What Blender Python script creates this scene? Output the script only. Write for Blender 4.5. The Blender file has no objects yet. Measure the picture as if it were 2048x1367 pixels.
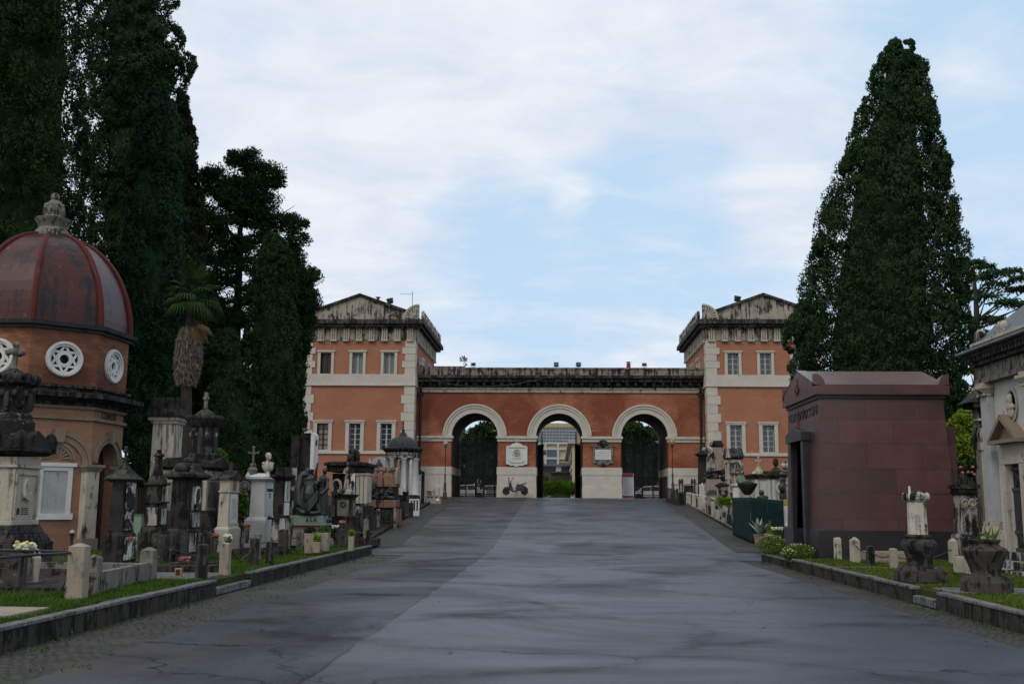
import bpy, bmesh, math, random
import numpy as np
from mathutils import Vector, Matrix
random.seed(7); RNG = np.random.default_rng(7)
sc = bpy.context.scene
COL = sc.collection
R = math.radians

# ---------------------------------------------------------------- camera (used also to measure the photograph)
CAM = Vector((0, 0, 1.6)); FPX = 2048.0
YAW, PITCH, ROLL = R(2.55), R(9.0), R(0.45)
ROT = Matrix.Rotation(YAW, 3, 'Z') @ Matrix.Rotation(R(90) + PITCH, 3, 'X') @ Matrix.Rotation(ROLL, 3, 'Z')
def ray(px, py):
    return ROT @ Vector(((px - 1024) / FPX, (683.5 - py) / FPX, -1))
def at(px, py, Y):
    d = ray(px, py); return CAM + d * (Y / d.y)
def atx(px, py, X):
    d = ray(px, py); return CAM + d * (X / d.x)
def gp(px, py, z):
    d = ray(px, py); return CAM + d * ((z - 1.6) / d.z)
def gz(y):                                   # long profile of the road: flat, then a ramp up to the gate
    if y < 32: return 0.0
    if y < 38: return 0.0467 * (y - 32) ** 2 / 12
    if y < 79: return 0.0467 * (y - 35)
    return 0.0467 * 44 + min(0.08, (y - 79) * 0.04)
def lerp(a, b, t): return a + (b - a) * t
def edge_l(y):                               # line of the grave plots, left / right
    return lerp(-6.9, -9.0, (y - 37) / 43)
def edge_r(y):
    return lerp(7.35, 9.1, (y - 37) / 43)

# ---------------------------------------------------------------- mesh builder
class MB:
    def __init__(s): s.v = []; s.f = []
    def add(s, vs, fs):
        n = len(s.v); s.v += [tuple(p) for p in vs]; s.f += [tuple(i + n for i in f) for f in fs]; return s
    def quad(s, a, b, c, d): return s.add([a, b, c, d], [(0, 1, 2, 3)])
    def box(s, x0, x1, y0, y1, z0, z1):
        return s.fr((x0 + x1) / 2, (y0 + y1) / 2, z0, z1, x1 - x0, y1 - y0)
    def fr(s, cx, cy, z0, z1, w, d, w2=None, d2=None):       # frustum / box
        w2 = w if w2 is None else w2; d2 = d if d2 is None else d2
        vs = [(cx + sx * a / 2, cy + sy * b / 2, z) for (a, b, z) in ((w, d, z0), (w2, d2, z1)) for sx, sy in ((-1, -1), (1, -1), (1, 1), (-1, 1))]
        return s.add(vs, [(3, 2, 1, 0), (4, 5, 6, 7), (0, 1, 5, 4), (1, 2, 6, 5), (2, 3, 7, 6), (3, 0, 4, 7)])
    def st(s, cx, cy, z, layers):                            # stack of frustums (h, w, d[, w2, d2]); returns the top
        for L in layers:
            s.fr(cx, cy, z, z + L[0], *L[1:]); z += L[0]
        return z
    def ey(s, poly, y0, y1):                                 # polygon (x,z) extruded along y
        n = len(poly); vs = [(x, y0, z) for x, z in poly] + [(x, y1, z) for x, z in poly]
        return s.add(vs, [tuple(range(n)), tuple(range(2 * n - 1, n - 1, -1))] + [(i, i + n, (i + 1) % n + n, (i + 1) % n) for i in range(n)])
    def ex(s, poly, x0, x1):                                 # polygon (y,z) extruded along x
        n = len(poly); vs = [(x0, y, z) for y, z in poly] + [(x1, y, z) for y, z in poly]
        return s.add(vs, [tuple(range(n)), tuple(range(2 * n - 1, n - 1, -1))] + [(i, i + n, (i + 1) % n + n, (i + 1) % n) for i in range(n)])
    def ez(s, poly, z0, z1):
        n = len(poly); vs = [(x, y, z0) for x, y in poly] + [(x, y, z1) for x, y in poly]
        return s.add(vs, [tuple(range(n - 1, -1, -1)), tuple(range(n, 2 * n))] + [(i, (i + 1) % n, (i + 1) % n + n, i + n) for i in range(n)])
    def lathe(s, cx, cy, prof, n=16, a0=0.0, sx=1, sy=1):
        vs = []; fs = []; m = len(prof)
        for r, z in prof:
            for k in range(n):
                a = a0 + 2 * math.pi * k / n
                vs.append((cx + sx * r * math.cos(a), cy + sy * r * math.sin(a), z))
        for i in range(m - 1):
            for k in range(n):
                fs.append((i * n + k, i * n + (k + 1) % n, (i + 1) * n + (k + 1) % n, (i + 1) * n + k))
        fs.append(tuple(range(n - 1, -1, -1))); fs.append(tuple((m - 1) * n + k for k in range(n)))
        return s.add(vs, fs)
    def tube(s, pts, r, n=6):
        pts = [Vector(p) for p in pts]; rs = r if isinstance(r, (list, tuple)) else [r] * len(pts)
        vs = []; fs = []
        for i, p in enumerate(pts):
            t = (pts[min(i + 1, len(pts) - 1)] - pts[max(i - 1, 0)]).normalized()
            u = t.cross(Vector((0, 0, 1)) if abs(t.z) < .9 else Vector((1, 0, 0))).normalized(); w = t.cross(u)
            for k in range(n):
                a = 2 * math.pi * k / n
                vs.append(p + (u * math.cos(a) + w * math.sin(a)) * rs[i])
        for i in range(len(pts) - 1):
            for k in range(n):
                fs.append((i * n + k, i * n + (k + 1) % n, (i + 1) * n + (k + 1) % n, (i + 1) * n + k))
        fs.append(tuple(range(n - 1, -1, -1))); fs.append(tuple((len(pts) - 1) * n + k for k in range(n)))
        return s.add(vs, fs)
    def ell(s, c, r, n=12, m=8, noise=0.0, seed=0):
        rr = random.Random(seed); vs = []; fs = []
        ph = [rr.uniform(0, 6.28) for _ in range(6)]
        for i in range(m + 1):
            th = math.pi * i / m
            for k in range(n):
                a = 2 * math.pi * k / n
                q = 1 + noise * (math.sin(3 * a + ph[0] + 2 * th) + math.sin(5 * th + ph[1] + 2 * a) + math.sin(7 * a + ph[2] - 3 * th)) / 2
                vs.append((c[0] + r[0] * q * math.sin(th) * math.cos(a), c[1] + r[1] * q * math.sin(th) * math.sin(a), c[2] + r[2] * q * math.cos(th)))
        for i in range(m):
            for k in range(n):
                fs.append((i * n + k, (i + 1) * n + k, (i + 1) * n + (k + 1) % n, i * n + (k + 1) % n))
        return s.add(vs, fs)
    def ring(s, cx, cz, r0, r1, y0, y1, a0=0, a1=math.pi, n=24):   # part of an annulus standing in XZ
        vs = []; fs = []
        for k in range(n + 1):
            a = lerp(a0, a1, k / n); c, t = math.cos(a), math.sin(a)
            for r in (r0, r1):
                for y in (y0, y1): vs.append((cx + r * c, y, cz + r * t))
        for k in range(n):
            b = 4 * k
            fs += [(b, b + 2, b + 6, b + 4), (b + 1, b + 5, b + 7, b + 3), (b, b + 4, b + 5, b + 1), (b + 2, b + 3, b + 7, b + 6)]
        fs += [(0, 1, 3, 2), (4 * n, 4 * n + 2, 4 * n + 3, 4 * n + 1)]
        return s.add(vs, fs)
    def xf(s, M):
        s.v = [tuple(M @ Vector(p)) for p in s.v]; return s
    def join(s, o): return s.add(o.v, o.f)
    def rz(s, a, c=(0, 0, 0)):
        c = Vector(c); return s.xf(Matrix.Translation(c) @ Matrix.Rotation(a, 4, 'Z') @ Matrix.Translation(-c))
    def mv(s, x, y, z): return s.xf(Matrix.Translation((x, y, z)))
    def build(s, name, mat, parent=None, smooth=False, bev=0.0, label=None, nrm=True):
        me = bpy.data.meshes.new(name); me.from_pydata(s.v, [], s.f); me.update()
        if nrm:
            bm = bmesh.new(); bm.from_mesh(me); bmesh.ops.recalc_face_normals(bm, faces=bm.faces); bm.to_mesh(me); bm.free()
        o = bpy.data.objects.new(name, me); COL.objects.link(o)
        me.materials.append(mat)
        if smooth:
            me.polygons.foreach_set('use_smooth', [True] * len(me.polygons))
            if smooth != 2: me.set_sharp_from_angle(angle=R(42))
        if bev:
            b = o.modifiers.new('bevel', 'BEVEL'); b.width = bev; b.segments = 2; b.limit_method = 'ANGLE'; b.angle_limit = R(40)
        if parent: o.parent = parent
        if label: o['label'] = label
        return o
def tag(o, label=None, cat=None, group=None, kind=None):
    if label: o['label'] = label
    if cat: o['category'] = cat
    if group: o['group'] = group
    if kind: o['kind'] = kind
    return o
def thing(name, label, cat, loc=(0, 0, 0), rz=0.0, group=None):
    o = bpy.data.objects.new(name, None); COL.objects.link(o); o.empty_display_size = .2
    o.location = loc; o.rotation_euler = (0, 0, rz)
    return tag(o, label, cat, group)
def kids(o): return [c for c in bpy.data.objects if c.parent == o]
def dup(o, loc, rz=0.0, label=None, scale=None, parent=None):
    def cp(a, par):
        c = a.copy(); COL.objects.link(c); c.parent = par
        for k in kids(a): cp(k, c)
        return c
    c = cp(o, parent); c.location = loc; c.rotation_euler = (0, 0, rz)
    if scale: c.scale = scale
    if label: c['label'] = label
    return c
def raw_mesh(name, V, F4, mat, parent=None, smooth=False, k=4):   # numpy quads / tris
    me = bpy.data.meshes.new(name); nf = len(F4)
    me.vertices.add(len(V)); me.vertices.foreach_set('co', np.asarray(V, np.float32).ravel())
    me.loops.add(nf * k); me.loops.foreach_set('vertex_index', np.asarray(F4, np.int32).ravel())
    me.polygons.add(nf); me.polygons.foreach_set('loop_start', np.arange(0, nf * k, k, dtype=np.int32))
    me.polygons.foreach_set('loop_total', np.full(nf, k, np.int32))
    me.update(calc_edges=True); me.materials.append(mat)
    if smooth: me.polygons.foreach_set('use_smooth', np.ones(nf, bool))
    o = bpy.data.objects.new(name, me); COL.objects.link(o)
    if parent: o.parent = parent
    return o
def text(name, body, size, mat, parent, M, depth=.01, width=None):     # raised letters as a mesh; M places the text plane
    cu = bpy.data.curves.new('t', 'FONT'); cu.body = body; cu.size = size; cu.extrude = depth; cu.offset = size * .012
    cu.align_x = 'CENTER'; cu.align_y = 'CENTER'; cu.resolution_u = 2
    t = bpy.data.objects.new('t', cu); COL.objects.link(t)
    bpy.context.view_layer.update()
    me = bpy.data.meshes.new_from_object(t.evaluated_get(bpy.context.evaluated_depsgraph_get()))
    bpy.data.objects.remove(t); bpy.data.curves.remove(cu)
    if width:
        xs = [v.co.x for v in me.vertices]; k = width / max(1e-6, max(xs) - min(xs))
        me.transform(Matrix.Diagonal((k, 1, 1, 1)))
    me.transform(M); me.materials.clear(); me.materials.append(mat); me.name = name
    o = bpy.data.objects.new(name, me); COL.objects.link(o); o.parent = parent
    return o
def face_px(x, y, z):     # text plane looking towards +X
    return Matrix.Translation((x, y, z)) @ Matrix.Rotation(R(90), 4, 'Z') @ Matrix.Rotation(R(90), 4, 'X')
def face_mx(x, y, z):     # towards -X
    return Matrix.Translation((x, y, z)) @ Matrix.Rotation(R(-90), 4, 'Z') @ Matrix.Rotation(R(90), 4, 'X')
def face_my(x, y, z):     # towards -Y (the camera)
    return Matrix.Translation((x, y, z)) @ Matrix.Rotation(R(90), 4, 'X')

# ---------------------------------------------------------------- materials
def new_mat(name):
    m = bpy.data.materials.new(name); m.use_nodes = True; nt = m.node_tree
    b = nt.nodes['Principled BSDF']; return m, nt, b
class NT:
    def __init__(s, nt): s.t = nt; s.n = nt.nodes; s.l = nt.links
    def node(s, k, **kw):
        n = s.n.new(k)
        for a, v in kw.items(): setattr(n, a, v)
        return n
    def link(s, a, b): s.l.new(a, b)
    def pos(s): return s.node('ShaderNodeNewGeometry').outputs['Position']
    def mapv(s, v, scale, loc=(0, 0, 0)):
        n = s.node('ShaderNodeMapping'); n.inputs['Scale'].default_value = scale; n.inputs['Location'].default_value = loc
        s.link(v, n.inputs['Vector']); return n.outputs['Vector']
    def noise(s, v, scale, detail=5, rough=.6, dist=0):
        n = s.node('ShaderNodeTexNoise'); n.inputs['Scale'].default_value = scale; n.inputs['Detail'].default_value = detail
        n.inputs['Roughness'].default_value = rough; n.inputs['Distortion'].default_value = dist
        s.link(v, n.inputs['Vector']); return n.outputs['Fac']
    def ramp(s, f, a, b, ca=0.0, cb=1.0):
        n = s.node('ShaderNodeMapRange'); n.clamp = True
        for i, v in zip(('From Min', 'From Max', 'To Min', 'To Max'), (a, b, ca, cb)): n.inputs[i].default_value = v
        s.link(f, n.inputs['Value']); return n.outputs['Result']
    def mix(s, f, a, b, mode='MIX'):
        n = s.node('ShaderNodeMix', data_type='RGBA', blend_type=mode)
        for sock, v in ((n.inputs['Factor'], f), (n.inputs[6], a), (n.inputs[7], b)):
            if hasattr(v, 'is_linked') or hasattr(v, 'links'): s.link(v, sock)
            else: sock.default_value = (v + (1,)) if isinstance(v, tuple) and len(v) == 3 else v
        return n.outputs[2]
    def math(s, op, a, b=0.0):
        n = s.node('ShaderNodeMath', operation=op)
        for sock, v in ((n.inputs[0], a), (n.inputs[1], b)):
            if hasattr(v, 'links'): s.link(v, sock)
            else: sock.default_value = v
        return n.outputs[0]
    def bump(s, h, b, strength=.3, dist=.02):
        n = s.node('ShaderNodeBump'); n.inputs['Strength'].default_value = strength; n.inputs['Distance'].default_value = dist
        s.link(h, n.inputs['Height']); s.link(n.outputs['Normal'], b.inputs['Normal'])
def stone(name, c1, c2, amt=.3, stain=(.018, .017, .016), sc=1.0, rough=.85, bump=.25, streak=.5, spec=.12, lich=None):
    m, nt, b = new_mat(name); t = NT(nt); p = t.pos()
    base = t.mix(t.ramp(t.noise(p, 2.2 * sc, 6), .3, .7), c1, c2)
    fine = t.noise(p, 38 * sc, 4)
    base = t.mix(t.ramp(fine, .3, .75), base, t.mix(.3, base, (.05, .047, .042)))
    s1 = t.noise(t.mapv(p, (7 * sc, 7 * sc, .7 * sc)), 1.0, 5, .65)
    s2 = t.noise(p, 1.7 * sc, 7, .68, .6)
    s = t.math('ADD', t.math('MULTIPLY', s1, streak), t.math('MULTIPLY', s2, 1 - streak))
    th = .66 - .32 * amt
    k = t.math('MULTIPLY', t.ramp(s, th - .015, th + .05), t.ramp(fine, .25, .45, .75, 1))
    base = t.mix(k, base, stain)
    if lich:
        base = t.mix(t.ramp(t.noise(p, 6 * sc, 6, .7), .63, .7), base, lich)
    t.link(base, b.inputs['Base Color'])
    b.inputs['Roughness'].default_value = rough; b.inputs['Specular IOR Level'].default_value = spec
    if bump: t.bump(t.math('ADD', fine, s2), b, bump, .02)
    return m
def brick(name, c1, c2, mortar, w=.28, h=.07, amt=.25, dark=(.12, .035, .02), pale=(.5, .4, .36), pamt=.2):
    m, nt, b = new_mat(name); t = NT(nt); p = t.pos()
    sp = t.node('ShaderNodeSeparateXYZ'); t.link(p, sp.inputs[0])
    u = t.math('ADD', t.math('MULTIPLY', sp.outputs[0], .93), t.math('MULTIPLY', sp.outputs[1], .4))
    cb = t.node('ShaderNodeCombineXYZ'); t.link(u, cb.inputs[0]); t.link(sp.outputs[2], cb.inputs[1])
    bt = t.node('ShaderNodeTexBrick'); t.link(cb.outputs[0], bt.inputs['Vector'])
    bt.inputs['Color1'].default_value = c1 + (1,); bt.inputs['Color2'].default_value = c2 + (1,); bt.inputs['Mortar'].default_value = mortar + (1,)
    bt.inputs['Scale'].default_value = 1; bt.inputs['Brick Width'].default_value = w; bt.inputs['Row Height'].default_value = h
    bt.inputs['Mortar Size'].default_value = .007; bt.inputs['Mortar Smooth'].default_value = .4; bt.inputs['Bias'].default_value = -.1
    c = bt.outputs['Color']
    c = t.mix(t.ramp(t.noise(p, .3, 8, .62, .6), .4, .6, 0, .85), c, dark, 'MIX') if amt > .5 else t.mix(t.ramp(t.noise(p, .5, 7, .62, .4), .45, .7, 0, amt), c, dark)
    c = t.mix(t.ramp(t.noise(t.mapv(p, (.9, .9, 2.2)), .8, 7, .7, 1.2), .6, .72, 0, pamt), c, pale)
    hs = t.noise(t.mapv(p, (.8, .8, 9)), 1.0, 4, .6)
    c = t.mix(t.ramp(hs, .3, .75, 0, .28), c, dark)
    t.link(c, b.inputs['Base Color']); b.inputs['Roughness'].default_value = .9; b.inputs['Specular IOR Level'].default_value = .1
    t.bump(t.math('SUBTRACT', t.noise(p, 30, 3), bt.outputs['Fac']), b, .3, .01)
    return m
def plain(name, c, rough=.6, metal=0.0, spec=.4, var=.35, sc=6.0, c2=None, bump=0.0):
    m, nt, b = new_mat(name); t = NT(nt); p = t.pos()
    c2 = c2 or tuple(x * (1 - var) for x in c)
    n = t.noise(p, sc, 5, .65)
    t.link(t.mix(t.ramp(n, .35, .68), c, c2), b.inputs['Base Color'])
    b.inputs['Roughness'].default_value = rough; b.inputs['Metallic'].default_value = metal; b.inputs['Specular IOR Level'].default_value = spec
    if bump: t.bump(n, b, bump, .03)
    return m
def leafmat(name, c1, c2, c3=None, f3=.06, sc=.5, trans=.0):
    m, nt, b = new_mat(name); t = NT(nt); p = t.pos()
    ri = t.node('ShaderNodeNewGeometry').outputs['Random Per Island']
    k = t.math('ADD', t.math('MULTIPLY', t.ramp(t.noise(p, sc, 4), .35, .65), .6), t.math('MULTIPLY', ri, .4))
    c = t.mix(k, c1, c2)
    if c3:
        c = t.mix(t.math('MULTIPLY', t.ramp(t.noise(p, sc * 3.1, 3, .7), .66, .7), t.ramp(ri, .4, .5, 0, 1)), c, c3)
    t.link(c, b.inputs['Base Color']); b.inputs['Roughness'].default_value = .75; b.inputs['Specular IOR Level'].default_value = .07
    return m

M = {}
M['marble'] = stone('white_marble', (.68, .68, .67), (.57, .57, .55), .06)
M['marble_soft'] = stone('cream_marble', (.5, .455, .38), (.38, .335, .27), .32, stain=(.03, .027, .024))
M['marble_dirty'] = stone('soot_marked_marble', (.46, .44, .4), (.3, .28, .245), .56, stain=(.014, .013, .013))
M['dark'] = stone('black_crusted_stone', (.03, .028, .027), (.075, .07, .065), .55, stain=(.009, .009, .009), sc=1.4, lich=(.2, .195, .17))
M['darker'] = stone('dark_basalt_stone', (.02, .018, .018), (.038, .033, .031), .5, stain=(.007, .007, .007), sc=1.4, lich=(.085, .08, .07))
M['travertine'] = stone('travertine', (.6, .555, .485), (.5, .46, .4), .12, stain=(.12, .11, .1), sc=.6)
M['plaster'] = stone('soot_streaked_plaster', (.42, .38, .31), (.3, .265, .21), .5, stain=(.035, .033, .03), sc=.6, streak=.55)
M['parapet'] = stone('blackened_parapet', (.32, .29, .24), (.17, .155, .13), .54, stain=(.022, .022, .022), sc=.7, streak=.55, lich=(.34, .31, .26))
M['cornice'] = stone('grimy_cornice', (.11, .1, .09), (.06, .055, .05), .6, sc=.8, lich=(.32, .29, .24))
M['concrete'] = stone('beige_concrete', (.36, .3, .235), (.27, .225, .18), .3, sc=1.5, stain=(.06, .052, .042))
M['concrete_grey'] = stone('grey_concrete', (.23, .215, .19), (.13, .12, .108), .42, sc=1.6, stain=(.025, .024, .022))
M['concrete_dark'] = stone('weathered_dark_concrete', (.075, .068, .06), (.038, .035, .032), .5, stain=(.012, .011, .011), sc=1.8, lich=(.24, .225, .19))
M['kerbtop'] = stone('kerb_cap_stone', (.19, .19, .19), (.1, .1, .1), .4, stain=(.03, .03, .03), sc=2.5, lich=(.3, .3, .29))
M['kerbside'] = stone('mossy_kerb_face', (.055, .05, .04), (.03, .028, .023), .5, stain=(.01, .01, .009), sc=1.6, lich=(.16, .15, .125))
M['gate_brick'] = brick('gatehouse_brick', (.38, .172, .108), (.33, .142, .086), (.35, .19, .13), amt=.35, dark=(.24, .078, .044), pale=(.4, .25, .19), pamt=.35)
M['gate_brick_old'] = brick('weathered_gatehouse_brick', (.4, .165, .095), (.31, .11, .06), (.31, .15, .095), amt=.75, dark=(.17, .05, .03), pale=(.33, .26, .24), pamt=.75)
M['chapel_brick'] = brick('chapel_brick', (.34, .15, .09), (.22, .085, .05), (.22, .13, .09), w=.24, h=.06, amt=.6, dark=(.075, .03, .022), pale=(.36, .29, .25), pamt=.5)
M['chapel_plaster'] = brick('chapel_brick_render', (.35, .2, .135), (.3, .16, .105), (.25, .145, .1), w=.24, h=.06, amt=.4, dark=(.14, .065, .045), pamt=.2)
M['stucco'] = stone('chapel_moulding_stucco', (.27, .21, .15), (.2, .16, .12), .2, stain=(.09, .07, .055), sc=1.2)
M['domered'] = stone('red_painted_dome', (.075, .009, .007), (.042, .007, .006), .46, stain=(.01, .008, .011), sc=.8, rough=.36, bump=.12, streak=.55, spec=.28, lich=(.15, .08, .035))
M['domerib'] = stone('red_painted_dome_rib', (.1, .012, .009), (.07, .01, .008), .2, stain=(.05, .02, .018), sc=1, rough=.45, streak=.4)
M['lead'] = stone('dark_lead', (.06, .06, .066), (.036, .036, .042), .35, sc=1.2, rough=.5, lich=(.14, .14, .13))
M['iron'] = plain('black_iron', (.012, .012, .014), .5, .0, .5)
M['iron_grey'] = plain('dull_grey_iron', (.07, .072, .078), .5, .3, .5)
M['bronze'] = stone('green_black_bronze', (.006, .012, .01), (.004, .007, .006), .15, stain=(.03, .058, .05), sc=2, rough=.42, bump=.2, spec=.5)
M['copper'] = stone('verdigris_copper', (.15, .3, .24), (.24, .3, .2), .25, stain=(.2, .16, .07), sc=2, rough=.7)
M['pinkstone'] = stone('rusty_pink_stone', (.27, .15, .11), (.2, .1, .075), .5, sc=1.0, stain=(.03, .024, .022), streak=.7)
M['glass'] = plain('window_glass', (.05, .066, .074), .12, 0, .6, var=.5, sc=1.3)
M['blind'] = plain('grey_blind_behind_glass', (.2, .22, .21), .35, 0, .5, var=.25, sc=1.0)
M['oldblind'] = plain('yellowed_blind', (.32, .27, .22), .6, sc=2.5, var=.4)
M['darkglass'] = plain('dark_shuttered_glass', (.05, .034, .028), .4, 0, .4)
M['paint'] = plain('grey_white_paint', (.42, .44, .45), .5)
M['white'] = plain('white_paint', (.7, .7, .7), .5, var=.15)
M['black'] = plain('black_plastic', (.014, .014, .016), .35, 0, .5)
M['rubber'] = plain('tyre_rubber', (.02, .02, .02), .8)
M['steel'] = plain('grey_steel', (.45, .45, .47), .3, .8, .5, var=.15)
M['navy'] = plain('dark_blue_paint', (.016, .018, .024), .25, 0, .5, var=.1)
M['redband'] = plain('crimson_print', (.33, .03, .06), .5)
M['sheet'] = plain('white_printed_board', (.62, .64, .66), .5, var=.06)
M['ink'] = plain('dark_lettering', (.03, .03, .03), .6)
M['inkgrey'] = plain('grey_lettering', (.25, .25, .25), .7)
M['terracotta'] = plain('terracotta', (.26, .1, .055), .8)
M['tile'] = plain('red_roof_tile', (.33, .12, .07), .8, sc=3)
M['slate'] = stone('grey_slate_sheet', (.17, .185, .205), (.1, .115, .14), .2, sc=1.2, rough=.45)
M['amber'] = plain('amber_globe_glass', (.3, .17, .06), .2, 0, .6)
M['globe'] = plain('clear_globe_glass', (.34, .27, .24), .15, 0, .6)
M['cloth'] = plain('bouquet_paper', (.62, .62, .42), .7)
M['yellow'] = plain('yellow_petals', (.55, .42, .03), .6)
M['pink'] = plain('pink_petals', (.42, .12, .15), .6)
M['redpetal'] = plain('dark_red_petals', (.28, .06, .035), .6)
M['purple'] = plain('purple_petals', (.14, .09, .25), .6)
M['whitepetal'] = plain('white_petals', (.75, .74, .66), .6, var=.05)
M['gold'] = plain('ochre_stone', (.4, .25, .08), .6)
M['cream'] = plain('cream_render', (.5, .42, .29), .85, sc=.4, var=.15)
M['ochre'] = plain('ochre_render', (.42, .31, .17), .85, sc=.4, var=.15)
M['greyrender'] = plain('grey_render', (.3, .3, .3), .85, sc=.5, var=.2)
M['ochrewall'] = plain('ochre_inner_wall', (.3, .17, .05), .85, sc=1)
M['net'] = plain('dark_green_netting', (.008, .026, .027), .9, 0, .15, var=.4, sc=2.5)
M['bark'] = stone('tree_bark', (.055, .045, .038), (.03, .025, .021), .3, sc=3, bump=.6)
M['thatch'] = plain('dry_palm_thatch', (.22, .17, .14), .9, sc=9, c2=(.1, .075, .06))
M['drypalm'] = plain('yellowed_palm_leaf', (.13, .075, .02), .8)
M['lining'] = stone('shade_toned_passage_plaster', (.085, .055, .042), (.06, .04, .032), .3, sc=.5)  # shade of the deep arch passages is put into this dark plaster colour
M['cyp'] = leafmat('dark_cypress_leaf', (.011, .027, .01), (.026, .055, .019), (.13, .065, .025))
M['cyp_blue'] = leafmat('blue_green_cypress_leaf', (.009, .026, .015), (.02, .052, .026), (.07, .045, .02))
M['cyp_green'] = leafmat('fresh_cypress_leaf', (.008, .021, .006), (.021, .048, .012), (.11, .06, .024))
M['cyp_brown'] = leafmat('brownish_cypress_leaf', (.014, .018, .009), (.034, .036, .015), (.09, .05, .02))
M['cedar'] = leafmat('cedar_needle', (.02, .045, .02), (.04, .08, .032))
M['lime'] = leafmat('lime_green_leaf', (.09, .15, .015), (.2, .26, .03), sc=1.2)
M['oak'] = leafmat('holm_oak_leaf', (.012, .028, .01), (.036, .068, .02))
M['hedge'] = leafmat('bright_hedge_leaf', (.05, .13, .01), (.15, .28, .025), sc=1.5)
M['sage'] = leafmat('grey_green_leaf', (.05, .08, .04), (.1, .14, .07))
M['ivy'] = leafmat('shrub_leaf', (.03, .07, .015), (.08, .15, .03), sc=2)
M['daisyleaf'] = leafmat('daisy_leaf', (.07, .12, .018), (.13, .18, .03), sc=3)
M['palm'] = leafmat('palm_leaf', (.01, .028, .009), (.035, .075, .016), sc=1)
M['agave'] = leafmat('agave_leaf', (.16, .23, .18), (.27, .34, .26))
M['grass'] = leafmat('verge_grass_blade', (.024, .058, .008), (.075, .13, .02), (.15, .12, .05), sc=1.6)
M['grass_dry'] = leafmat('flowering_grass_blade', (.045, .075, .012), (.1, .135, .022), (.3, .22, .025), f3=.1, sc=1.6)

def m_granite(name, c1, c2, vein=True, rough=.35):
    m, nt, b = new_mat(name); t = NT(nt); p = t.pos()
    g = t.mix(t.ramp(t.noise(p, 45, 3), .35, .65), c1, c2)
    sp = t.node('ShaderNodeSeparateXYZ'); t.link(p, sp.inputs[0])
    cb = t.node('ShaderNodeCombineXYZ'); sn = t.node('ShaderNodeSeparateXYZ'); t.link(t.node('ShaderNodeNewGeometry').outputs['Normal'], sn.inputs[0]); fy = t.math('GREATER_THAN', t.math('ABSOLUTE', sn.outputs[1]), .6)
    t.link(t.math('ADD', t.math('MULTIPLY', sp.outputs[0], fy), t.math('MULTIPLY', sp.outputs[1], t.math('SUBTRACT', 1.0, fy))), cb.inputs[0]); t.link(sp.outputs[2], cb.inputs[1])
    bt = t.node('ShaderNodeTexBrick'); t.link(t.mapv(cb.outputs[0], (1, 1, 1), (.4, -.62, 0)), bt.inputs['Vector'])
    bt.inputs['Brick Width'].default_value = 1.45; bt.inputs['Row Height'].default_value = .665; bt.inputs['Scale'].default_value = 1
    bt.inputs['Mortar Size'].default_value = .009; bt.inputs['Mortar Smooth'].default_value = .1
    bt.inputs['Color1'].default_value = (.8, .83, .86, 1); bt.inputs['Color2'].default_value = (1.28, 1.08, 1.04, 1); bt.inputs['Mortar'].default_value = (.5, .5, .5, 1)
    c = t.mix(1.0, g, bt.outputs['Color'], 'MULTIPLY')
    c = t.mix(t.ramp(t.noise(p, 1.3, 7, .7), .4, .72, 0, .5), c, tuple(x * .55 for x in c1))
    if vein:
        v = t.noise(t.mapv(p, (1, 1, 1.6)), .9, 8, .55, 1.5)
        c = t.mix(t.math('MULTIPLY', t.ramp(t.math('ABSOLUTE', t.math('SUBTRACT', v, .5)), 0, .008, .3, 0), t.ramp(t.noise(p, .7, 3), .5, .62)), c, tuple(x * 2.0 for x in c2))
    t.link(c, b.inputs['Base Color']); b.inputs['Roughness'].default_value = rough
    t.link(t.ramp(t.noise(p, 2, 5), .3, .7, rough * .8, rough * 1.4), b.inputs['Roughness'])
    return m
M['granite'] = m_granite('red_porphyry_cladding', (.064, .03, .027), (.094, .046, .042))
M['granite_roof'] = plain('pale_red_porphyry_roof', (.16, .108, .1), .28, 0, .5, var=.2, sc=2)
M['granite_dark'] = plain('dark_grey_granite', (.028, .027, .03), .35, 0, .35, var=.35, sc=3)
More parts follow.
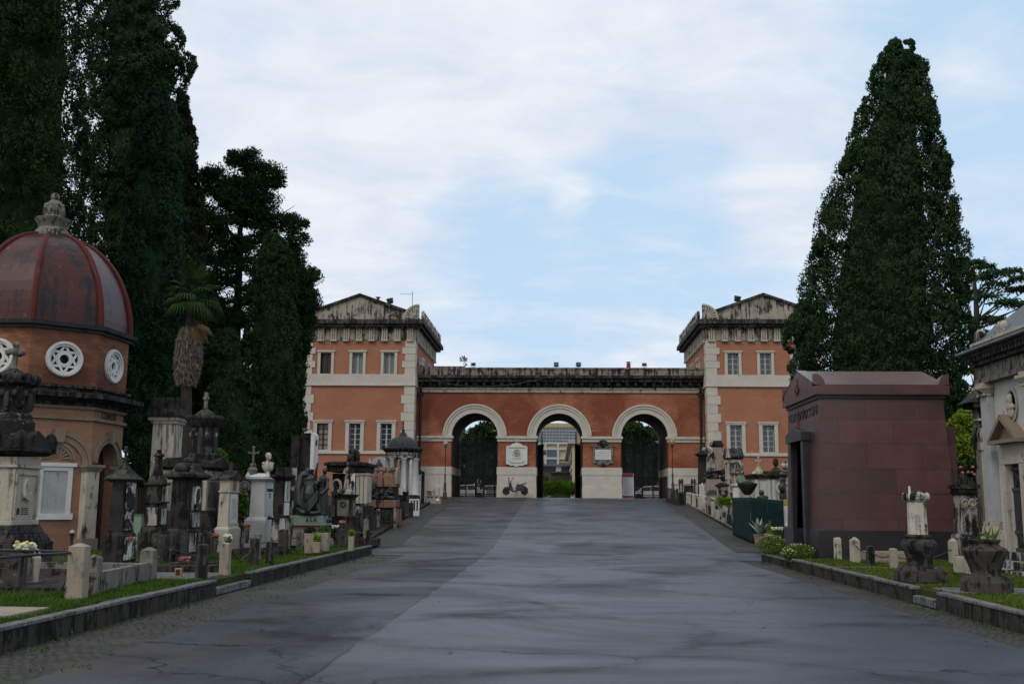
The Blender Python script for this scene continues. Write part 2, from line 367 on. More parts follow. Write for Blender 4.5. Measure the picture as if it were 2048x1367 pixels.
# ---------------------------------------------------------------- ground, road, kerbs
def m_asphalt():
    m, nt, b = new_mat('wet_worn_asphalt'); t = NT(nt); p = t.pos()
    sp = t.node('ShaderNodeSeparateXYZ'); t.link(p, sp.inputs[0])
    wob = t.math('MULTIPLY', t.math('SUBTRACT', t.noise(p, .8, 4), .5), .25)
    x = t.math('ADD', sp.outputs[0], wob)
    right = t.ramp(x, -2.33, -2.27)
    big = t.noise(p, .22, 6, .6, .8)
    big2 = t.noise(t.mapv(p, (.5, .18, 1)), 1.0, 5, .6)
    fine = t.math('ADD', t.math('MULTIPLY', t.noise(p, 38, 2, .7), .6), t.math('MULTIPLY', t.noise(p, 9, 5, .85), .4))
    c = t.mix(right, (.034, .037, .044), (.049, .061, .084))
    c = t.mix(t.ramp(big2, .38, .62, 0, .75), c, (.066, .082, .118))  # pale blue patches: sky reflection on the wet road painted into the colour
    c = t.mix(t.ramp(big, .47, .63, 0, .7), c, (.033, .036, .045))
    c = t.mix(t.ramp(fine, .44, .57, 0, .85), c, (.013, .013, .015))
    c = t.mix(t.ramp(fine, .55, .64, 0, .55), c, (.2, .2, .21))
    c = t.mix(t.math('MULTIPLY', t.ramp(t.noise(p, .35, 5, .7), .45, .6), t.ramp(sp.outputs[0], -3.2, -5.2)), c, (.06, .045, .035))
    v = t.node('ShaderNodeTexVoronoi', feature='DISTANCE_TO_EDGE'); v.inputs['Scale'].default_value = .24
    dn = t.node('ShaderNodeTexNoise'); dn.inputs['Scale'].default_value = .5; dn.inputs['Detail'].default_value = 7; dn.inputs['Roughness'].default_value = .62; t.link(p, dn.inputs['Vector'])
    vm = t.node('ShaderNodeVectorMath', operation='MULTIPLY_ADD'); t.link(dn.outputs['Color'], vm.inputs[0]); vm.inputs[1].default_value = (3.5, 2.2, 0); t.link(p, vm.inputs[2])
    t.link(t.mapv(vm.outputs[0], (1, 1.25, 0)), v.inputs['Vector'])
    brk = t.ramp(t.noise(p, .3, 3), .36, .5)
    crack = t.math('MULTIPLY', t.ramp(v.outputs['Distance'], .0, .007, .85, 0), brk)
    soft = t.math('MULTIPLY', t.ramp(v.outputs['Distance'], .0, .1, .7, 0), t.ramp(t.noise(p, .45, 4), .42, .6))
    seam = t.ramp(t.math('ABSOLUTE', t.math('ADD', x, 2.3)), .008, .03, .55, 0)
    dk = t.math('MAXIMUM', t.math('MAXIMUM', crack, soft), seam)
    c = t.mix(dk, c, (.008, .008, .009))
    t.link(c, b.inputs['Base Color'])
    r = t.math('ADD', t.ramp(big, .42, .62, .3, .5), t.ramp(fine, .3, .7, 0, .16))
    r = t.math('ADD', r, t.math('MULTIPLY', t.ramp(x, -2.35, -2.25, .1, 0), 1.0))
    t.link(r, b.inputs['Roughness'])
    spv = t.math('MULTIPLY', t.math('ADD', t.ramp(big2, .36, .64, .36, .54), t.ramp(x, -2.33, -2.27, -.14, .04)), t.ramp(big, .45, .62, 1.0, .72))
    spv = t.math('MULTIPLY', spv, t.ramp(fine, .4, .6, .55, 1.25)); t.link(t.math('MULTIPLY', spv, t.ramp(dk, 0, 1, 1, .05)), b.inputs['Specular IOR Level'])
    h = t.math('ADD', t.math('MULTIPLY', fine, .5), t.math('MULTIPLY', dk, -.8))
    t.bump(h, b, .45, .012)
    return m
def m_cobble(name='worn_cobbles', c1=(.062, .055, .047), c2=(.03, .027, .024)):
    m, nt, b = new_mat(name); t = NT(nt); p = t.pos()
    wv = t.node('ShaderNodeTexNoise'); wv.inputs['Scale'].default_value = 2; t.link(p, wv.inputs['Vector'])
    vm = t.node('ShaderNodeVectorMath', operation='MULTIPLY_ADD'); t.link(wv.outputs['Color'], vm.inputs[0]); vm.inputs[1].default_value = (.24, .24, 0); t.link(p, vm.inputs[2])
    bt = t.node('ShaderNodeTexBrick'); t.link(vm.outputs[0], bt.inputs['Vector']); bt.inputs['Scale'].default_value = 1
    bt.inputs['Brick Width'].default_value = .13; bt.inputs['Row Height'].default_value = .12; bt.inputs['Mortar Size'].default_value = .016; bt.inputs['Mortar Smooth'].default_value = .3; bt.inputs['Bias'].default_value = -.2
    bt.inputs['Color1'].default_value = c1 + (1,); bt.inputs['Color2'].default_value = c2 + (1,); bt.inputs['Mortar'].default_value = (.012, .011, .008, 1)
    c = bt.outputs['Color']
    c = t.mix(t.ramp(t.noise(p, 1.1, 6, .7), .5, .68, 0, .5), c, (.05, .06, .025))
    c = t.mix(t.ramp(t.noise(p, 12, 4), .4, .7, 0, .6), c, (.03, .027, .024))
    c = t.mix(t.ramp(t.noise(p, .6, 5), .52, .66, 0, .4), c, (.085, .08, .072))
    t.link(c, b.inputs['Base Color']); b.inputs['Roughness'].default_value = .6; b.inputs['Specular IOR Level'].default_value = .22
    t.bump(t.math('SUBTRACT', t.noise(p, 20, 3), t.math('MULTIPLY', bt.outputs['Fac'], 1.6)), b, .7, .02)
    return m
def m_soil(name, c1, c2, c3):
    m, nt, b = new_mat(name); t = NT(nt); p = t.pos()
    c = t.mix(t.ramp(t.noise(p, .9, 6, .65), .4, .6), c1, c2)
    c = t.mix(t.ramp(t.noise(p, 14, 4), .45, .7, 0, .7), c, c3)
    t.link(c, b.inputs['Base Color']); b.inputs['Roughness'].default_value = .95; b.inputs['Specular IOR Level'].default_value = .1
    t.bump(t.noise(p, 18, 4), b, .6, .03)
    return m
M['asphalt'] = m_asphalt(); M['cobble'] = m_cobble()
M['soil'] = m_soil('cemetery_soil', (.05, .043, .033), (.035, .045, .016), (.025, .021, .017))
M['turf'] = m_soil('verge_turf', (.024, .042, .009), (.045, .05, .02), (.05, .042, .026))
M['plaza'] = m_soil('outer_pavement', (.16, .155, .15), (.12, .12, .115), (.1, .1, .1))

def strip(name, fl, fr, ys, mat, dz, nx=2, skirt=False):
    mb = MB(); vs = []; fs = []
    for y in ys:
        a, b_ = fl(y), fr(y)
        for i in range(nx + 1): vs.append((lerp(a, b_, i / nx), y, gz(y) + dz))
    for j in range(len(ys) - 1):
        for i in range(nx):
            q = j * (nx + 1) + i; fs.append((q, q + 1, q + nx + 2, q + nx + 1))
    mb.add(vs, fs); o = mb.build(name, mat, smooth=2, nrm=False); return tag(o, kind='structure')
YS = [-30, -10, 0, 10, 20, 28, 31, 32, 33, 34, 35, 36, 37, 38, 39, 42, 50, 60, 70, 78, 79, 80, 81, 82]
YG = [-300, -60] + YS + [90, 120, 200, 400, 900]
strip('ground', lambda y: -700 - abs(y), lambda y: 700 + abs(y), YG, M['soil'], -.06)
LEFTE = lambda y: (-4.75 if y < 33.5 else (-13 if y < 36.4 else edge_l(y) + 1.25))
RIGHTE = lambda y: (5.35 if y < 32.5 else (13 if y < 35.6 else edge_r(y) - 1.2))
YR = [-30, -10, 0, 10, 20, 28, 31, 32.5, 32.52, 33.5, 33.52, 34.5, 35.6, 35.62, 36.4, 36.42, 38, 39, 42, 50, 60, 70, 78, 79, 80, 81, 82, 90, 96]
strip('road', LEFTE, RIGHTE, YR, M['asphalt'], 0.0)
strip('pavement', lambda y: -6.0, lambda y: -4.72, [-30, -10, 0, 10, 20, 28, 31, 32, 33.3], M['cobble'], -.012)
strip('pavement', lambda y: 5.32, lambda y: 6.2, [-30, -10, 0, 10, 20, 28, 31, 32.3], M['cobble'], -.012)
YP = [36.4, 37, 38, 39, 42, 50, 60, 70, 78, 79, 80, 81, 82]
strip('pavement', lambda y: edge_l(y) - .3, lambda y: edge_l(y) + 1.28, YP, M['cobble'], .012)
strip('pavement', lambda y: edge_r(y) - 1.22, lambda y: edge_r(y) + .3, [35.6] + YP, M['cobble'], .012)
strip('forecourt', lambda y: -60, lambda y: 60, [96, 120, 300], M['plaza'], .02)

def verge(name, x0, x1, y0, y1, z, mat):
    mb = MB(); mb.box(x0, x1, y0, y1, -.1, z); return tag(mb.build(name, mat), kind='structure')
verge('lawn', -45, -6.05, -12, 33.1, .235, M['turf'])
verge('lawn', 6.2, 45, -12, 31.6, .235, M['turf'])
verge('terrain', -60, -6.9, 36.9, 41.5, .2, M['soil'])
def terrace(xa, xb, sgn):
    mb = MB(); ys = [41.5, 46, 52, 60, 70, 79.8]; vs = []; fs = []
    for y in ys:
        e = edge_l(y) if sgn < 0 else edge_r(y)
        for x, z in ((e, -.3), (e, gz(y) + .1), (sgn * 60, gz(y) + .1)): vs.append((x, y, z if z > 0 else gz(y) - .3))
    for j in range(len(ys) - 1):
        for i in range(2):
            q = j * 3 + i; fs.append((q, q + 1, q + 4, q + 3))
    mb.add(vs, fs); return tag(mb.build('terrain', M['soil']), kind='structure')
terrace(0, 0, -1); terrace(0, 0, 1)

def kerb(x, y0, y1, z=.27, w=.17, ret=None):
    s = -1 if x < 0 else 1
    r = tag(bpy.data.objects.new('kerb', None), kind='structure'); COL.objects.link(r); r.location = (x, y0, 0)
    L = y1 - y0; a, b = (min(0, s * w), max(0, s * w))
    rr = random.Random(int(y0 * 10) + (5 if x > 0 else 0))
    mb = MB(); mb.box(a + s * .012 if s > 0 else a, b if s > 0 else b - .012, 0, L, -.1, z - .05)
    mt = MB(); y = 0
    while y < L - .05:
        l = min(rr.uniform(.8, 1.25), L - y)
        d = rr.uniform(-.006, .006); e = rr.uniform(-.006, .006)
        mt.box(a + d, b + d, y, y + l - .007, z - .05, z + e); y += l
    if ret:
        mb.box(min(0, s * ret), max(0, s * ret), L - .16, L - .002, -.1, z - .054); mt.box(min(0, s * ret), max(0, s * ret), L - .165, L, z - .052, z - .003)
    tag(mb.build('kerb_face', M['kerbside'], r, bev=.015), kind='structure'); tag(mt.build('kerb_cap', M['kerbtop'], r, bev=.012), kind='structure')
    return r
kerb(-5.9, -12, 18.0); kerb(-5.9, 20.1, 33.2)
kerb(6.05, -12, 17.1); kerb(6.05, 18.25, 27.3); kerb(6.1, 27.35, 31.5, .22, ret=1.2)
def step(x0, x1, y0, y1, z):
    mb = MB(); mb.box(x0, x1, y0, y1, 0, z); return tag(mb.build('path_step', M['kerbtop'], bev=.012), kind='structure')
step(-6.5, -5.9, 18.06, 20.05, .12); step(-9.5, -6.3, 18.3, 19.9, .262)
step(6.06, 6.5, 17.15, 18.2, .13); step(6.4, 9.6, 17.15, 18.2, .262)
mb = MB(); mb.box(-9.6, -6.36, 11.9, 12.95, .2, .285); tag(mb.build('path_slab', M['concrete'], bev=.01), kind='structure')

# grass on the verges
def blades(name, mat, n, area, h=(.05, .12), z=.235, seed=1, keep=None, w=.008):
    g = np.random.default_rng(seed)
    x0, x1, y0, y1 = area
    P = np.empty((0, 2))
    while len(P) < n:
        q = g.uniform((x0, y0), (x1, y1), (n, 2))
        f = .5 + .5 * np.sin(q[:, 0] * 2.1 + np.sin(q[:, 1] * 1.3) * 2) * np.sin(q[:, 1] * 1.7 + 1.3 * np.sin(q[:, 0] * .9))
        q = q[g.random(len(q)) < .12 + .88 * f ** 1.5]
        if keep is not None: q = q[keep(q)]
        P = np.vstack([P, q])
    P = P[:n]; a = g.uniform(0, 6.28, n); H = g.uniform(h[0], h[1], n) * (.7 + .6 * g.random(n))
    dx, dy = np.cos(a), np.sin(a); ww = w * (1 + P[:, 1] / 20)
    lean = g.uniform(.1, .7, n) * H; la = g.uniform(0, 6.28, n)
    V = np.empty((n, 3, 3))
    V[:, 0] = np.c_[P[:, 0] - dx * ww, P[:, 1] - dy * ww, np.full(n, z)]
    V[:, 1] = np.c_[P[:, 0] + dx * ww, P[:, 1] + dy * ww, np.full(n, z)]
    V[:, 2] = np.c_[P[:, 0] + lean * np.cos(la), P[:, 1] + lean * np.sin(la), z + H]
    o = raw_mesh(name, V.reshape(-1, 3), np.arange(n * 3), mat, k=3) if False else raw_mesh(name, V.reshape(-1, 3), np.arange(n * 3).reshape(n, 3), mat, k=3)
    return tag(o, kind='stuff')
kl = lambda q: ~(((q[:, 0] > -9.6) & (q[:, 0] < -6.3) & (q[:, 1] > 11.85) & (q[:, 1] < 13)) | ((q[:, 1] > 18.0) & (q[:, 1] < 20.1)))
blades('grass', M['grass'], 52000, (-8.6, -6.08, 9.5, 22), seed=2, keep=kl, h=(.025, .075), w=.006)
blades('grass', M['grass'], 24000, (-9.5, -6.08, 20, 33), seed=3, keep=kl, h=(.025, .07), w=.006)
blades('grass', M['grass'], 9000, (-15, -8.6, 13, 30), seed=4, h=(.03, .08))
kr = lambda q: ~(((q[:, 1] > 17.1) & (q[:, 1] < 18.25) & (q[:, 0] < 9.6)))
blades('grass', M['grass_dry'], 30000, (6.24, 9.9, 11, 20), seed=5, keep=kr, h=(.02, .065), w=.006)
blades('grass', M['grass_dry'], 24000, (6.24, 10.2, 18.2, 27.8), seed=6, keep=kr, h=(.02, .06), w=.006)
# weeds at the foot of the kerbs
def weeds(name, spots, mat, seed):
    g = np.random.default_rng(seed); V = []; F = []
    for (x, y, r, n) in spots:
        for i in range(n):
            a = g.uniform(0, 6.28); q = r * math.sqrt(g.random()); px_, py_ = x + q * math.cos(a), y + 2.2 * q * math.sin(a)
            h = g.uniform(.015, .045); b_ = g.uniform(0, 6.28); w = .009
            k = len(V); V += [(px_ - w * math.cos(b_), py_ - w * math.sin(b_), -.005), (px_ + w * math.cos(b_), py_ + w * math.sin(b_), -.005), (px_ + .05 * math.sin(b_), py_ + .05 * math.cos(b_), h)]; F.append((k, k + 1, k + 2))
    return tag(raw_mesh(name, V, F, mat, k=3), kind='stuff')
rw = random.Random(3)
weeds('weeds', [(-5.83 + rw.uniform(0, .25), rw.uniform(9, 32), rw.uniform(.04, .12), rw.randint(5, 18)) for _ in range(46)], M['grass'], 1)
weeds('weeds', [(-5.6 + rw.uniform(0, 1.1), rw.uniform(9, 32), rw.uniform(.04, .1), rw.randint(3, 8)) for _ in range(46)], M['grass'], 4)
weeds('weeds', [(6.0 - rw.uniform(0, .3), rw.uniform(11, 31), rw.uniform(.04, .12), rw.randint(5, 14)) for _ in range(40)], M['grass'], 2)

g_ = np.random.default_rng(17); V = []; F = []
for i in range(420):
    s_ = 1 if g_.random() < .45 else -1; y = g_.uniform(8, 33); x = (6.0 - abs(g_.normal(0, .5))) if s_ > 0 else (-5.85 + abs(g_.normal(0, .8)))
    if i % 7 == 0: x = g_.uniform(-4.5, 5.3)
    a = g_.uniform(0, 6.28); l = g_.uniform(.015, .04); c_, n_ = math.cos(a) * l, math.sin(a) * l; k = len(V)
    V += [(x - c_, y - n_, .006), (x - n_ * .4, y + c_ * .4, .012), (x + c_, y + n_, .008), (x + n_ * .4, y - c_ * .4, .014)]; F.append((k, k + 1, k + 2, k + 3))
tag(raw_mesh('leaf_litter', V, F, leafmat('fallen_leaf', (.07, .045, .02), (.16, .12, .06), sc=5)), kind='stuff')

# ---------------------------------------------------------------- sky, sun, camera
SUN_AZ, SUN_EL = R(-150), R(46)          # azimuth measured from +Y towards +X: behind the camera, to the left
w = bpy.data.worlds.new("World"); sc.world = w; w.use_nodes = True
t = NT(w.node_tree); bg = w.node_tree.nodes['Background']
sky = t.node('ShaderNodeTexSky', sky_type='NISHITA'); sky.sun_disc = False
sky.sun_elevation = SUN_EL; sky.sun_rotation = SUN_AZ; sky.air_density = 1.0; sky.dust_density = 1.5; sky.ozone_density = 1.5
d = t.node('ShaderNodeTexCoord').outputs['Generated']
sp = t.node('ShaderNodeSeparateXYZ'); t.link(d, sp.inputs[0])
zz = t.math('ADD', t.math('MAXIMUM', sp.outputs[2], 0.0), .22)
cb = t.node('ShaderNodeCombineXYZ'); t.link(t.math('DIVIDE', sp.outputs[0], zz), cb.inputs[0]); t.link(t.math('DIVIDE', sp.outputs[1], zz), cb.inputs[1])
cv = cb.outputs[0]
n1 = t.noise(t.mapv(cv, (1, 1, 1), (.35, .2, 0)), 1.5, 8, .52, .5)
n2 = t.noise(t.mapv(cv, (1, 1.5, 1), (3.1, 1.2, 0)), 4.6, 9, .6, .5)
def blob(px, py, r0, r1, amp):
    D = ray(px, py).normalized(); vm = t.node('ShaderNodeVectorMath', operation='DOT_PRODUCT'); t.link(d, vm.inputs[0]); vm.inputs[1].default_value = D
    return t.math('MULTIPLY', t.ramp(vm.outputs['Value'], math.cos(r1), math.cos(r0)), amp)
cov = t.math('ADD', t.math('MULTIPLY', n1, .62), t.math('MULTIPLY', n2, .58))
for bl in [(1130, 400, .0, .17, -.13), (930, 440, 0, .1, -.1), (900, 620, .0, .18, -.04), (1330, 430, 0, .14, -.08), (2030, 60, .02, .16, -.2), (1960, 420, .0, .16, -.06), (700, 500, 0, .1, -.08),
           (600, 110, .1, .32, .2), (1150, 90, .05, .22, .18), (1520, 180, .02, .18, .1), (1540, 390, .01, .06, .13), (690, 350, .01, .14, .14), (1140, 395, .004, .026, .14), (1960, 140, .015, .06, .16), (1240, 640, 0, .1, .1), (760, 700, 0, .14, .1)]:
    cov = t.math('ADD', cov, blob(*bl))
mask = t.ramp(cov, .48, .8)
mask = t.math('MAXIMUM', mask, t.ramp(sp.outputs[2], .12, .02, 0, .6))
n3 = t.noise(t.mapv(cv, (1.2, 1.5, 1), (7, 3, 0)), 3.4, 9, .6, .4)
cloud = t.mix(t.ramp(n3, .35, .68), (8.9, 9.2, 9.7), (7.0, 7.65, 8.8))
blue = t.mix(.85, sky.outputs['Color'], (5.75, 7.75, 9.9))
colr = t.mix(t.math('MULTIPLY', mask, .92), blue, cloud)
# the veiled sun: a wide brighter patch of the overcast around the sun's direction
SD = Vector((math.sin(SUN_AZ) * math.cos(SUN_EL), math.cos(SUN_AZ) * math.cos(SUN_EL), math.sin(SUN_EL)))
vm = t.node('ShaderNodeVectorMath', operation='DOT_PRODUCT'); t.link(d, vm.inputs[0]); vm.inputs[1].default_value = SD
veil = t.ramp(vm.outputs['Value'], -.05, 1.0, 0, 1.0)
colr = t.mix(t.math('MULTIPLY', veil, .8), colr, (11.5, 11.2, 10.8))
t.link(colr, bg.inputs['Color']); bg.inputs['Strength'].default_value = .1
su = bpy.data.lights.new('sun', 'SUN'); su.energy = .8; su.angle = R(16); su.color = (1, .95, .88)
so = bpy.data.objects.new('sun', su); COL.objects.link(so); so.rotation_euler = SD.to_track_quat('Z', 'Y').to_euler()
cam = bpy.data.cameras.new('camera'); cam.lens = 36; cam.sensor_width = 36; cam.sensor_fit = 'HORIZONTAL'; cam.clip_start = .1; cam.clip_end = 3000
co = bpy.data.objects.new('camera', cam); COL.objects.link(co); co.matrix_world = Matrix.Translation(CAM) @ ROT.to_4x4(); sc.camera = co
sc.view_settings.view_transform = 'Standard'; sc.view_settings.look = 'None'; sc.view_settings.exposure = 0; sc.view_settings.gamma = 1
sc.render.engine = 'CYCLES'; sc.cycles.max_bounces = 6; sc.cycles.diffuse_bounces = 3; sc.cycles.use_denoising = True
# ---------------------------------------------------------------- the gatehouse
YT, YC, YB = 80.0, 82.0, 89.5
G0 = gz(82)
def zT(py): return at(718, py, YT).z
def zC(py): return at(1118, py, YC).z
CX = at(1118.5, 870, YC).x
TW = 4.48
TLX = at(718, 850, YT).x - .19; TRX = 2 * CX - TLX + .07
TL0 = TLX + .05
def window(parent, cx, y, z0, z1, w, ow, oz0, oz1, glass, rows=4, face='-y', bars=True, lintel=True):
    """architrave (proud of the wall), sash and panes, built looking towards -Y around (cx, y) then turned"""
    f = MB(); a = .07
    f.box(cx - w / 2, cx - ow / 2, y - a, y + .3, z0, oz1); f.box(cx + ow / 2, cx + w / 2, y - a, y + .3, z0, oz1)
    f.box(cx - w / 2 - .06, cx + w / 2 + .06, y - a - .02, y + .3, oz1, z1 - .1); f.box(cx - w / 2 - .09, cx + w / 2 + .09, y - a - .07, y + .29, z1 - .1, z1)
    if oz0 > z0 + .02: f.box(cx - ow / 2, cx + ow / 2, y - a + .002, y + .3, z0, oz0)
    s = MB(); q = y + .2
    s.box(cx - ow / 2, cx - ow / 2 + .07, q, q + .05, oz0, oz1); s.box(cx + ow / 2 - .07, cx + ow / 2, q, q + .05, oz0, oz1)
    s.box(cx - .06, cx + .06, q - .01, q + .05, oz0, oz1)
    s.box(cx - ow / 2 + .07, cx - .06, q, q + .05, oz1 - .06, oz1 - .001); s.box(cx + .06, cx + ow / 2 - .07, q, q + .05, oz1 - .06, oz1 - .001)
    if bars:
        for k in range(1, rows):
            zz_ = lerp(oz0, oz1, k / rows)
            s.box(cx - ow / 2 + .07, cx - .06, q + .004, q + .046, zz_ - .025, zz_ + .025); s.box(cx + .06, cx + ow / 2 - .07, q + .004, q + .046, zz_ - .025, zz_ + .025)
    p = MB(); p.box(cx - ow / 2 + .002, cx + ow / 2 - .002, q + .055, q + .1, oz0, oz1)
    for m_ in (f, s, p):
        if face == '+x': m_.xf(Matrix.Translation((cx, y, 0)) @ Matrix.Rotation(R(90), 4, 'Z') @ Matrix.Translation((-cx, -y, 0)))
        if face == '-x': m_.xf(Matrix.Translation((cx, y, 0)) @ Matrix.Rotation(R(-90), 4, 'Z') @ Matrix.Translation((-cx, -y, 0)))
    o = f.build('window', M['travertine'], parent)
    s.build('sash', M['black'] if glass in ('darkglass', 'oldblind') else M['paint'], o); p.build('pane', M[glass], o)
    return o
def wall_grid(mb, a0, a1, z0, z1, holes, fn):
    """boxes covering [a0,a1]x[z0,z1] except the holes; fn(mb,a0,a1,z0,z1)"""
    xs = sorted({a0, a1} | {h[0] for h in holes} | {h[1] for h in holes})
    for i in range(len(xs) - 1):
        m_ = (xs[i] + xs[i + 1]) / 2; cuts = sorted([(h[2], h[3]) for h in holes if h[0] < m_ < h[1]]); z = z0
        for c0, c1 in cuts:
            if c0 > z: fn(mb, xs[i], xs[i + 1], z, c0)
            z = c1
        if z < z1: fn(mb, xs[i], xs[i + 1], z, z1)

gate = thing('gatehouse', 'long brick cemetery gatehouse with three arches between two pedimented towers', 'gatehouse', (CX, YC, G0))
def gp_(mb, name, mat, parent=gate, **k):     # parts written in world space, parented to the gatehouse
    return mb.mv(-CX, -YC, -G0).build(name, mat, parent, **k)
def gw(parent, *a, **k):
    o = window(parent, *a, **k)
    return o

def tower(cx, sgn, parent):
    """one tower; sgn +1 when its inner side looks towards +X"""
    x0, x1 = cx - TW, cx + TW; yb = YT + 13; zb = G0 - 3
    z_belt0, z_belt1 = zT(771), zT(748); z_br1 = zT(680); z_fr = zT(660); z_c0, z_c1 = zT(655), zT(641)
    lw = [((-1) * 2.82, 0), (-.27, 0), (2.27, 0)]
    S = 80 / 2048.0
    ux = [at(p, 725, YT).x - TL0 for p in (653, 716.5, 779.5)]; lx = [at(p, 870, YT).x - TL0 for p in (646.3, 710.5, 773.5)]
    if sgn < 0: ux = [-v for v in ux]; lx = [-v for v in lx]
    uo = (zT(747), zT(705)); lo = (zT(899), zT(846)); uow, low = .86, .9
    holes = [(cx + v - uow / 2, cx + v + uow / 2, uo[0], uo[1]) for v in ux] + [(cx + v - low / 2, cx + v + low / 2, lo[0], lo[1]) for v in lx]
    mb = MB(); wall_grid(mb, x0 + .02, x1 - .02, zb, z_br1, holes, lambda m_, a, b, c, d_: m_.box(a, b, YT + .02, YT + .4, c, d_))
    # side walls, with two windows on the inner side
    sh = [(YT + 4.2, YT + 5.06, uo[0], uo[1]), (YT + 7.8, YT + 8.66, uo[0], uo[1])]
    xi = x1 if sgn > 0 else x0
    ia, ib = (xi - .4, xi - .02) if sgn > 0 else (xi + .02, xi + .4)
    wall_grid(mb, YT + .4, yb, zb, z_br1, sh, lambda m_, a, b, c, d_: m_.box(ia, ib, a, b, c, d_))
    oa, ob = (x0 + .02, x0 + .4) if sgn > 0 else (x1 - .4, x1 - .02)
    mb.box(oa, ob, YT + .4, yb, zb, z_br1); mb.box(x0 + .4, x1 - .4, yb - .4, yb, zb, z_br1)
    gp_(mb, 'wall', M['gate_brick'], parent)
    pw = parent
    g_ = Vector((CX, YC, G0))
    # windows
    gl_u = ['darkglass', 'blind', 'blind'] if sgn > 0 else ['glass', 'glass', 'glass']
    gl_l = ['oldblind', 'glass', 'glass'] if sgn > 0 else ['glass', 'glass', 'glass']
    for v, g in zip(ux, gl_u):
        window(pw, cx + v - CX, YT - YC, zT(748) - G0, zT(700.5) - G0, 1.3, uow, uo[0] - G0, uo[1] - G0, g, 4, bars=(sgn < 0))
    for v, g in zip(lx, gl_l):
        window(pw, cx + v - CX, YT - YC, zT(901) - G0, zT(840) - G0, 1.46, low, lo[0] - G0, lo[1] - G0, g, 5)
    for a in (4.63, 8.23):
        window(pw, xi - CX, YT + a - YC, zT(748) - G0, zT(700.5) - G0, 1.3, uow, uo[0] - G0, uo[1] - G0, 'blind', 4, face='+x' if sgn > 0 else '-x', bars=False)
    # quoins
    qs = {}; rows = [(z_belt1, z_br1, 5), (zb + 1.2, z_belt0, 15)]
    for ri_, (zz0, zz1, n) in enumerate(rows):
        qs[-1, ri_] = MB(); qs[1, ri_] = MB()
        for k in range(n):
            a, b = lerp(zz0, zz1, k / n), lerp(zz0, zz1, (k + 1) / n) - .025
            w_ = 1.0 if k % 2 else .78
            qs[-1, ri_].box(x0 - .05, x0 + w_, YT - .05, YT + .5, a, b); qs[1, ri_].box(x1 - w_, x1 + .05, YT - .05, YT + .5, a, b)
            d_ = .75 if k % 2 else 1.0
            qs[sgn, ri_].box(xi - .05, xi + .05, YT + .5, YT + .05 + d_, a, b)
    for q in qs.values(): gp_(q, 'quoins', M['travertine'], parent)
    # belt course and sill course
    b_ = MB(); b_.box(x0 - .08, x1 + .08, YT - .08, yb + .02, z_belt0 + .12, z_belt1); b_.box(x0 - .14, x1 + .14, YT - .14, yb + .05, z_belt0, z_belt0 + .12)
    b_.box(x0 + 1.0, x1 - 1.0, YT - .1, YT + .03, zT(907), zT(901))
    gp_(b_, 'belt_course', M['travertine'], parent)
    # frieze with triglyphs
    f = MB(); f.box(x0 - .02, x1 + .02, YT - .03, yb, z_br1, z_c0 - .002)
    gp_(f, 'frieze', M['plaster'], parent)
    tg = MB(); hf = z_c0 - z_br1
    for j in (-1, 0, 1): tg.box(j * .17 - .06, j * .17 + .06, -.16, .02, .06, hf - .12)
    tg.box(-.27, .27, -.19, .02, -.1, .058); tg.box(-.25, .25, -.17, .02, hf - .12, hf - .03); tg = tg.build('triglyph', M['marble_soft'], parent); first_t = True
    for k in range(21):
        o = tg if first_t else tg.copy()
        if not first_t: COL.objects.link(o)
        first_t = False; o.parent = parent
        if k < 9: o.location = (lerp(x0 + .4, x1 - .4, k / 8) - CX, YT - .03 - YC, z_br1 - G0)
        else: o.location = (xi + sgn * .02 - CX, YT + .6 + (k - 9) * 1.08 - YC, z_br1 - G0); o.rotation_euler = (0, 0, R(90) * sgn)
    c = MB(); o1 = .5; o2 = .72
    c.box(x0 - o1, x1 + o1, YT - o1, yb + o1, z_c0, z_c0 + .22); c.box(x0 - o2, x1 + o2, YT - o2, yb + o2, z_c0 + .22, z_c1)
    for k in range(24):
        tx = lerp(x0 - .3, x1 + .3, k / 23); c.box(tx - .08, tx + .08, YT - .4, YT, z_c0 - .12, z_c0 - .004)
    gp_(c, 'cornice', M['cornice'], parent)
    # pediment
    zp0, zp1, zpk = z_c1, zT(631), zT(588)
    px0, px1 = x0 + .05, x1 - .05
    p = MB(); p.ey([(px0, zp0), (px1, zp0), (px1, zp1), (cx, zpk - .25), (px0, zp1)], YT - .25, yb)
    gp_(p, 'pediment', M['plaster'], parent)
    r = MB()
    th = .16
    r.ey([(px0 - .1, zp1 - .05), (px0 - .1, zp1 + th), (cx, zpk), (cx, zpk - .22)], YT - .42, yb + .2)
    r.ey([(px1 + .1, zp1 - .05), (cx, zpk - .22), (cx, zpk), (px1 + .1, zp1 + th)], YT - .42, yb + .2)
    gp_(r, 'roof', M['cornice'], parent)
    # corner acroteria: quarter-round shells
    for s_ in (-1, 1):
        xe = cx + s_ * (TW + .3); a = MB(); n = 12; rad = 1.22
        zc = z_c1
        a.ey([(xe, zc)] + [(xe - s_ * .15 - s_ * rad * .85 * (1 - math.cos(k / n * math.pi / 2)), zc) if False else (xe - s_ * rad * math.sin(k / n * math.pi / 2), zc + rad * math.cos(k / n * math.pi / 2)) for k in range(n + 1)], YT - .45, YT - .05)
        ao = gp_(a, 'acroterion', M['marble_dirty'], parent)
        rb = MB()
        for k in range(6):
            ang = (k + .5) / 6 * math.pi / 2
            rb.tube([(xe - s_ * (.2 + .25 * math.sin(ang)), YT - .46, zc + .12 + .25 * math.cos(ang)), (xe - s_ * (.12 + .95 * math.sin(ang)), YT - .46, zc + .08 + .95 * math.cos(ang))], .06, 5)
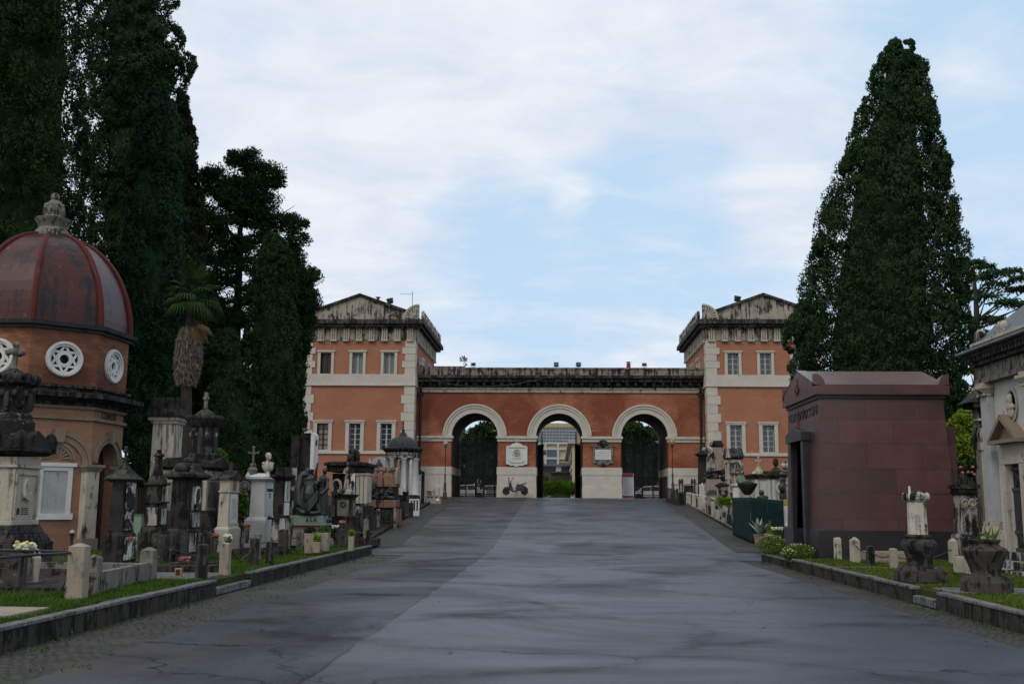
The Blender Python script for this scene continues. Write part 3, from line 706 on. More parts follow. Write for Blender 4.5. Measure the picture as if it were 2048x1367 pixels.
        rb.ring(xe, zc, rad - .12, rad + .03, YT - .52, YT - .4, *( (math.pi / 2, math.pi) if s_ > 0 else (0, math.pi / 2)))
        gp_(rb, 'shell_relief', M['marble_soft'], ao)
    # antefixes along the inner roof edge
    first = None
    for k in range(13):
        y = YT + 1.0 + k * .98; a = MB()
        xx = cx + sgn * (TW + .45)
        if first is None:
            a.ex([(-.28, 0), (.28, 0), (.34, .5), (.22, .82), (0, .98), (-.22, .82), (-.34, .5)], -.1, .1)
            first = a.build('antefix', M['marble_dirty'], parent); first.location = (xx - CX, y - YC, z_c1 - G0)
        else:
            o = first.copy(); COL.objects.link(o); o.parent = parent; o.location = (xx - CX, y - YC, z_c1 - G0)
tower(TLX, 1, gate); tower(TRX, -1, gate)

# central block
ax = [CX - 6.77, CX, CX + 6.77]; AR = 1.88; ZS = zC(872.5)
xl, xr = TLX + TW + .02, TRX - TW - .02
z_stone = zC(934); z_wb0, z_wb1 = zC(785), zC(776); z_cor = zC(752.5); z_par = zC(737)
mb = MB(); ms = MB(); ml = MB()
xs = [xl] + sum([[a - AR, a + AR] for a in ax], []) + [xr]
for i in range(0, 8, 2):
    mb.box(xs[i], xs[i + 1], YC, YB, z_stone, ZS)
    ms.box(xs[i] - (.05 if i else 0), xs[i + 1] + (.05 if i < 6 else 0), YC - .06, YB, G0 - 1, z_stone - .24)
    ms.box(xs[i] - (.08 if i else 0), xs[i + 1] + (.08 if i < 6 else 0), YC - .09, YB - .01, z_stone - .24 - .36, z_stone + .003)
    ms.box(xs[i] - (.07 if i else 0), xs[i + 1] + (.07 if i < 6 else 0), YC - .12, YB - .02, G0 - 1, G0 + .85)
N = 24
for i, a in enumerate(ax):
    pts = [(a + AR * math.cos(math.pi * (1 - k / N)), ZS + AR * math.sin(math.pi * (1 - k / N))) for k in range(N + 1)]
    for k in range(N):
        (xa, za), (xb, zb_) = pts[k], pts[k + 1]
        for y in (YC, YB): mb.quad((xa, y, za), (xb, y, zb_), (xb, y, z_wb0), (xa, y, z_wb0))
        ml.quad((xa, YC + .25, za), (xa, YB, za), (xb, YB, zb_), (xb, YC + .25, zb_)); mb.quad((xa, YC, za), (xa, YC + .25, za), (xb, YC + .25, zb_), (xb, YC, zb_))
for i in range(0, 8, 2): mb.box(xs[i], xs[i + 1], YC, YB, ZS, z_wb0)
for a in ax:
    for s_ in (-1, 1):
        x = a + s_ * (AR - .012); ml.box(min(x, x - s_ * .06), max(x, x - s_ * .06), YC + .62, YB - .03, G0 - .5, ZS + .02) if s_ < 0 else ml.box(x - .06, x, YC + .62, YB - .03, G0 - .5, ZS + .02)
gp_(ml, 'passage_shade_lining', M['lining'], nrm=False)  # vault and jamb faces whose dark colour stands for the passage shade
gp_(mb, 'arch_wall', M['gate_brick_old'], nrm=False)
gp_(ms, 'stone_base', M['travertine'])
for a in ax:
    r = MB(); r.ring(a, ZS, AR - .03, AR + .36, YC - .1, YC + .3); r.ring(a, ZS, AR + .36, AR + .56, YC - .17, YC + .3); r.ring(a, ZS, AR + .56, AR + .7, YC - .24, YC + .3)
    gp_(r, 'archivolt', M['travertine']); r = MB(); r.ring(a, ZS, AR - .02, AR + .5, YB - .1, YB + .12); gp_(r, 'rear_archivolt', M['travertine'])
im = MB()
for i in range(0, 8, 2):
    e0, e1 = (.16 if i else 0), (.16 if i < 6 else 0)
    im.box(xs[i] - e0, xs[i + 1] + e1, YC - .2, YC + .6, ZS - .17, ZS + .02); im.box(xs[i] - e0 * .4, xs[i + 1] + e1 * .4, YC - .1, YC + .58, ZS - .42, ZS - .17)
gp_(im, 'impost_course', M['travertine'])
fb = MB(); fb.box(xl, xr, YC - .12, YC + .4, z_wb0, z_wb1); fb.box(xl, xr, YC - .2, YC + .4, z_wb1 - .09, z_wb1 + .004)
gp_(fb, 'frieze_band', M['marble_soft'])
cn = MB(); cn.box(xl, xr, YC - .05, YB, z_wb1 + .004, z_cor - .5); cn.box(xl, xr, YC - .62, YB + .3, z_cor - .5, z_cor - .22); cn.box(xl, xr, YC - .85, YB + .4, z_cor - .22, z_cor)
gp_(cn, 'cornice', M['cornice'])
md = MB()
n = 32
for k in range(n):
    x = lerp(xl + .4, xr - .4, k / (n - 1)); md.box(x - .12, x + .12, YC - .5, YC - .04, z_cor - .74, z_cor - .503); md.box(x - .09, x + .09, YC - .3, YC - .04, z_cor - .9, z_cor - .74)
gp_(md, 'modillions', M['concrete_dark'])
pp = MB(); pp.box(xl, xr, YC - .5, YC - .1, z_cor, z_par); pp.box(xl - .01, xr + .01, YC - .57, YC - .03, z_par - .1, z_par + .02)
pp.box(xl, xl + 3.8, YC - .55, YC - .08, z_cor + .002, z_par + .12)
for x in (xl + 5.2, CX - 4, CX + 1.8, CX + 6.6): pp.box(x - .25, x + .25, YC - .53, YC - .08, z_cor + .003, z_par - .1)
gp_(pp, 'parapet', M['parapet'])
rf = MB(); rf.box(xl, xr, YC - .1, YB, z_cor, z_cor + .2); gp_(rf, 'roof', M['lead'])
# drainpipes in the corners
for x, s_ in ((xl + .28, 1), (xr - .28, -1)):
    dp = MB(); dp.tube([(x, YC - .14, G0), (x, YC - .14, zC(788)), (x, YC - .3, zC(782)), (x, YC - .35, zC(770))], .1, 8)
    for k in range(6): dp.tube([(x, YC - .14, G0 + .6 + k * 1.4), (x, YC - .14, G0 + .72 + k * 1.4)], .13, 8)
    dp.fr(x, YC - .14, zC(790), zC(784), .4, .26)
    gp_(dp, 'drainpipe', M['iron'])
# loose cables over the cornice
cbm = MB(); P = [at(px, py, YC - 1.0) for px, py in ((850, 752), (868, 760), (890, 766), (918, 770), (950, 773), (985, 772), (1030, 768), (1075, 759), (1113, 750))]
cbm.tube(P, .016, 5); cbm.tube([at(px, py, YC - .3) for px, py in ((842, 880), (858, 880), (868, 875), (874, 871))], .014, 5)
gp_(cbm, 'cable', M['iron_grey'])
# inscription tablets
def tablet(px0, px1, py0, py1):
    a = at(px0, py1, YC); b_ = at(px1, py0, YC); return (a.x + b_.x) / 2, b_.x - a.x, a.z, b_.z
cx, w_, z0, z1 = tablet(1012, 1055, 891, 928)
tl = thing('wall_tablet', 'white marble tablet with a cross on top and round medallion, left of the middle arch', 'plaque', (cx, YC - .09, z0))
m_ = MB(); h = z1 - z0
m_.ey([(-w_ / 2, 0), (-w_ * .4, 0), (-w_ * .3, -.1), (-w_ * .14, -.1), (0, -.2), (w_ * .14, -.1), (w_ * .3, -.1), (w_ * .4, 0), (w_ / 2, 0), (w_ / 2, h * .93), (w_ * .43, h), (w_ * .3, h * 1.0), (w_ * .2, h * 1.1), (0, h * 1.17), (-w_ * .2, h * 1.1), (-w_ * .3, h), (-w_ * .43, h), (-w_ / 2, h * .93)], -.06, .09)
m_.build('slab', M['marble'], tl, bev=.01)
m_ = MB(); m_.box(-w_ * .4, w_ * .4, -.1, -.05, h * .88, h * .93); m_.build('ledge', M['marble_soft'], tl); m_ = MB()
m_.ey([(-w_ * .39, h * .2), (-w_ * .28, h * .07), (w_ * .28, h * .07), (w_ * .39, h * .2), (w_ * .39, h * .24), (w_ * .26, h * .11), (-w_ * .26, h * .11), (-w_ * .39, h * .24)], -.09, -.05)
m_.build('border', M['marble_soft'], tl)
m_ = MB(); m_.ring(0, h * .64, .19, .26, -.12, -.05, 0, 2 * math.pi, 24); m_.ell((0, -.06, h * .64), (.14, .05, .16), 12, 8); m_.build('medallion', M['marble_soft'], tl, smooth=True)
m_ = MB()
for zz_ in (.5, .42, .34, .26):
    x = -.32
    while x < .32:
        l = random.uniform(.05, .13); m_.box(x, min(.34, x + l), -.067, -.059, h * zz_, h * zz_ + .035); x += l + .04
m_.build('inscription', M['inkgrey'], tl)
m_ = MB(); m_.box(-.03, .03, -.05, .01, h * 1.15, h * 1.15 + .42); m_.box(-.13, .13, -.052, .008, h * 1.15 + .22, h * 1.15 + .28); m_.build('cross', M['marble'], tl)
cx, w_, z0, z1 = tablet(1184, 1228, 893, 926)
tr = thing('wall_tablet', 'grey framed tablet under a dark carved crest, right of the middle arch', 'plaque', (cx, YC - .09, z0)); h = z1 - z0
m_ = MB(); m_.ey([(-w_ * .46, 0), (-w_ * .3, 0), (-w_ * .22, -.12), (0, -.2), (w_ * .22, -.12), (w_ * .3, 0), (w_ * .46, 0), (w_ * .46, h), (-w_ * .46, h)], -.05, .09); m_.box(-w_ * .54, w_ * .54, -.12, .08, h, h + .07); m_.box(-w_ * .5, w_ * .5, -.09, .08, h - .06, h)
m_.build('frame', M['concrete_grey'], tr, bev=.008)
m_ = MB(); m_.box(-w_ * .36, w_ * .36, -.075, -.045, h * .22, h * .82); m_.build('slab', M['marble'], tr)
m_ = MB()
for k in range(5):
    x = -w_ * .3
    while x < w_ * .3:
        l = random.uniform(.04, .12); m_.box(x, min(w_ * .32, x + l), -.082, -.074, h * (.7 - k * .1), h * (.7 - k * .1) + .03); x += l + .04
m_.build('inscription', M['inkgrey'], tr)
m_ = MB(); m_.ell((0, -.08, h + .2), (.26, .1, .3), 14, 9, .12, 3)
for k in range(7):
    a = math.pi * (k + .5) / 7; m_.ell((.34 * math.cos(a), -.07, h + .16 + .26 * math.sin(a)), (.12, .07, .12), 8, 6, .1, k)
m_.ell((0, -.08, -.1), (.2, .08, .14), 10, 7, .15, 9)
m_.build('crest', M['dark'], tr, smooth=True)

# wrought iron gates: leaf geometry built once
def gate_leaf(mb, w_, h, cross=True, arch=True):
    for k in range(int(w_ / .09) + 1):
        x = -w_ / 2 + .03 + k * .09; mb.tube([(x, 0, .05), (x, 0, h)], .022, 5)
    for z in (.12, .32, h * .4, h * .86, h - .12, h): mb.box(-w_ / 2, w_ / 2, -.03, .03, z - .03, z + .03)
    for x in (-w_ / 2, w_ / 2): mb.box(x - .05, x + .05, -.05, .05, 0, h + .02)
def closed_gate(cx, label):
    g = thing('iron_gate', label, 'gate', (cx, YB - .9, gz(88)), group='iron gates in the side arches')
    W, H = 3.66, 4.55
    m1 = MB(); gate_leaf(m1, W, H); m1.build('bars', M['iron'], g)
    m2 = MB(); m2.box(-.46, -.3, -.06, .06, 0, 5.75); m2.box(.3 - .16 + .1, .4, -.06, .06, 0, 5.95)
    for k in range(40): m2.box(-.3, .24, -.02, .02, .1 + k * .142, .16 + k * .142)
    for x in (-1.2, 1.25): m2.box(x - .05, x + .05, -.05, .05, 0, H)
    m2.build('centre_posts', M['iron'], g)
    m3 = MB()
    for k in range(19):
        a = math.pi * k / 18; r0, r1 = .55, 1.32
        if abs(math.cos(a)) > .22: m3.tube([(r0 * math.cos(a), 0, H + .0 + r0 * math.sin(a)), (r1 * math.cos(a), 0, H + r1 * math.sin(a))], .022, 5); m3.ell((1.34 * math.cos(a), 0, H + 1.34 * math.sin(a)), (.05, .03, .05), 6, 4)
        if abs(math.cos(a)) > .3: m3.tube([(r0 * math.cos(a), 0, H - r0 * math.sin(a)), (1.0 * math.cos(a), 0, H - 1.0 * math.sin(a))], .03, 5)
    m3.ring(0, H, .5, .58, -.03, .03, 0, 2 * math.pi, 30); m3.ring(0, H, 1.14, 1.2, -.03, .03, 0, 2 * math.pi, 36)
    m3.build('sunburst', M['iron'], g)
    m4 = MB()
    for k in range(27):
        x = -W / 2 + .07 + k * .135; m4.ring(x, 1.02, .045, .065, -.02, .02, 0, 2 * math.pi, 8); m4.ring(x, H - .25, .045, .065, -.02, .02, 0, 2 * math.pi, 8)
    m4.build('scrollwork', M['iron'], g)
    return g
closed_gate(ax[0], 'closed black iron gate with tall centre bars under the left arch')
closed_gate(ax[2], 'closed black iron gate behind the red and white notice, under the right arch')
og = thing('iron_gate', 'black iron gate standing open against both sides of the middle arch', 'gate', (ax[1], YB - .6, gz(88)))
for s_ in (-1, 1):
    l = MB(); gate_leaf(l, 1.78, 4.5)
    for k in range(7):
        a = math.pi / 2 * k / 6; l.tube([(.85, 0, 4.5), (.85 - 1.5 * math.cos(a), 0, 4.5 + 1.1 * math.sin(a))], .02, 5)
    for k in range(30): l.box(-.86, .86, -.015, .015, .2 + k * .14, .25 + k * .14)
    ang = R(90) + s_ * R(15)
    l.xf(Matrix.Translation((s_ * 1.84, 0, 0)) @ Matrix.Rotation(-ang, 4, 'Z') @ Matrix.Translation((.89 , 0, 0)))
    l.build('gate_leaf', M['iron'], og)
# notice board
p = at(1256.5, 990, 84.2)
nb = thing('notice_board', 'white notice board with crimson bands at top and bottom in the right arch', 'notice', (p.x, 84.2, gz(84)))
m_ = MB(); m_.box(-.46, .46, 0, .05, .02, 2.02); m_.build('board', M['sheet'], nb, bev=.008)
m_ = MB(); m_.box(-.455, .42, -.006, 0, 1.72, 2.0); m_.box(-.455, .42, -.006, 0, .06, .24); m_.build('colour_band', M['redband'], nb)
m_ = MB()
for k in range(15):
    m_.box(-.38, .38 - random.uniform(.05, .5), -.005, 0, 1.6 - k * .085, 1.62 - k * .085)
m_.build('printed_lines', M['inkgrey'], nb)

# floodlights, antenna, chimney, plant, air conditioner
def flood(px, py, Y, rz, tilt, label, s=1.0, zb=None):
    p = at(px, py, Y); g = thing('floodlight', label, 'floodlight', (p.x, Y, zb if zb else p.z), rz, 'floodlights on the gatehouse roof')
    m_ = MB(); m_.fr(0, 0, -.17 * s, .17 * s, .36 * s, .12 * s, .4 * s, .26 * s); m_.xf(Matrix.Translation((0, 0, .3 * s)) @ Matrix.Rotation(tilt, 4, 'X')); m_.build('housing', M['black'], g, bev=.015)
    m_ = MB(); m_.box(-.16 * s, .16 * s, -.14 * s, -.125 * s, -.12 * s, .12 * s); m_.xf(Matrix.Translation((0, 0, .3 * s)) @ Matrix.Rotation(tilt, 4, 'X')); m_.build('lens', M['glass'], g)
    m_ = MB(); m_.box(-.03, .03, -.03, .03, 0, .12 * s); m_.tube([(-.23 * s, 0, .3 * s), (-.23 * s, 0, .1 * s), (.23 * s, 0, .1 * s), (.23 * s, 0, .3 * s)], .018, 5); m_.build('bracket', M['iron'], g)
zp = z_par + .02
flood(1112.5, 735, YC - .3, 0, R(-10), 'left of the two upright floodlights above the middle arch', .95, zp)
flood(1157, 735, YC - .3, .2, R(-10), 'right of the two upright floodlights above the middle arch', .95, zp)
flood(946.5, 737, YC - .3, 0, R(-60), 'low flat floodlight on the parapet beside the weed', .9, zp)
flood(1289, 738, YC - .3, 0, R(-60), 'low flat floodlight on the parapet beside the red flue', .9, zp)
zr = lambda x, c: lerp(zT(588), zT(631) + .16, abs(x - c) / (TW - .05))
for px, c, sg, lb in ((780, TLX, 1, 'tilted floodlight on the roof slope of the left tower'), (1475, TRX, -1, 'tilted floodlight on the roof slope of the right tower')):
    x = at(px, 612, YT).x; flood(px, 612, YT + .2, sg * -.6, R(25), lb, 1.25, zr(x, c) - .02)
p = at(826.5, 606, YT + .3); an = thing('antenna', 'thin rooftop antenna on the inner corner of the left tower', 'antenna', (p.x, YT - .2, zT(641) + 1.2))
m_ = MB(); m_.tube([(0, 0, 0), (0, 0, 1.15)], .022, 6); m_.build('mast', M['iron_grey'], an)
m_ = MB(); m_.tube([(-1.0, 0, .92), (.04, 0, .92)], .014, 5); m_.build('boom', M['iron_grey'], an)
p = at(1257, 737, YC + 1); ch = thing('chimney_flue', 'short red flue with a flat cap on the parapet roof', 'flue', (p.x, YC + 1, z_cor + .2))
m_ = MB(); m_.lathe(0, 0, [(.17, 0), (.17, 1.0)], 14); m_.build('pipe', plain('red_flue_paint', (.3, .04, .03), .5), ch, smooth=True)
m_ = MB(); m_.lathe(0, 0, [(.1, 1.0), (.1, 1.08), (.26, 1.1), (.03, 1.17)], 14); m_.build('cap', M['iron_grey'], ch, smooth=True)
p = at(842.5, 731, YT + 2.2); ac = thing('air_conditioner', 'grey air conditioner box on the inner wall of the left tower', 'air conditioner', (TLX + TW + .2, YT + 2.3, zC(731)))
m_ = MB(); m_.box(-.17, .2, -.4, .4, 0, .6); m_.build('case', M['paint'], ac, bev=.02)
m_ = MB(); m_.lathe(0, 0, [(.22, .0), (.22, .02)], 16); m_.xf(Matrix.Translation((.2, 0, .3)) @ Matrix.Rotation(R(90), 4, 'Y')); m_.build('fan_grille', M['black'], ac)
# vents on the tower roof
p = at(760, 601, YT + 1.5); v_ = thing('roof_vent', 'small terracotta vent pot on the left tower roof', 'vent', (p.x, YT + .6, zr(p.x, TLX) - .03))
m_ = MB(); m_.lathe(0, 0, [(.13, 0), (.11, .3), (.2, .32), (.2, .38), (.05, .42)], 10); m_.build('pot', M['terracotta'], v_, smooth=True)
# ---------------------------------------------------------------- monuments: shared helpers
class Mon:
    """a monument measured at picture point (px, py) on depth Y; local frame: x right, y away, z up from its base"""
    def __init__(s, name, label, cat, px, py, Y, group=None, rz=0.0):
        p = at(px, py, Y); s.Y = Y; s.px = px; s.py = py; s.b = p; s.s = (at(px + 10, py, Y) - p).x / 10
        s.o = thing(name, label, cat, p, rz, group)
    def H(s, py): return at(s.px, py, s.Y).z - s.b.z
    def X(s, px): return (px - s.px) * s.s
    def down(s, mat, w, d, name='plinth', extra=.35):      # plinth carried down to the ground
        m = MB(); m.fr(0, d * 0, -max(.3, s.b.z - gz(s.Y) + extra), 0, w, d); m.build(name, M[mat], s.o, bev=.015)
def remesh(o, vox=.02, smooth=4):
    r = o.modifiers.new('merge', 'REMESH'); r.mode = 'VOXEL'; r.voxel_size = vox; r.use_smooth_shade = True
    if smooth:
        m = o.modifiers.new('soft', 'SMOOTH'); m.iterations = smooth; m.factor = .5
    return o
def cross(mb, z, h, w, t, cx=0, cy=0, axis='x'):
    mb.box(cx - t / 2, cx + t / 2, cy - t / 2, cy + t / 2, z, z + h)
    zc = z + h * .66
    if axis == 'x': mb.box(cx - w / 2, cx + w / 2, cy - t / 2 + .003, cy + t / 2 - .003, zc - t / 2, zc + t / 2)
    else: mb.box(cx - t / 2 + .003, cx + t / 2 - .003, cy - w / 2, cy + w / 2, zc - t / 2, zc + t / 2)
def fleury(mb, z, h, w, t, axis='x', cx=0, cy=0):
    cross(mb, z, h, w, t, cx, cy, axis); zc = z + h * .66
    for dx, dz in ((-w / 2, 0), (w / 2, 0), (0, z + h - zc)):
        c = (cx + (dx if axis == 'x' else 0), cy + (dx if axis != 'x' else 0), zc + dz); mb.ell(c, (t * .9, t * .9, t * .9), 8, 6)
def draped(mb, h, lean=0.0, seed=0, x=0, y=0, z=0, arms=True, face=0.0, folds=.05):
    """a robed standing figure, a head to about 1/7 of the height; merged by remesh"""
    r = random.Random(seed); k = h / 1.7; C = lambda a, b, c: (x + lean * c + k * (a * math.cos(face) - b * math.sin(face)), y + k * (a * math.sin(face) + b * math.cos(face)), z + k * c)
    n = 14; vs = []; prof = [(.25, 0), (.24, .3), (.2, .7), (.165, 1.0), (.19, 1.22), (.2, 1.34), (.1, 1.44), (.055, 1.48)]
    m = len(prof); fs = []
    for rr_, zz_ in prof:
        for q in range(n * 2):
            a = math.pi * q / n; w_ = rr_ * (1 + folds * (1.2 - zz_ / 1.4) * math.sin(6 * a + 2 * zz_ + seed) * 2); vs.append(C(w_ * math.cos(a) * (1.1 if zz_ > 1.1 else 1), w_ * .75 * math.sin(a), zz_))
    for i in range(m - 1):
        for q in range(2 * n): fs.append((i * 2 * n + q, i * 2 * n + (q + 1) % (2 * n), (i + 1) * 2 * n + (q + 1) % (2 * n), (i + 1) * 2 * n + q))
    fs.append(tuple(range(2 * n - 1, -1, -1))); fs.append(tuple((m - 1) * 2 * n + q for q in range(2 * n)))
    mb.add(vs, fs)
    mb.tube([C(0, 0, 1.42), C(0, -.02, 1.52)], .06 * k, 8)
    mb.ell(C(0, -.02, 1.6), (.085 * k, .1 * k, .12 * k), 12, 9)
    if arms:
        mb.tube([C(-.2, 0, 1.34), C(-.27, -.04, 1.1), C(-.1, -.2, 1.0)], [.06 * k, .055 * k, .04 * k], 8)
        mb.tube([C(.2, 0, 1.34), C(.28, -.03, 1.08), C(.2, -.16, .85)], [.06 * k, .055 * k, .04 * k], 8)
def gravepost(name, label, px, py0, py1, w_px, mat, group, point=.08, Y=None, z=.235, chamfer=False, rz=0.0):
    """a post whose foot is seen at py1: placed where that sight line meets the ground at height z"""
    if Y is None: p = gp(px, py1, z)
    else: p = at(px, py1, Y)
    s = p.y / FPX; w_ = w_px * s; h = at(px, py0, p.y).z - p.z
    m = MB(); m.fr(0, 0, -.1, h - point, w_, w_, w_ * .96, w_ * .96); m.fr(0, 0, h - point, h, w_ * 1.02, w_ * 1.02, w_ * .18, w_ * .18)
    o = m.build(name, M[mat], None, bev=.01); o.location = p; o.rotation_euler = (0, 0, rz)
    tag(o, label, 'post', group); return o, p, h
def rail(name, label, pts, r=.018, mat='iron', cat='rail', group=None):
    m = MB(); m.tube(pts, r, 7); o = m.build(name, M[mat], None, smooth=True); return tag(o, label, cat, group)
def flowers(mb_leaf, mb_pet, c, r, n, seed, size=.03, h=.1):
    g = random.Random(seed)
    for i in range(n):
        a = g.uniform(0, 6.28); q = r * math.sqrt(g.random()); p = (c[0] + q * math.cos(a), c[1] + q * math.sin(a), c[2] + h * (.5 + .5 * g.random()))
        if mb_leaf is not None: mb_leaf.tube([(c[0] + q * .3 * math.cos(a), c[1] + q * .3 * math.sin(a), c[2]), p], .006, 4)
        mb_pet.ell(p, (size, size, size * .7), 6, 4)
def leafball(name, mat, c, r, n, size, seed, parent=None, up=.3, squash=True):
    """a clump of leaf-sized faces filling an ellipsoid"""
    g = np.random.default_rng(seed); P = g.normal(size=(n, 3)); P /= np.linalg.norm(P, axis=1)[:, None]; Q = P * (g.random(n)[:, None] ** .35)
    C = np.asarray(c) + Q * np.asarray(r); return leaves(name, mat, C, P + np.array([0, 0, up]), size, g, parent)
def leaves(name, mat, C, D, size, g, parent=None, asp=.45, N=None):
    """kite leaves at C, pointing roughly along D"""
    n = len(C); D = D + g.normal(scale=.55, size=(n, 3)); D /= np.linalg.norm(D, axis=1)[:, None]
    if N is not None:                          # leaves lie roughly along the skin of their clump
        N = N + g.normal(scale=.35, size=(n, 3)); N /= np.linalg.norm(N, axis=1)[:, None]; D = D - .8 * (D * N).sum(1)[:, None] * N; D /= np.linalg.norm(D, axis=1)[:, None] + 1e-9
    T = np.cross(D, g.normal(size=(n, 3)) if N is None else N); T /= np.linalg.norm(T, axis=1)[:, None] + 1e-9
    L = (size * (.6 + .8 * g.random(n)))[:, None]; W = L * asp
    V = np.empty((n, 4, 3)); V[:, 0] = C - D * L * .5; V[:, 1] = C + T * W * .5; V[:, 2] = C + D * L * .5; V[:, 3] = C - T * W * .5
    return raw_mesh(name, V.reshape(-1, 3), np.arange(n * 4).reshape(n, 4), mat, parent)
LP = 'stone posts round the plots on the left'; RP = 'stone posts round the plots on the right'
def relief_head(mb, y, z, s, face='x'):   # small profile relief on a +X face
    q = [(.05, -.19), (.055, -.12), (.095, -.105), (.1, -.07), (.115, -.05), (.105, -.025), (.14, .005), (.1, .05), (.1, .11), (.05, .17), (-.02, .185), (-.09, .14), (-.11, .06), (-.09, -.02), (-.07, -.08), (-.085, -.17), (-.19, -.25), (-.1, -.31), (.08, -.31), (.15, -.26)]
    mb.ex([(y + a * s, z + b * s) for a, b in q], -.03 * s, .03 * s)

# ---------------------------------------------------------------- the octagonal chapel on the left
OC = at(86, 720, 30.0); OX, OY = OC.x - .02, 30.0; OR = 2.42; ORO = R(-3)
corner = [Vector((OX + OR * math.cos(ORO + R(22.5 + 45 * k)), OY + OR * math.sin(ORO + R(22.5 + 45 * k)), 0)) for k in range(8)]
def zO(py): return at(194, py, corner[7].y).z       # heights read at the near corner
chp = thing('octagonal_chapel', 'octagonal brick chapel under a red ribbed dome with star shaped round windows', 'chapel', (OX, OY, .2))
def ow(mb, name, mat, parent=chp, **k): return mb.mv(-OX, -OY, -.2).build(name, mat, parent, **k)
def octa(mb, r, z0, z1, r2=None):
    mb.lathe(OX, OY, [(r, z0), (r2 or r, z1)], 8, ORO + R(22.5)); return mb
AP = OR * math.cos(R(22.5)); SW = 2 * OR * math.sin(R(22.5))    # apothem and side width
def onface(mb, k, out=0.0):
    """local (u, depth, z) with -y outwards on face k -> world; face 0 looks to +X, 6 to -Y"""
    a = ORO + R(45 * k)
    Mx = Matrix.Translation((OX + math.cos(a) * (AP + out), OY + math.sin(a) * (AP + out), 0)) @ Matrix.Rotation(a + R(90), 4, 'Z')
    return mb.xf(Mx)
z_d0, z_dr, z_c2a, z_c2b, z_m0, z_m1, z_str, z_imp = zO(668), zO(768), zO(795), zO(778), zO(806), zO(795), zO(838), zO(930)
m = MB()
# brick drum with round window openings drawn as real recesses: eight panels with circular holes
def panel_with_hole(mb, w, z0, z1, zc, r, th=.28, n=28):
    pts = [(r * math.cos(2 * math.pi * k / n), zc + r * math.sin(2 * math.pi * k / n)) for k in range(n)]
    def outer(k):
        a = 2 * math.pi * k / n; c, s_ = math.cos(a), math.sin(a); hx = w / 2
        tx = hx / abs(c) if abs(c) > 1e-6 else 1e9; tz = ((z1 - zc) if s_ > 0 else (zc - z0)) / abs(s_) if abs(s_) > 1e-6 else 1e9
        q = min(tx, tz); return (q * c, zc + q * s_)
    ang = sorted([2 * math.pi * k / n for k in range(n)] + [math.atan2(zz_ - zc, xx) % (2 * math.pi) for xx in (-w / 2, w / 2) for zz_ in (z0, z1)])
    def o2(a):
        c, s_ = math.cos(a), math.sin(a); tx = (w / 2) / abs(c) if abs(c) > 1e-6 else 1e9; tz = ((z1 - zc) if s_ > 0 else (zc - z0)) / abs(s_) if abs(s_) > 1e-6 else 1e9
        q = min(tx, tz); return (q * c, zc + q * s_)
    for i in range(len(ang)):
        a, b = ang[i], ang[(i + 1) % len(ang)]
        ia, ib = (r * math.cos(a), zc + r * math.sin(a)), (r * math.cos(b), zc + r * math.sin(b)); oa, ob = o2(a), o2(b)
        mb.quad((ia[0], 0, ia[1]), (ib[0], 0, ib[1]), (ob[0], 0, ob[1]), (oa[0], 0, oa[1]))
        mb.quad((ia[0], 0, ia[1]), (ia[0], th, ia[1]), (ib[0], th, ib[1]), (ib[0], 0, ib[1]))
zw = zO(724)
for k in range(8):
    q = MB(); panel_with_hole(q, SW, z_c2b, z_d0, zw, .43); onface(q, k); m.join(q)
ow(m, 'drum_wall', M['chapel_brick'], nrm=False)
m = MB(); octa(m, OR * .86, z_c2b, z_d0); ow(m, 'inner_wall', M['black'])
for k in (5, 6, 7, 0):
    f = MB(); f.ring(0, zw, .37, .51, -.06, .1, 0, 2 * math.pi, 36); f.ring(0, zw, .43, .485, -.1, -.04, 0, 2 * math.pi, 36); f.ring(0, zw, .13, .2, -.03, .06, 0, 2 * math.pi, 24)
    onface(f, k); fo = ow(f, 'round_window', M['marble'])
    s_ = MB()
    for tri in (0, 1):
        for j in range(3):
            a0 = R(90 + 60 * tri + 120 * j); a1 = a0 + R(120); r_ = .41
            p0, p1 = Vector((r_ * math.cos(a0), 0, zw + r_ * math.sin(a0))), Vector((r_ * math.cos(a1), 0, zw + r_ * math.sin(a1)))
            dv = (p1 - p0).normalized(); nv = Vector((-dv.z, 0, dv.x)) * .032; y0, y1 = -.02 - .004 * tri, .05
            vs = [p0 - nv, p1 - nv, p1 + nv, p0 + nv]
            s_.add([(v.x, y0, v.z) for v in vs] + [(v.x, y1, v.z) for v in vs], [(0, 1, 2, 3), (7, 6, 5, 4), (0, 4, 5, 1), (1, 5, 6, 2), (2, 6, 7, 3), (3, 7, 4, 0)])
    onface(s_, k); s_.mv(-OX, -OY, -.2); s_.build('star_tracery', M['marble'], fo)
m = MB(); octa(m, OR + .1, z_d0, z_d0 + .09); octa(m, OR + .24, z_d0 + .09, z_d0 + .2, OR + .28); ow(m, 'dome_cornice', M['lead'])
m = MB(); octa(m, OR + .06, z_c2b - .12, z_c2b - .02); octa(m, OR + .16, z_c2b - .02, z_c2b + .05); ow(m, 'drum_ledge', M['dark'])
m = MB(); octa(m, OR + .05, z_c2a + .002, z_c2b - .12); ow(m, 'attic_band', M['chapel_brick'])
m = MB(); octa(m, OR + .12, z_m0 - .12, z_m0); octa(m, OR + .2, z_m0, z_m0 + .09, OR + .5); octa(m, OR + .55, z_m0 + .09, z_m1 + .06); ow(m, 'main_cornice', M['dark'])
m = MB(); octa(m, OR + .06, z_m0 - .2, z_m0 - .122, OR + .1); octa(m, OR + .1, z_str - .05, z_str + .03); ow(m, 'string_moulding', M['stucco'])
m = MB(); octa(m, OR - .02, z_str + .03, z_m0 - .2); ow(m, 'frieze', M['chapel_plaster'])
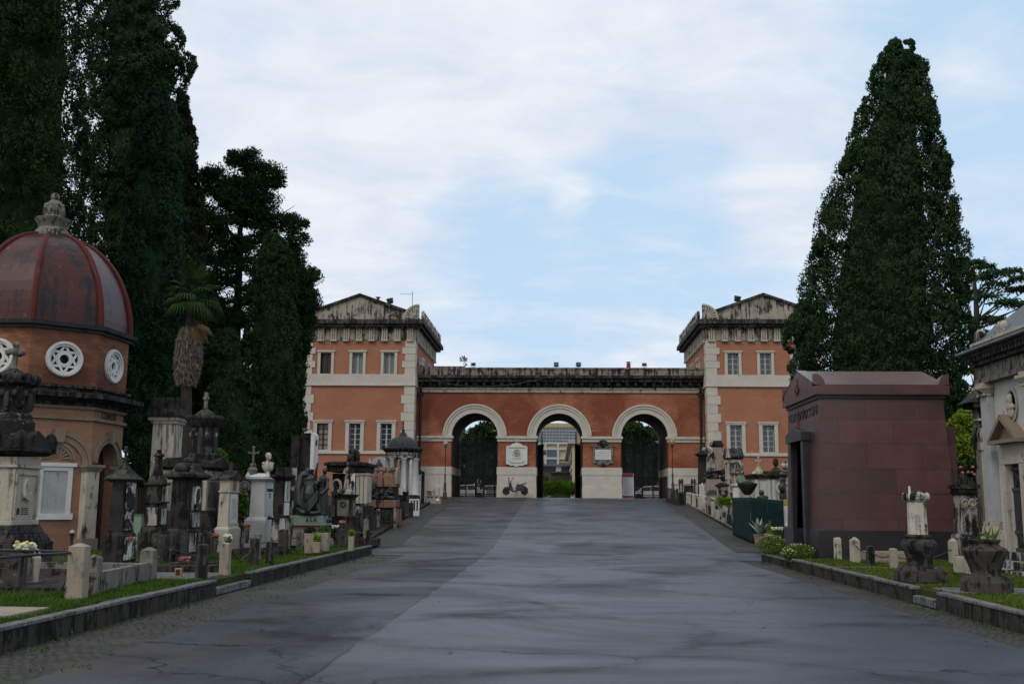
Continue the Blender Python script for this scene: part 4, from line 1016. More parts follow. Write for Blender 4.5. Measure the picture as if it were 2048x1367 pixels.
# dome
z0 = z_d0 + .2; zt = at(98, 474, OY).z; m = MB(); rb = MB(); prof = []
for i in range(15):
    tt = i / 14; prof.append((OR * 1.0 * (math.cos(tt * R(80)) ** .92), lerp(z0, zt, math.sin(tt * R(80)) / math.sin(R(80)))))
r_top = prof[-1][0]
m.lathe(OX, OY, prof, 8, ORO + R(22.5)); ow(m, 'dome', M['domered'])
for k in range(8):
    a = ORO + R(22.5 + 45 * k); pts = [(OX + (r_ + .015) * math.cos(a), OY + (r_ + .015) * math.sin(a), z_) for r_, z_ in prof]
    rb.tube(pts, [lerp(.105, .06, i / 14) for i in range(15)], 8)
ow(rb, 'dome_ribs', M['domerib'], smooth=True)
# lantern
zl = lambda py: at(103, py, OY).z
m = MB(); m.lathe(OX, OY, [(r_top + .05, zt - .06), (r_top + .02, zl(466)), (r_top - .08, zl(458)), (r_top - .04, zl(450)), (r_top + .04, zl(444)), (r_top + .06, zl(440)), (r_top - .1, zl(438))], 16); lo_ = ow(m, 'lantern', M['concrete_grey'], smooth=True)
m = MB(); m.lathe(OX, OY, [(.32, zl(439)), (.25, zl(425)), (.3, zl(414)), (.22, zl(407)), (.12, zl(401))], 12)
for k in range(8):
    a = R(45 * k); m.ell((OX + .24 * math.cos(a), OY + .24 * math.sin(a), zl(424)), (.1, .1, .2), 8, 6); m.ell((OX + .22 * math.cos(a), OY + .22 * math.sin(a), zl(413)), (.1, .1, .08), 8, 6)
m.mv(-OX, -OY, -.2).build('carved_capital', M['concrete_grey'], lo_, smooth=True)
m = MB(); m.ell((OX, OY, zl(394)), (.135, .135, .14), 16, 12); m.mv(-OX, -OY, -.2).build('ball', M['concrete_grey'], lo_, smooth=True)
# lower walls: face 0 door arch, the rest plain with blind arch and window
wm = MB(); zg = -.1
AWR = .62; zsp = zO(925)
for k in range(8):
    q = MB(); w = SW
    if k == 0:
        q.box(-w / 2, -AWR, 0, .4, zg, zsp); q.box(AWR, w / 2, 0, .4, zg, zsp)
        n = 18
        for j in range(n):
            a, b = math.pi * (1 - j / n), math.pi * (1 - (j + 1) / n)
            xa, za, xb, zb_ = AWR * math.cos(a), zsp + AWR * math.sin(a), AWR * math.cos(b), zsp + AWR * math.sin(b)
            q.quad((xa, 0, za), (xb, 0, zb_), (xb, 0, z_str), (xa, 0, z_str)); q.quad((xa, 0, za), (xa, .4, za), (xb, .4, zb_), (xb, 0, zb_))
        q.box(-w / 2, -AWR, 0, .3, zsp, z_str); q.box(AWR, w / 2, 0, .3, zsp, z_str)
    else: q.box(-w / 2, w / 2, 0, .3, zg, z_str)
    onface(q, k); wm.join(q)
ow(wm, 'wall', M['chapel_plaster'], nrm=False)
m = MB(); m.box(-.95, .95, 1.2, 1.3, zg, z_str); m.box(-.95, -.85, .4, 1.2, zg, z_str); m.box(.85, .95, .4, 1.2, zg, z_str); m.box(-.95, .95, .4, 1.3, z_str, z_str + .1); onface(m, 0); ow(m, 'vestibule', M['ochrewall'])
m = MB()
for k in range(9): m.tube([(-.55 + k * .13, .3, .3), (-.55 + k * .13, .3, zsp)], .02, 5)
m.box(-.6, .0, .27, .33, .3, 1.3); onface(m, 0); ow(m, 'iron_door', M['iron'])
m = MB(); m.ring(0, zsp, AWR - .02, AWR + .14, -.06, .1); m.ring(0, zsp, AWR + .14, AWR + .2, -.1, .1); m.fr(0, -.1, zsp + AWR - .02, zsp + AWR + .3, .16, .2, .26, .24); onface(m, 0); ow(m, 'door_arch', M['stucco'])
z_imp0 = zO(933)
for k in (5, 6, 7):
    rr_ = .84; q = MB(); q.ring(0, z_imp0, rr_ - .14, rr_ + .03, -.06, .1, n=30); q.ring(0, z_imp0, rr_ + .03, rr_ + .1, -.1, .1, n=30); q.fr(0, -.08, z_imp0 + rr_ - .18, z_imp0 + rr_ + .2, .24, .18, .28, .22); onface(q, k); ow(q, 'blind_arch', M['stucco'])
    q = MB(); za = zO(921); q.ring(0, za, .34, .43, -.05, .1, n=24); q.ring(0, za, .42, .5, -.08, .1, n=24); 
    for j in range(9):
        a = math.pi * (j + .5) / 9; q.tube([(.06 * math.cos(a), -.01, za + .06 * math.sin(a)), (.33 * math.cos(a), -.02, za + .33 * math.sin(a))], [.012, .04], 5)
    onface(q, k); ow(q, 'shell_lunette', M['stucco'])
    q = MB(); z1_, z0_ = zO(934), zO(1026); q.box(-.55, .55, -.08, .1, z1_, z1_ + .1); q.box(-.46, -.33, -.04, .1, z0_, z1_); q.box(.33, .46, -.04, .1, z0_, z1_); q.box(-.33, .33, -.042, .1, z1_ - .12, z1_); q.box(-.52, .52, -.09, .1, z0_ - .17, z0_)
    onface(q, k); wo = ow(q, 'window', M['marble'])
    q = MB(); q.box(-.33, .33, -.004, .08, z0_, z1_ - .12); onface(q, k); q.mv(-OX, -OY, -.2).build('pane', M['blind'] if False else stone('stained_window_panel_%d' % k, (.42, .43, .44), (.36, .36, .37), .35, stain=(.24, .19, .14), sc=.9, rough=.5), wo)
# corner pilasters with capitals
for k in range(8):
    m = MB(); mc = MB(); a = ORO + R(22.5 + 45 * k); c = Vector((OX + (OR - .02) * math.cos(a), OY + (OR - .02) * math.sin(a), 0))
    q = MB(); q.fr(0, 0, zO(1076), z_imp0 - .12, .36, .42); q.xf(Matrix.Translation(c) @ Matrix.Rotation(a, 4, 'Z')); m.join(q)
    q = MB(); q.fr(0, 0, z_imp0 - .14, z_imp0 - .02, .4, .48, .52, .6); q.fr(0, 0, z_imp0 - .02, z_imp0 + .06, .56, .64); q.fr(0, 0, zg, zO(1076), .46, .54); q.xf(Matrix.Translation(c) @ Matrix.Rotation(a, 4, 'Z')); mc.join(q)
    po_ = ow(m, 'corner_pilaster', M['marble_soft']); mc.mv(-OX, -OY, -.2).build('capital', M['stucco'], po_)
# name over the door
lt = text('name_letters', 'CHIASSI', .27, M['ink'], chp, Matrix.Rotation(ORO, 4, 'Z') @ face_px(AP - .01, 0.0, (z_str + z_m0) / 2 - .285), .008, .86)

# ---------------------------------------------------------------- foreground left
gravepost('stone_post', 'pale beige pointed post with black rail fixed to it, nearest on the left', 152, 1085, 1201, 34, 'concrete', LP, .05, rz=.08)
p = gp(152, 1201, .235); rh = at(148, 1102, p.y)
rail('iron_rail', 'upper black iron rail running left from the pale beige post', [rh, at(0, 1099, 14.6), at(-90, 1096, 15.3)], .017)
rail('iron_rail', 'lower black iron rail running left from the pale beige post', [rh - Vector((0, .0, .02)), at(60, 1109, 13.0), at(-80, 1122, 12.6)], .02)
m = MB(); m.ell(rh, (.045, .045, .045), 10, 8); tag(m.build('rail_knob', M['iron'], None, smooth=True), 'round black knob where two rails meet the beige post', 'knob')
gravepost('stone_post', 'dark grey post behind the black rails in the left corner', 28, 1104, 1182, 32, 'concrete_dark', LP, .03)
# plot with low wall round the dark pillar
o1, p1, h1 = gravepost('stone_post', 'grey pointed post at the near end of the low plot wall', 184, 1108, 1190, 26, 'concrete_grey', LP, .05)
o2, p2, h2 = gravepost('stone_post', 'grey pointed post with a dark hole, far end of the low plot wall', 295, 1093, 1161, 27, 'concrete_grey', LP, .06)
pw = thing('plot_wall', 'low grey concrete wall between two pointed posts around the dark pillar', 'wall', ((p1.x + p2.x) / 2, (p1.y + p2.y) / 2, .2))
dv = (p2 - p1); L = math.hypot(dv.x, dv.y); ang = math.atan2(dv.y, dv.x)
m = MB(); m.fr(0, 0, 0, .36, L - .2, .12); m.rz(ang); m.build('near_wall', M['concrete_grey'], pw, bev=.01)
m = MB(); m.fr(0, 0, 0, .34, 2.2, .12); m.mv(-1.1 - .12, 0, 0); m.mv(dv.x / 2, dv.y / 2, 0); m.build('side_wall', M['concrete_grey'], pw, bev=.01)
m = MB(); m.fr(0, 0, .05, .12, 2.0, L - .4); m.mv(-1.1, 0, 0); m.build('gravel_bed', M['dark'], pw)
# dark pillar with flared cap
P = Mon('pillar_monument', 'dark square pillar with flared pagoda cap and white streaked front', 'monument', 234, 1142, 19.0)
w0, d0 = .36, .66
cx, cy = -.12, .33
m = MB(); m.st(cx, cy, -.2, [(.2 + P.H(1128), w0 + .16, d0 + .14), (P.H(1073) - P.H(1128), w0 + .02, d0), (P.H(1063) - P.H(1073), w0 + .02, d0, w0 - .08, d0 - .1)]); m.build('base', M['darker'], P.o, bev=.015)
m = MB(); m.fr(cx, cy, P.H(1063), P.H(962), w0 - .08, d0 - .12, w0 - .12, d0 - .2); m.build('shaft', M['darker'], P.o, bev=.01)
m = MB(); xx = cx + (w0 - .09) / 2; m.box(xx, xx + .022, cy - .2, cy + .2, P.H(1060), P.H(963)); m.box(xx - .02 + .055, xx + .075, cy - .26, cy + .26, P.H(1120), P.H(1074)); m.build('front_panel', stone('white_panel_with_black_bloom', (.62, .61, .58), (.5, .48, .44), .62, sc=1.6, streak=.2), P.o)
m = MB(); zb, zt_ = P.H(957), P.H(918); ww, dd = .52, .68
prev = None
for i in range(7):
    tt = i / 6; q = (1 - tt) ** 1.7 * .82 + .1 * (1 - tt) + .08; q2 = (1 - (i + 1) / 6) ** 1.7 * .82 + .1 * (1 - (i + 1) / 6) + .08 if i < 6 else .05
    if i < 6: m.fr(cx, cy, lerp(zb, zt_, tt), lerp(zb, zt_, (i + 1) / 6), ww * q, dd * q, ww * q2, dd * q2)
m.fr(cx, cy, P.H(963), zb, ww * .62, dd * .72, ww * .98, dd * .98); m.build('cap', M['dark'], P.o)
m = MB(); m.lathe(cx, cy, [(.04, zt_ - .02), (.055, zt_ + .03), (.03, zt_ + .06)], 8); fleury(m, zt_ + .04, P.H(893) - zt_ - .04, .13, .04, 'y', cx, cy); m.build('finial', M['dark'], P.o)
m = MB(); 
for k in range(10): m.ell((xx + .1, cy - .1 + .04 * math.sin(k * 2.1), P.H(1078) + .03 * math.cos(k * 1.7)), (.03, .03, .025), 6, 4)
m.build('flower_spray', M['redpetal'], P.o, smooth=True)
# lamp standard
L_ = Mon('grave_lamp', 'thin black iron grave lamp with a glass flame beside the beige post', 'lamp', 136, 1178, 14.5)
m = MB(); m.tube([(0, 0, -.2), (0, 0, L_.H(1082))], .018, 6); m.tube([(-.1, 0, 0), (-.03, 0, .14), (0, 0, .2)], .014, 5); m.tube([(.1, 0, 0), (.03, 0, .14), (0, 0, .2)], .014, 5); m.lathe(0, 0, [(.015, L_.H(1082)), (.03, L_.H(1071)), (.04, L_.H(1067)), (.03, L_.H(1066))], 10); m.build('stand', M['iron'], L_.o)
m = MB(); m.lathe(0, 0, [(.025, L_.H(1067)), (.04, L_.H(1064)), (.02, L_.H(1060)), (.004, L_.H(1058))], 8); m.build('glass_flame', M['globe'], L_.o, smooth=True)
# flowers and jug, left
B = Mon('flower_bouquet', 'wrapped bouquet of pale yellow and white flowers behind the black rails', 'bouquet', 52, 1128, 16.0)
m = MB(); m.lathe(0, 0, [(.07, -.25), (.08, .1)], 10); m.build('vase', M['concrete_grey'], B.o, smooth=True)
m = MB(); flowers(None, m, (-.03, 0, .12), .15, 26, 3, .045, .2); m.build('blossoms', M['cloth'], B.o, smooth=True)
m = MB(); flowers(None, m, (-.06, -.03, .16), .1, 9, 4, .04, .2); m.build('yellow_blossoms', M['yellow'], B.o, smooth=True)
B = Mon('flower_jug', 'white arched handle jug beside the pale bouquet', 'jug', 72, 1130, 16.1)
m = MB(); m.lathe(0, 0, [(.05, -.25), (.06, -.08), (.07, .12), (.05, .14)], 12); m.build('body', M['marble_soft'], B.o, smooth=True)
m = MB(); m.tube([(.05 * math.cos(a), 0, .12 + .13 * math.sin(a)) for a in [math.pi * k / 8 for k in range(9)]], .014, 6); m.build('handle', M['marble'], B.o, smooth=True)
# tall monument at the left edge
P = Mon('sculpted_monument', 'tall marble monument with oval portrait, black gabled cornice, carved drum and cross on top', 'monument', 16, 1118, 19.0)
cx, cy, W, D = -.46, .5, .92, .98
m = MB(); m.st(cx, cy, -.3, [(.3 + P.H(1085), W + .5, D + .44), (P.H(1068) - P.H(1085), W + .44, D + .36, W + .3, D + .24), (P.H(1050) - P.H(1068), W + .24, D + .2, W + .08, D + .08)]); m.build('base', M['dark'], P.o, bev=.02)
m = MB(); m.st(cx, cy, P.H(1050), [(P.H(1040) - P.H(1050), W + .04, D + .04), (P.H(934) - P.H(1040), W - .04, D - .04), (.06, W + .06, D + .06), (P.H(908) - P.H(934) - .1, W - .02, D - .02)]); m.build('pedestal', M['marble_soft'], P.o, bev=.012)
m = MB(); xf = cx + (W - .04) / 2; m.ex([(cy - .44, P.H(1035)), (cy - .36, P.H(1035)), (cy - .36, P.H(948)), (cy + .36, P.H(948)), (cy + .36, P.H(1035)), (cy + .44, P.H(1035)), (cy + .44, P.H(943)), (cy - .44, P.H(943))], xf, xf + .03)
m.build('border', M['marble_soft'], P.o)
m = MB(); q = MB(); q.lathe(0, 0, [(.16, 0), (.16, .03), (.13, .035)], 20); q.xf(Matrix.Translation((xf, cy, P.H(978))) @ Matrix.Rotation(R(90), 4, 'Y') @ Matrix.Diagonal((1.35, 1, 1, 1))); m.join(q); m.build('portrait_oval', M['marble'], P.o, smooth=True)
m = MB(); relief_head(m, 0, 0, .8); m.mv(xf + .05, cy, P.H(972)); m.build('portrait_relief', M['marble_soft'], P.o, smooth=True)
m = MB(); q = MB(); q.lathe(0, 0, [(.05, 0), (.05, .015)], 14); q.xf(Matrix.Translation((xf, cy - .26, P.H(1022))) @ Matrix.Rotation(R(90), 4, 'Y') @ Matrix.Diagonal((1.3, 1, 1, 1))); m.join(q)
for k in range(4): m.box(xf, xf + .012, cy - .15, cy + .12, P.H(1016 + 4 * k), P.H(1016 + 4 * k) + .012)
m.build('photo_plate', M['ink'], P.o)
m = MB(); zc0, zc1 = P.H(908), P.H(895)
m.st(cx, cy, zc0, [(.06, W + .1, D + .1, W + .3, D + .3), (zc1 - zc0 - .06, W + .36, D + .36)])
for ax_ in 'xy':
    hw = .62
    poly = [(-hw, zc1), (hw, zc1), (hw * .9, zc1 + .1), (0, P.H(857)), (-hw * .9, zc1 + .1)]
    (m.ey([(x + cx, z) for x, z in poly], cy - D / 2 - .15, cy + D / 2 + .15) if ax_ == 'y' else m.ex([(y + cy, z) for y, z in poly], cx - W / 2 - .148, cx + W / 2 + .148))
for sx in (-1, 1):
    for sy in (-1, 1): m.lathe(cx + sx * .56, cy + sy * .58, [(.12, zc1), (.13, zc1 + .18), (.08, zc1 + .3), (.02, zc1 + .34)], 8)
m.build('gabled_cornice', M['darker'], P.o, bev=.01)
m = MB(); zz = P.H(862); m.lathe(cx, cy, [(.46, zz - .1), (.46, P.H(840)), (.4, P.H(834)), (.4, P.H(826)), (.34, P.H(820)), (.33, P.H(772)), (.37, P.H(768))], 20); m.build('drum', stone('soot_and_white_carved_stone', (.3, .29, .27), (.15, .145, .14), .8, sc=2.2, streak=.3, lich=(.45, .44, .41)), P.o, smooth=True)
m = MB()
for k in range(10):
    a = 2 * math.pi * k / 10; m.ell((cx + .34 * math.cos(a), cy + .34 * math.sin(a), P.H(798) + .04 * math.sin(k * 2.3)), (.09, .09, .2), 8, 6, .1, k); m.ell((cx + .35 * math.cos(a + .3), cy + .35 * math.sin(a + .3), P.H(783)), (.07, .07, .08), 8, 6)
m.build('carved_figures', M['dark'], P.o, smooth=True)
m = MB(); m.lathe(cx, cy, [(.38, P.H(768)), (.46, P.H(762)), (.46, P.H(757)), (.4, P.H(755))], 20)
for k in range(14):
    a = 2 * math.pi * k / 14; m.ell((cx + .42 * math.cos(a), cy + .42 * math.sin(a), P.H(752)), (.09, .09, .11), 8, 6)
m.lathe(cx, cy, [(.38, P.H(755)), (.36, P.H(748)), (.16, P.H(735)), (.07, P.H(730))], 16); m.build('cap', M['dark'], P.o, smooth=True)
m = MB(); m.lathe(cx, cy, [(.07, P.H(731)), (.05, P.H(724))], 8); fleury(m, P.H(727), P.H(682) - P.H(727), .34, .075, 'y', cx, cy); fleury(m, P.H(727), P.H(682) - P.H(727), .3, .07, 'x', cx, cy); m.build('cross', M['concrete_grey'], P.o)

# ---------------------------------------------------------------- middle group, left
P = Mon('portrait_pillar', 'dark stone pillar with a white panel holding an oval portrait', 'monument', 368, 1116, 23.4)
cx, cy, W, D = -.2, .5, .5, .98
m = MB(); m.st(cx, cy, -.2, [(.2 + P.H(1108), W + .14, D + .12), (P.H(1062) - P.H(1108), W + .02, D + .0), (P.H(1056) - P.H(1062), W + .02, D, W - .06, D - .1)]); m.build('base', M['dark'], P.o, bev=.012)
m = MB(); m.fr(cx, cy, P.H(1056), P.H(958), W - .06, D - .12, W - .08, D - .16); m.build('shaft', M['darker'], P.o, bev=.01)
m = MB(); xf = cx + W / 2 - .035; m.box(xf, xf + .02, cy - .26, cy + .3, P.H(1020), P.H(972)); m.box(xf, xf + .03, cy - .3, cy + .34, P.H(1054), P.H(1024)); m.box(xf + .01, xf + .055, cy - .4, cy + .42, P.H(1104), P.H(1066)); m.build('white_panel', M['marble_dirty'], P.o)
m = MB(); q = MB(); q.lathe(0, 0, [(.19, 0), (.19, .03), (.15, .035), (.13, .02)], 22); q.xf(Matrix.Translation((xf + .02, cy + .02, P.H(994))) @ Matrix.Rotation(R(90), 4, 'Y') @ Matrix.Diagonal((1.4, 1, 1, 1))); m.join(q); m.build('portrait_oval', M['marble'], P.o, smooth=True)
m = MB(); relief_head(m, 0, 0, .9); m.mv(xf + .05, cy, P.H(990)); m.build('portrait_relief', M['bronze'], P.o, smooth=True)
m = MB()
for k in range(7): m.box(xf + .03, xf + .036, cy - .22, cy + .26 - random.uniform(0, .1), P.H(1028 + 3.4 * k), P.H(1028 + 3.4 * k) + .012)
m.build('inscription', M['inkgrey'], P.o)
m = MB(); z_ = P.H(958); m.st(cx, cy, z_, [(.06, W + .02, D - .02, W + .22, D + .14), (.06, W + .26, D + .16), (.05, W + .26, D + .16, W + .1, D)]); m.st(cx, cy, z_ + .17, [(P.H(930) - z_ - .17, W + .04, D - .1, W - .1, D * .5)])
for s_ in (-1, 1): m.ell((cx, cy + s_ * .36, P.H(935)), (.2, .16, .13), 10, 7)
m.lathe(cx, cy, [(.1, P.H(932)), (.09, P.H(921)), (.12, P.H(920)), (.1, P.H(914)), (.03, P.H(912))], 10); m.build('cap', M['dark'], P.o, smooth=True)

P = Mon('drum_monument', 'massive pale pedestal carrying a black round drum with a mossy dome and cross', 'monument', 365, 1088, 28.0)
cx, cy, W, D = .0, .7, 1.2, 1.3; cx = P.X(362)
m = MB(); m.st(cx, cy, -.3, [(.3 + P.H(1058), W + .6, D + .5), (P.H(1034) - P.H(1058), W + .5, D + .4, W + .34, D + .3), (P.H(1020) - P.H(1034), W + .26, D + .2, W + .06, D + .06)]); m.build('base', M['darker'], P.o, bev=.02)
m = MB(); m.st(cx, cy, P.H(1020), [(P.H(957) - P.H(1020), W, D), (.05, W + .08, D + .08), (P.H(939) - P.H(957) - .05, W, D)]); m.build('pedestal', M['marble_soft'], P.o, bev=.012)
m = MB(); m.box(cx - W / 2 + .14, cx + W / 2 - .1, cy - D / 2 - .02, cy - D / 2, P.H(1018), P.H(962)); m.box(cx + W / 2, cx + W / 2 + .02, cy - D / 2 + .15, cy + D / 2 - .15, P.H(1014), P.H(962)); m.build('side_panel', M['concrete_grey'], P.o)
m = MB(); z_ = P.H(939); m.st(cx, cy, z_, [(.08, W + .1, D + .1, W + .36, D + .36), (.1, W + .42, D + .42)])
for ax_ in 'xy':
    hw = .78; poly = [(-hw, z_ + .18), (hw, z_ + .18), (0, P.H(912))]
    (m.ey([(x + cx, z) for x, z in poly], cy - D / 2 - .2, cy + D / 2 + .2) if ax_ == 'y' else m.ex([(y + cy, z) for y, z in poly], cx - W / 2 - .198, cx + W / 2 + .198))
m.build('gabled_cornice', M['darker'], P.o)
dx = P.X(379)
m = MB(); m.lathe(dx, cy, [(.47, P.H(925)), (.45, P.H(907)), (.38, P.H(903)), (.37, P.H(852)), (.41, P.H(849)), (.45, P.H(844))], 22); m.build('drum', M['dark'], P.o, smooth=True)
for k in range(8):
    m = MB(); a = R(45 * k - 60); m.ell((dx + .375 * math.cos(a), cy + .375 * math.sin(a), P.H(866)), (.045, .045, .07), 8, 6); m.build('rosette', M['marble_dirty'], P.o, smooth=True)
m = MB(); m.lathe(dx, cy, [(.46, P.H(845)), (.5, P.H(838)), (.46, P.H(836))], 22)
for k in range(16):
    a = 2 * math.pi * k / 16; m.ell((dx + .46 * math.cos(a), cy + .46 * math.sin(a), P.H(833)), (.085, .085, .09), 8, 6)
m.build('scalloped_ring', M['darker'], P.o, smooth=True)
m = MB(); m.lathe(dx, cy, [(.38, P.H(838)), (.33, P.H(828)), (.2, P.H(819)), (.08, P.H(813)), (.06, P.H(811))], 18); m.build('dome', M['concrete_dark'], P.o, smooth=True)
m = MB(); cross(m, P.H(813), P.H(779) - P.H(813), .2, .085, dx, cy, 'y'); cross(m, P.H(813), P.H(779) - P.H(813), .16, .08, dx, cy, 'x'); m.build('cross', M['concrete_grey'], P.o)

P = Mon('slab_tomb', 'tall white streaked block under a flat black cap behind the round drum', 'monument', 328, 990, 31.5)
m = MB(); m.fr(0, 0, -P.b.z, P.H(848), .74, .7, .7, .66); m.build('body', stone('brown_streaked_white_stone', (.5, .48, .43), (.42, .4, .35), .5, stain=(.15, .12, .085), sc=1.6, streak=.9), P.o)
m = MB(); z_ = P.H(848); m.st(0, 0, z_, [(.1, .78, .74, .84, .8), (.1, .94, .9)]); m.build('moulding', M['marble_soft'], P.o)
m = MB(); m.st(0, 0, z_ + .2, [(P.H(818) - z_ - .2, 1.16, 1.1, .98, .94), (P.H(797) - P.H(818), .86, .8)]); m.build('cap', M['darker'], P.o, bev=.015)

P = Mon('lantern_monument', 'small dark stepped monument with a stone lantern and white panel', 'monument', 298, 1088, 25.8)
cx, cy = 0, .3
m = MB(); m.st(cx, cy, -.25, [(.25 + P.H(1064), .62, .6), (P.H(1052) - P.H(1064), .56, .54, .5, .5), (P.H(1006) - P.H(1052), .42, .46), (.05, .5, .54)]); m.build('base', M['dark'], P.o, bev=.012)
m = MB(); z_ = P.H(1006) + .05; m.st(cx, cy, z_, [(P.H(969) - z_, .4, .42, .38, .4), (.06, .5, .52), (P.H(950) - P.H(969) - .06, .4, .42, .26, .28), (P.H(930) - P.H(950), .22, .22, .16, .18)]); m.build('shaft', M['dark'], P.o, bev=.01)
m = MB(); m.box(cx + .2, cx + .215, cy - .14, cy + .14, P.H(1002), P.H(972)); m.box(cx + .21, cx + .225, cy - .16, cy + .16, P.H(1048), P.H(1016)); m.box(cx - .14, cx + .14, cy - .245, cy - .23, P.H(1050), P.H(1014)); m.build('white_panel', M['marble_dirty'], P.o)
m = MB(); m.lathe(cx, cy, [(.1, P.H(930)), (.06, P.H(926)), (.1, P.H(920)), (.1, P.H(912)), (.15, P.H(910)), (.1, P.H(905)), (.05, P.H(903)), (.07, P.H(899)), (.02, P.H(897))], 10); m.build('stone_lantern', M['dark'], P.o, smooth=True)

P = Mon('gabled_stele', 'slim white marble stele with a gable, small oval photo and long inscription', 'stele', 450, 1072, 28.0)
cx, cy, W, D = -.12, .55, .3, .9
m = MB(); m.st(cx, cy, -.5, [(.5 + P.H(1058), W + .12, D + .2), (P.H(1052) - P.H(1058), W + .12, D + .2, W, D + .02)]); m.build('base', M['marble_soft'], P.o, bev=.012)
m = MB(); m.fr(cx, cy, P.H(1052), P.H(984), W, D, W - .03, D - .08); m.fr(cx, cy, P.H(984) + .002, P.H(981), W + .04, D); m.fr(cx, cy, P.H(981), P.H(958), W - .02, D - .06); m.build('shaft', M['marble_soft'], P.o, bev=.01)
m = MB(); m.ex([(cy - .5, P.H(958)), (cy + .5, P.H(958)), (cy + .5, P.H(955)), (cy, P.H(940)), (cy - .5, P.H(955))], cx - .2, cx + .2); m.build('gable', M['dark'], P.o)
m = MB(); xf = cx + W / 2 - .005; m.ex([(cy - .42, P.H(958)), (cy - .3, P.H(958)), (cy, P.H(948)), (cy + .3, P.H(958)), (cy + .42, P.H(958)), (cy, P.H(943))], xf + .02, xf + .05); m.build('gable_moulding', M['marble'], P.o)
m = MB(); q = MB(); q.lathe(0, 0, [(.13, 0), (.13, .025)], 18); q.xf(Matrix.Translation((xf - .01, cy, P.H(969))) @ Matrix.Rotation(R(90), 4, 'Y') @ Matrix.Diagonal((1.5, 1, 1, 1))); m.join(q); m.build('photo_oval', M['terracotta'], P.o)
m = MB(); m.box(xf - .005, xf + .01, cy - .3, cy + .3, P.H(1046), P.H(988)); mo = m.build('panel', M['marble'], P.o)
m = MB()
for k in range(12): m.box(xf + .01, xf + .016, cy - .22, cy + .22 - random.uniform(0, .1), P.H(998 + 3.6 * k), P.H(998 + 3.6 * k) + .014)
m.build('inscription', M['inkgrey'], P.o)
m = MB(); m.st(cx - .1, cy + .1, P.H(950), [(P.H(938) - P.H(950), .3, .4, .2, .3)]); m.lathe(cx + .02, cy, [(.07, P.H(941)), (.05, P.H(934)), (.07, P.H(930)), (.02, P.H(921))], 8); m.build('finial', M['concrete_dark'], P.o, smooth=True)

# white marble bust on a tall pedestal
P = Mon('bust_monument', 'bright white pedestal with corner horns carrying a bald marble bust in profile', 'monument', 520, 1065, 30.0)
cx, cy, W, D = P.X(511), .5, .43, .95
m = MB(); m.st(cx, cy, -.6, [(.6 + P.H(1040), W + .18, D + .28), (P.H(1033) - P.H(1040), W + .16, D + .26, W + .06, D + .1)]); m.build('base', M['marble'], P.o, bev=.012)
m = MB(); m.fr(cx, cy, P.H(1033), P.H(962), W + .02, D, W - .03, D - .06); m.build('shaft', M['marble'], P.o, bev=.01)
m = MB(); z_ = P.H(962); m.st(cx, cy, z_, [(.07, W, D - .02, W + .2, D + .16), (.07, W + .26, D + .22), (P.H(945) - z_ - .14, W + .24, D + .2, .16, .24)])
for sx in (-1, 1):
    for sy in (-1, 1): m.fr(cx + sx * (W / 2 + .08), cy + sy * (D / 2 + .06), z_ + .13, z_ + .27, .13, .13, .03, .03)
m.build('cap', M['marble'], P.o, bev=.006)
xf = cx + W / 2; m = MB(); m.box(xf - .005, xf + .02, cy - .36, cy + .36, P.H(1028), P.H(968)); m.build('panel', M['marble'], P.o)
m = MB()
for zz_, w_, h_ in ((979, .6, .09), (987, .2, .05), (992.5, .1, .06)):
    y = cy - w_ / 2
    while y < cy + w_ / 2 - .02:
        l = random.uniform(.03, .06); m.box(xf + .018, xf + .026, y, y + l, P.H(zz_) - h_ / 2, P.H(zz_) + h_ / 2); y += l + .018
m.build('inscription', M['ink'], P.o)
b = MB(); bx, by = P.X(520), cy; k = .265
q = MB()
q.lathe(0, 0, [(.1, 0), (.085, .06), (.1, .12)], 14)
q.ell((0, 0, .3), (.13, .24, .2), 16, 12); q.ell((.0, 0, .41), (.1, .27, .08), 14, 10)
q.tube([(0, 0, .42), (.02, 0, .58)], [.075, .06], 12)
q.ell((.02, 0, .69), (.115, .095, .135), 16, 12); q.ell((-.01, 0, .72), (.105, .1, .1), 14, 10)
q.ell((.13, 0, .675), (.022, .018, .035), 8, 6); q.ell((.105, 0, .6), (.045, .05, .045), 10, 8); q.ell((.12, .03, .71), (.02, .03, .014), 8, 6); q.ell((.12, -.03, .71), (.02, .03, .014), 8, 6)
q.ell((.125, 0, .632), (.022, .04, .014), 8, 6)
for s_ in (-1, 1): q.ell((0, s_ * .1, .68), (.025, .018, .04), 8, 6); q.ell((.06, s_ * .1, .3), (.09, .08, .17), 10, 8)
q.xf(Matrix.Translation((bx, by, P.H(946) - .02)) @ Matrix.Rotation(R(-38), 4, 'Z') @ Matrix.Diagonal((.84, .84, .8, 1)))
o = q.build('bust', M['marble_soft'], P.o); remesh(o, .009, 1)
m = MB(); 
for k in range(12): m.ell((xf + .12 + .04 * math.sin(k * 2), cy - .3 + .05 * math.cos(k * 3), P.H(1037) + .02 * k % .08), (.03, .03, .03), 6, 4)
m.build('dry_flowers', M['dark'], P.o, smooth=True)

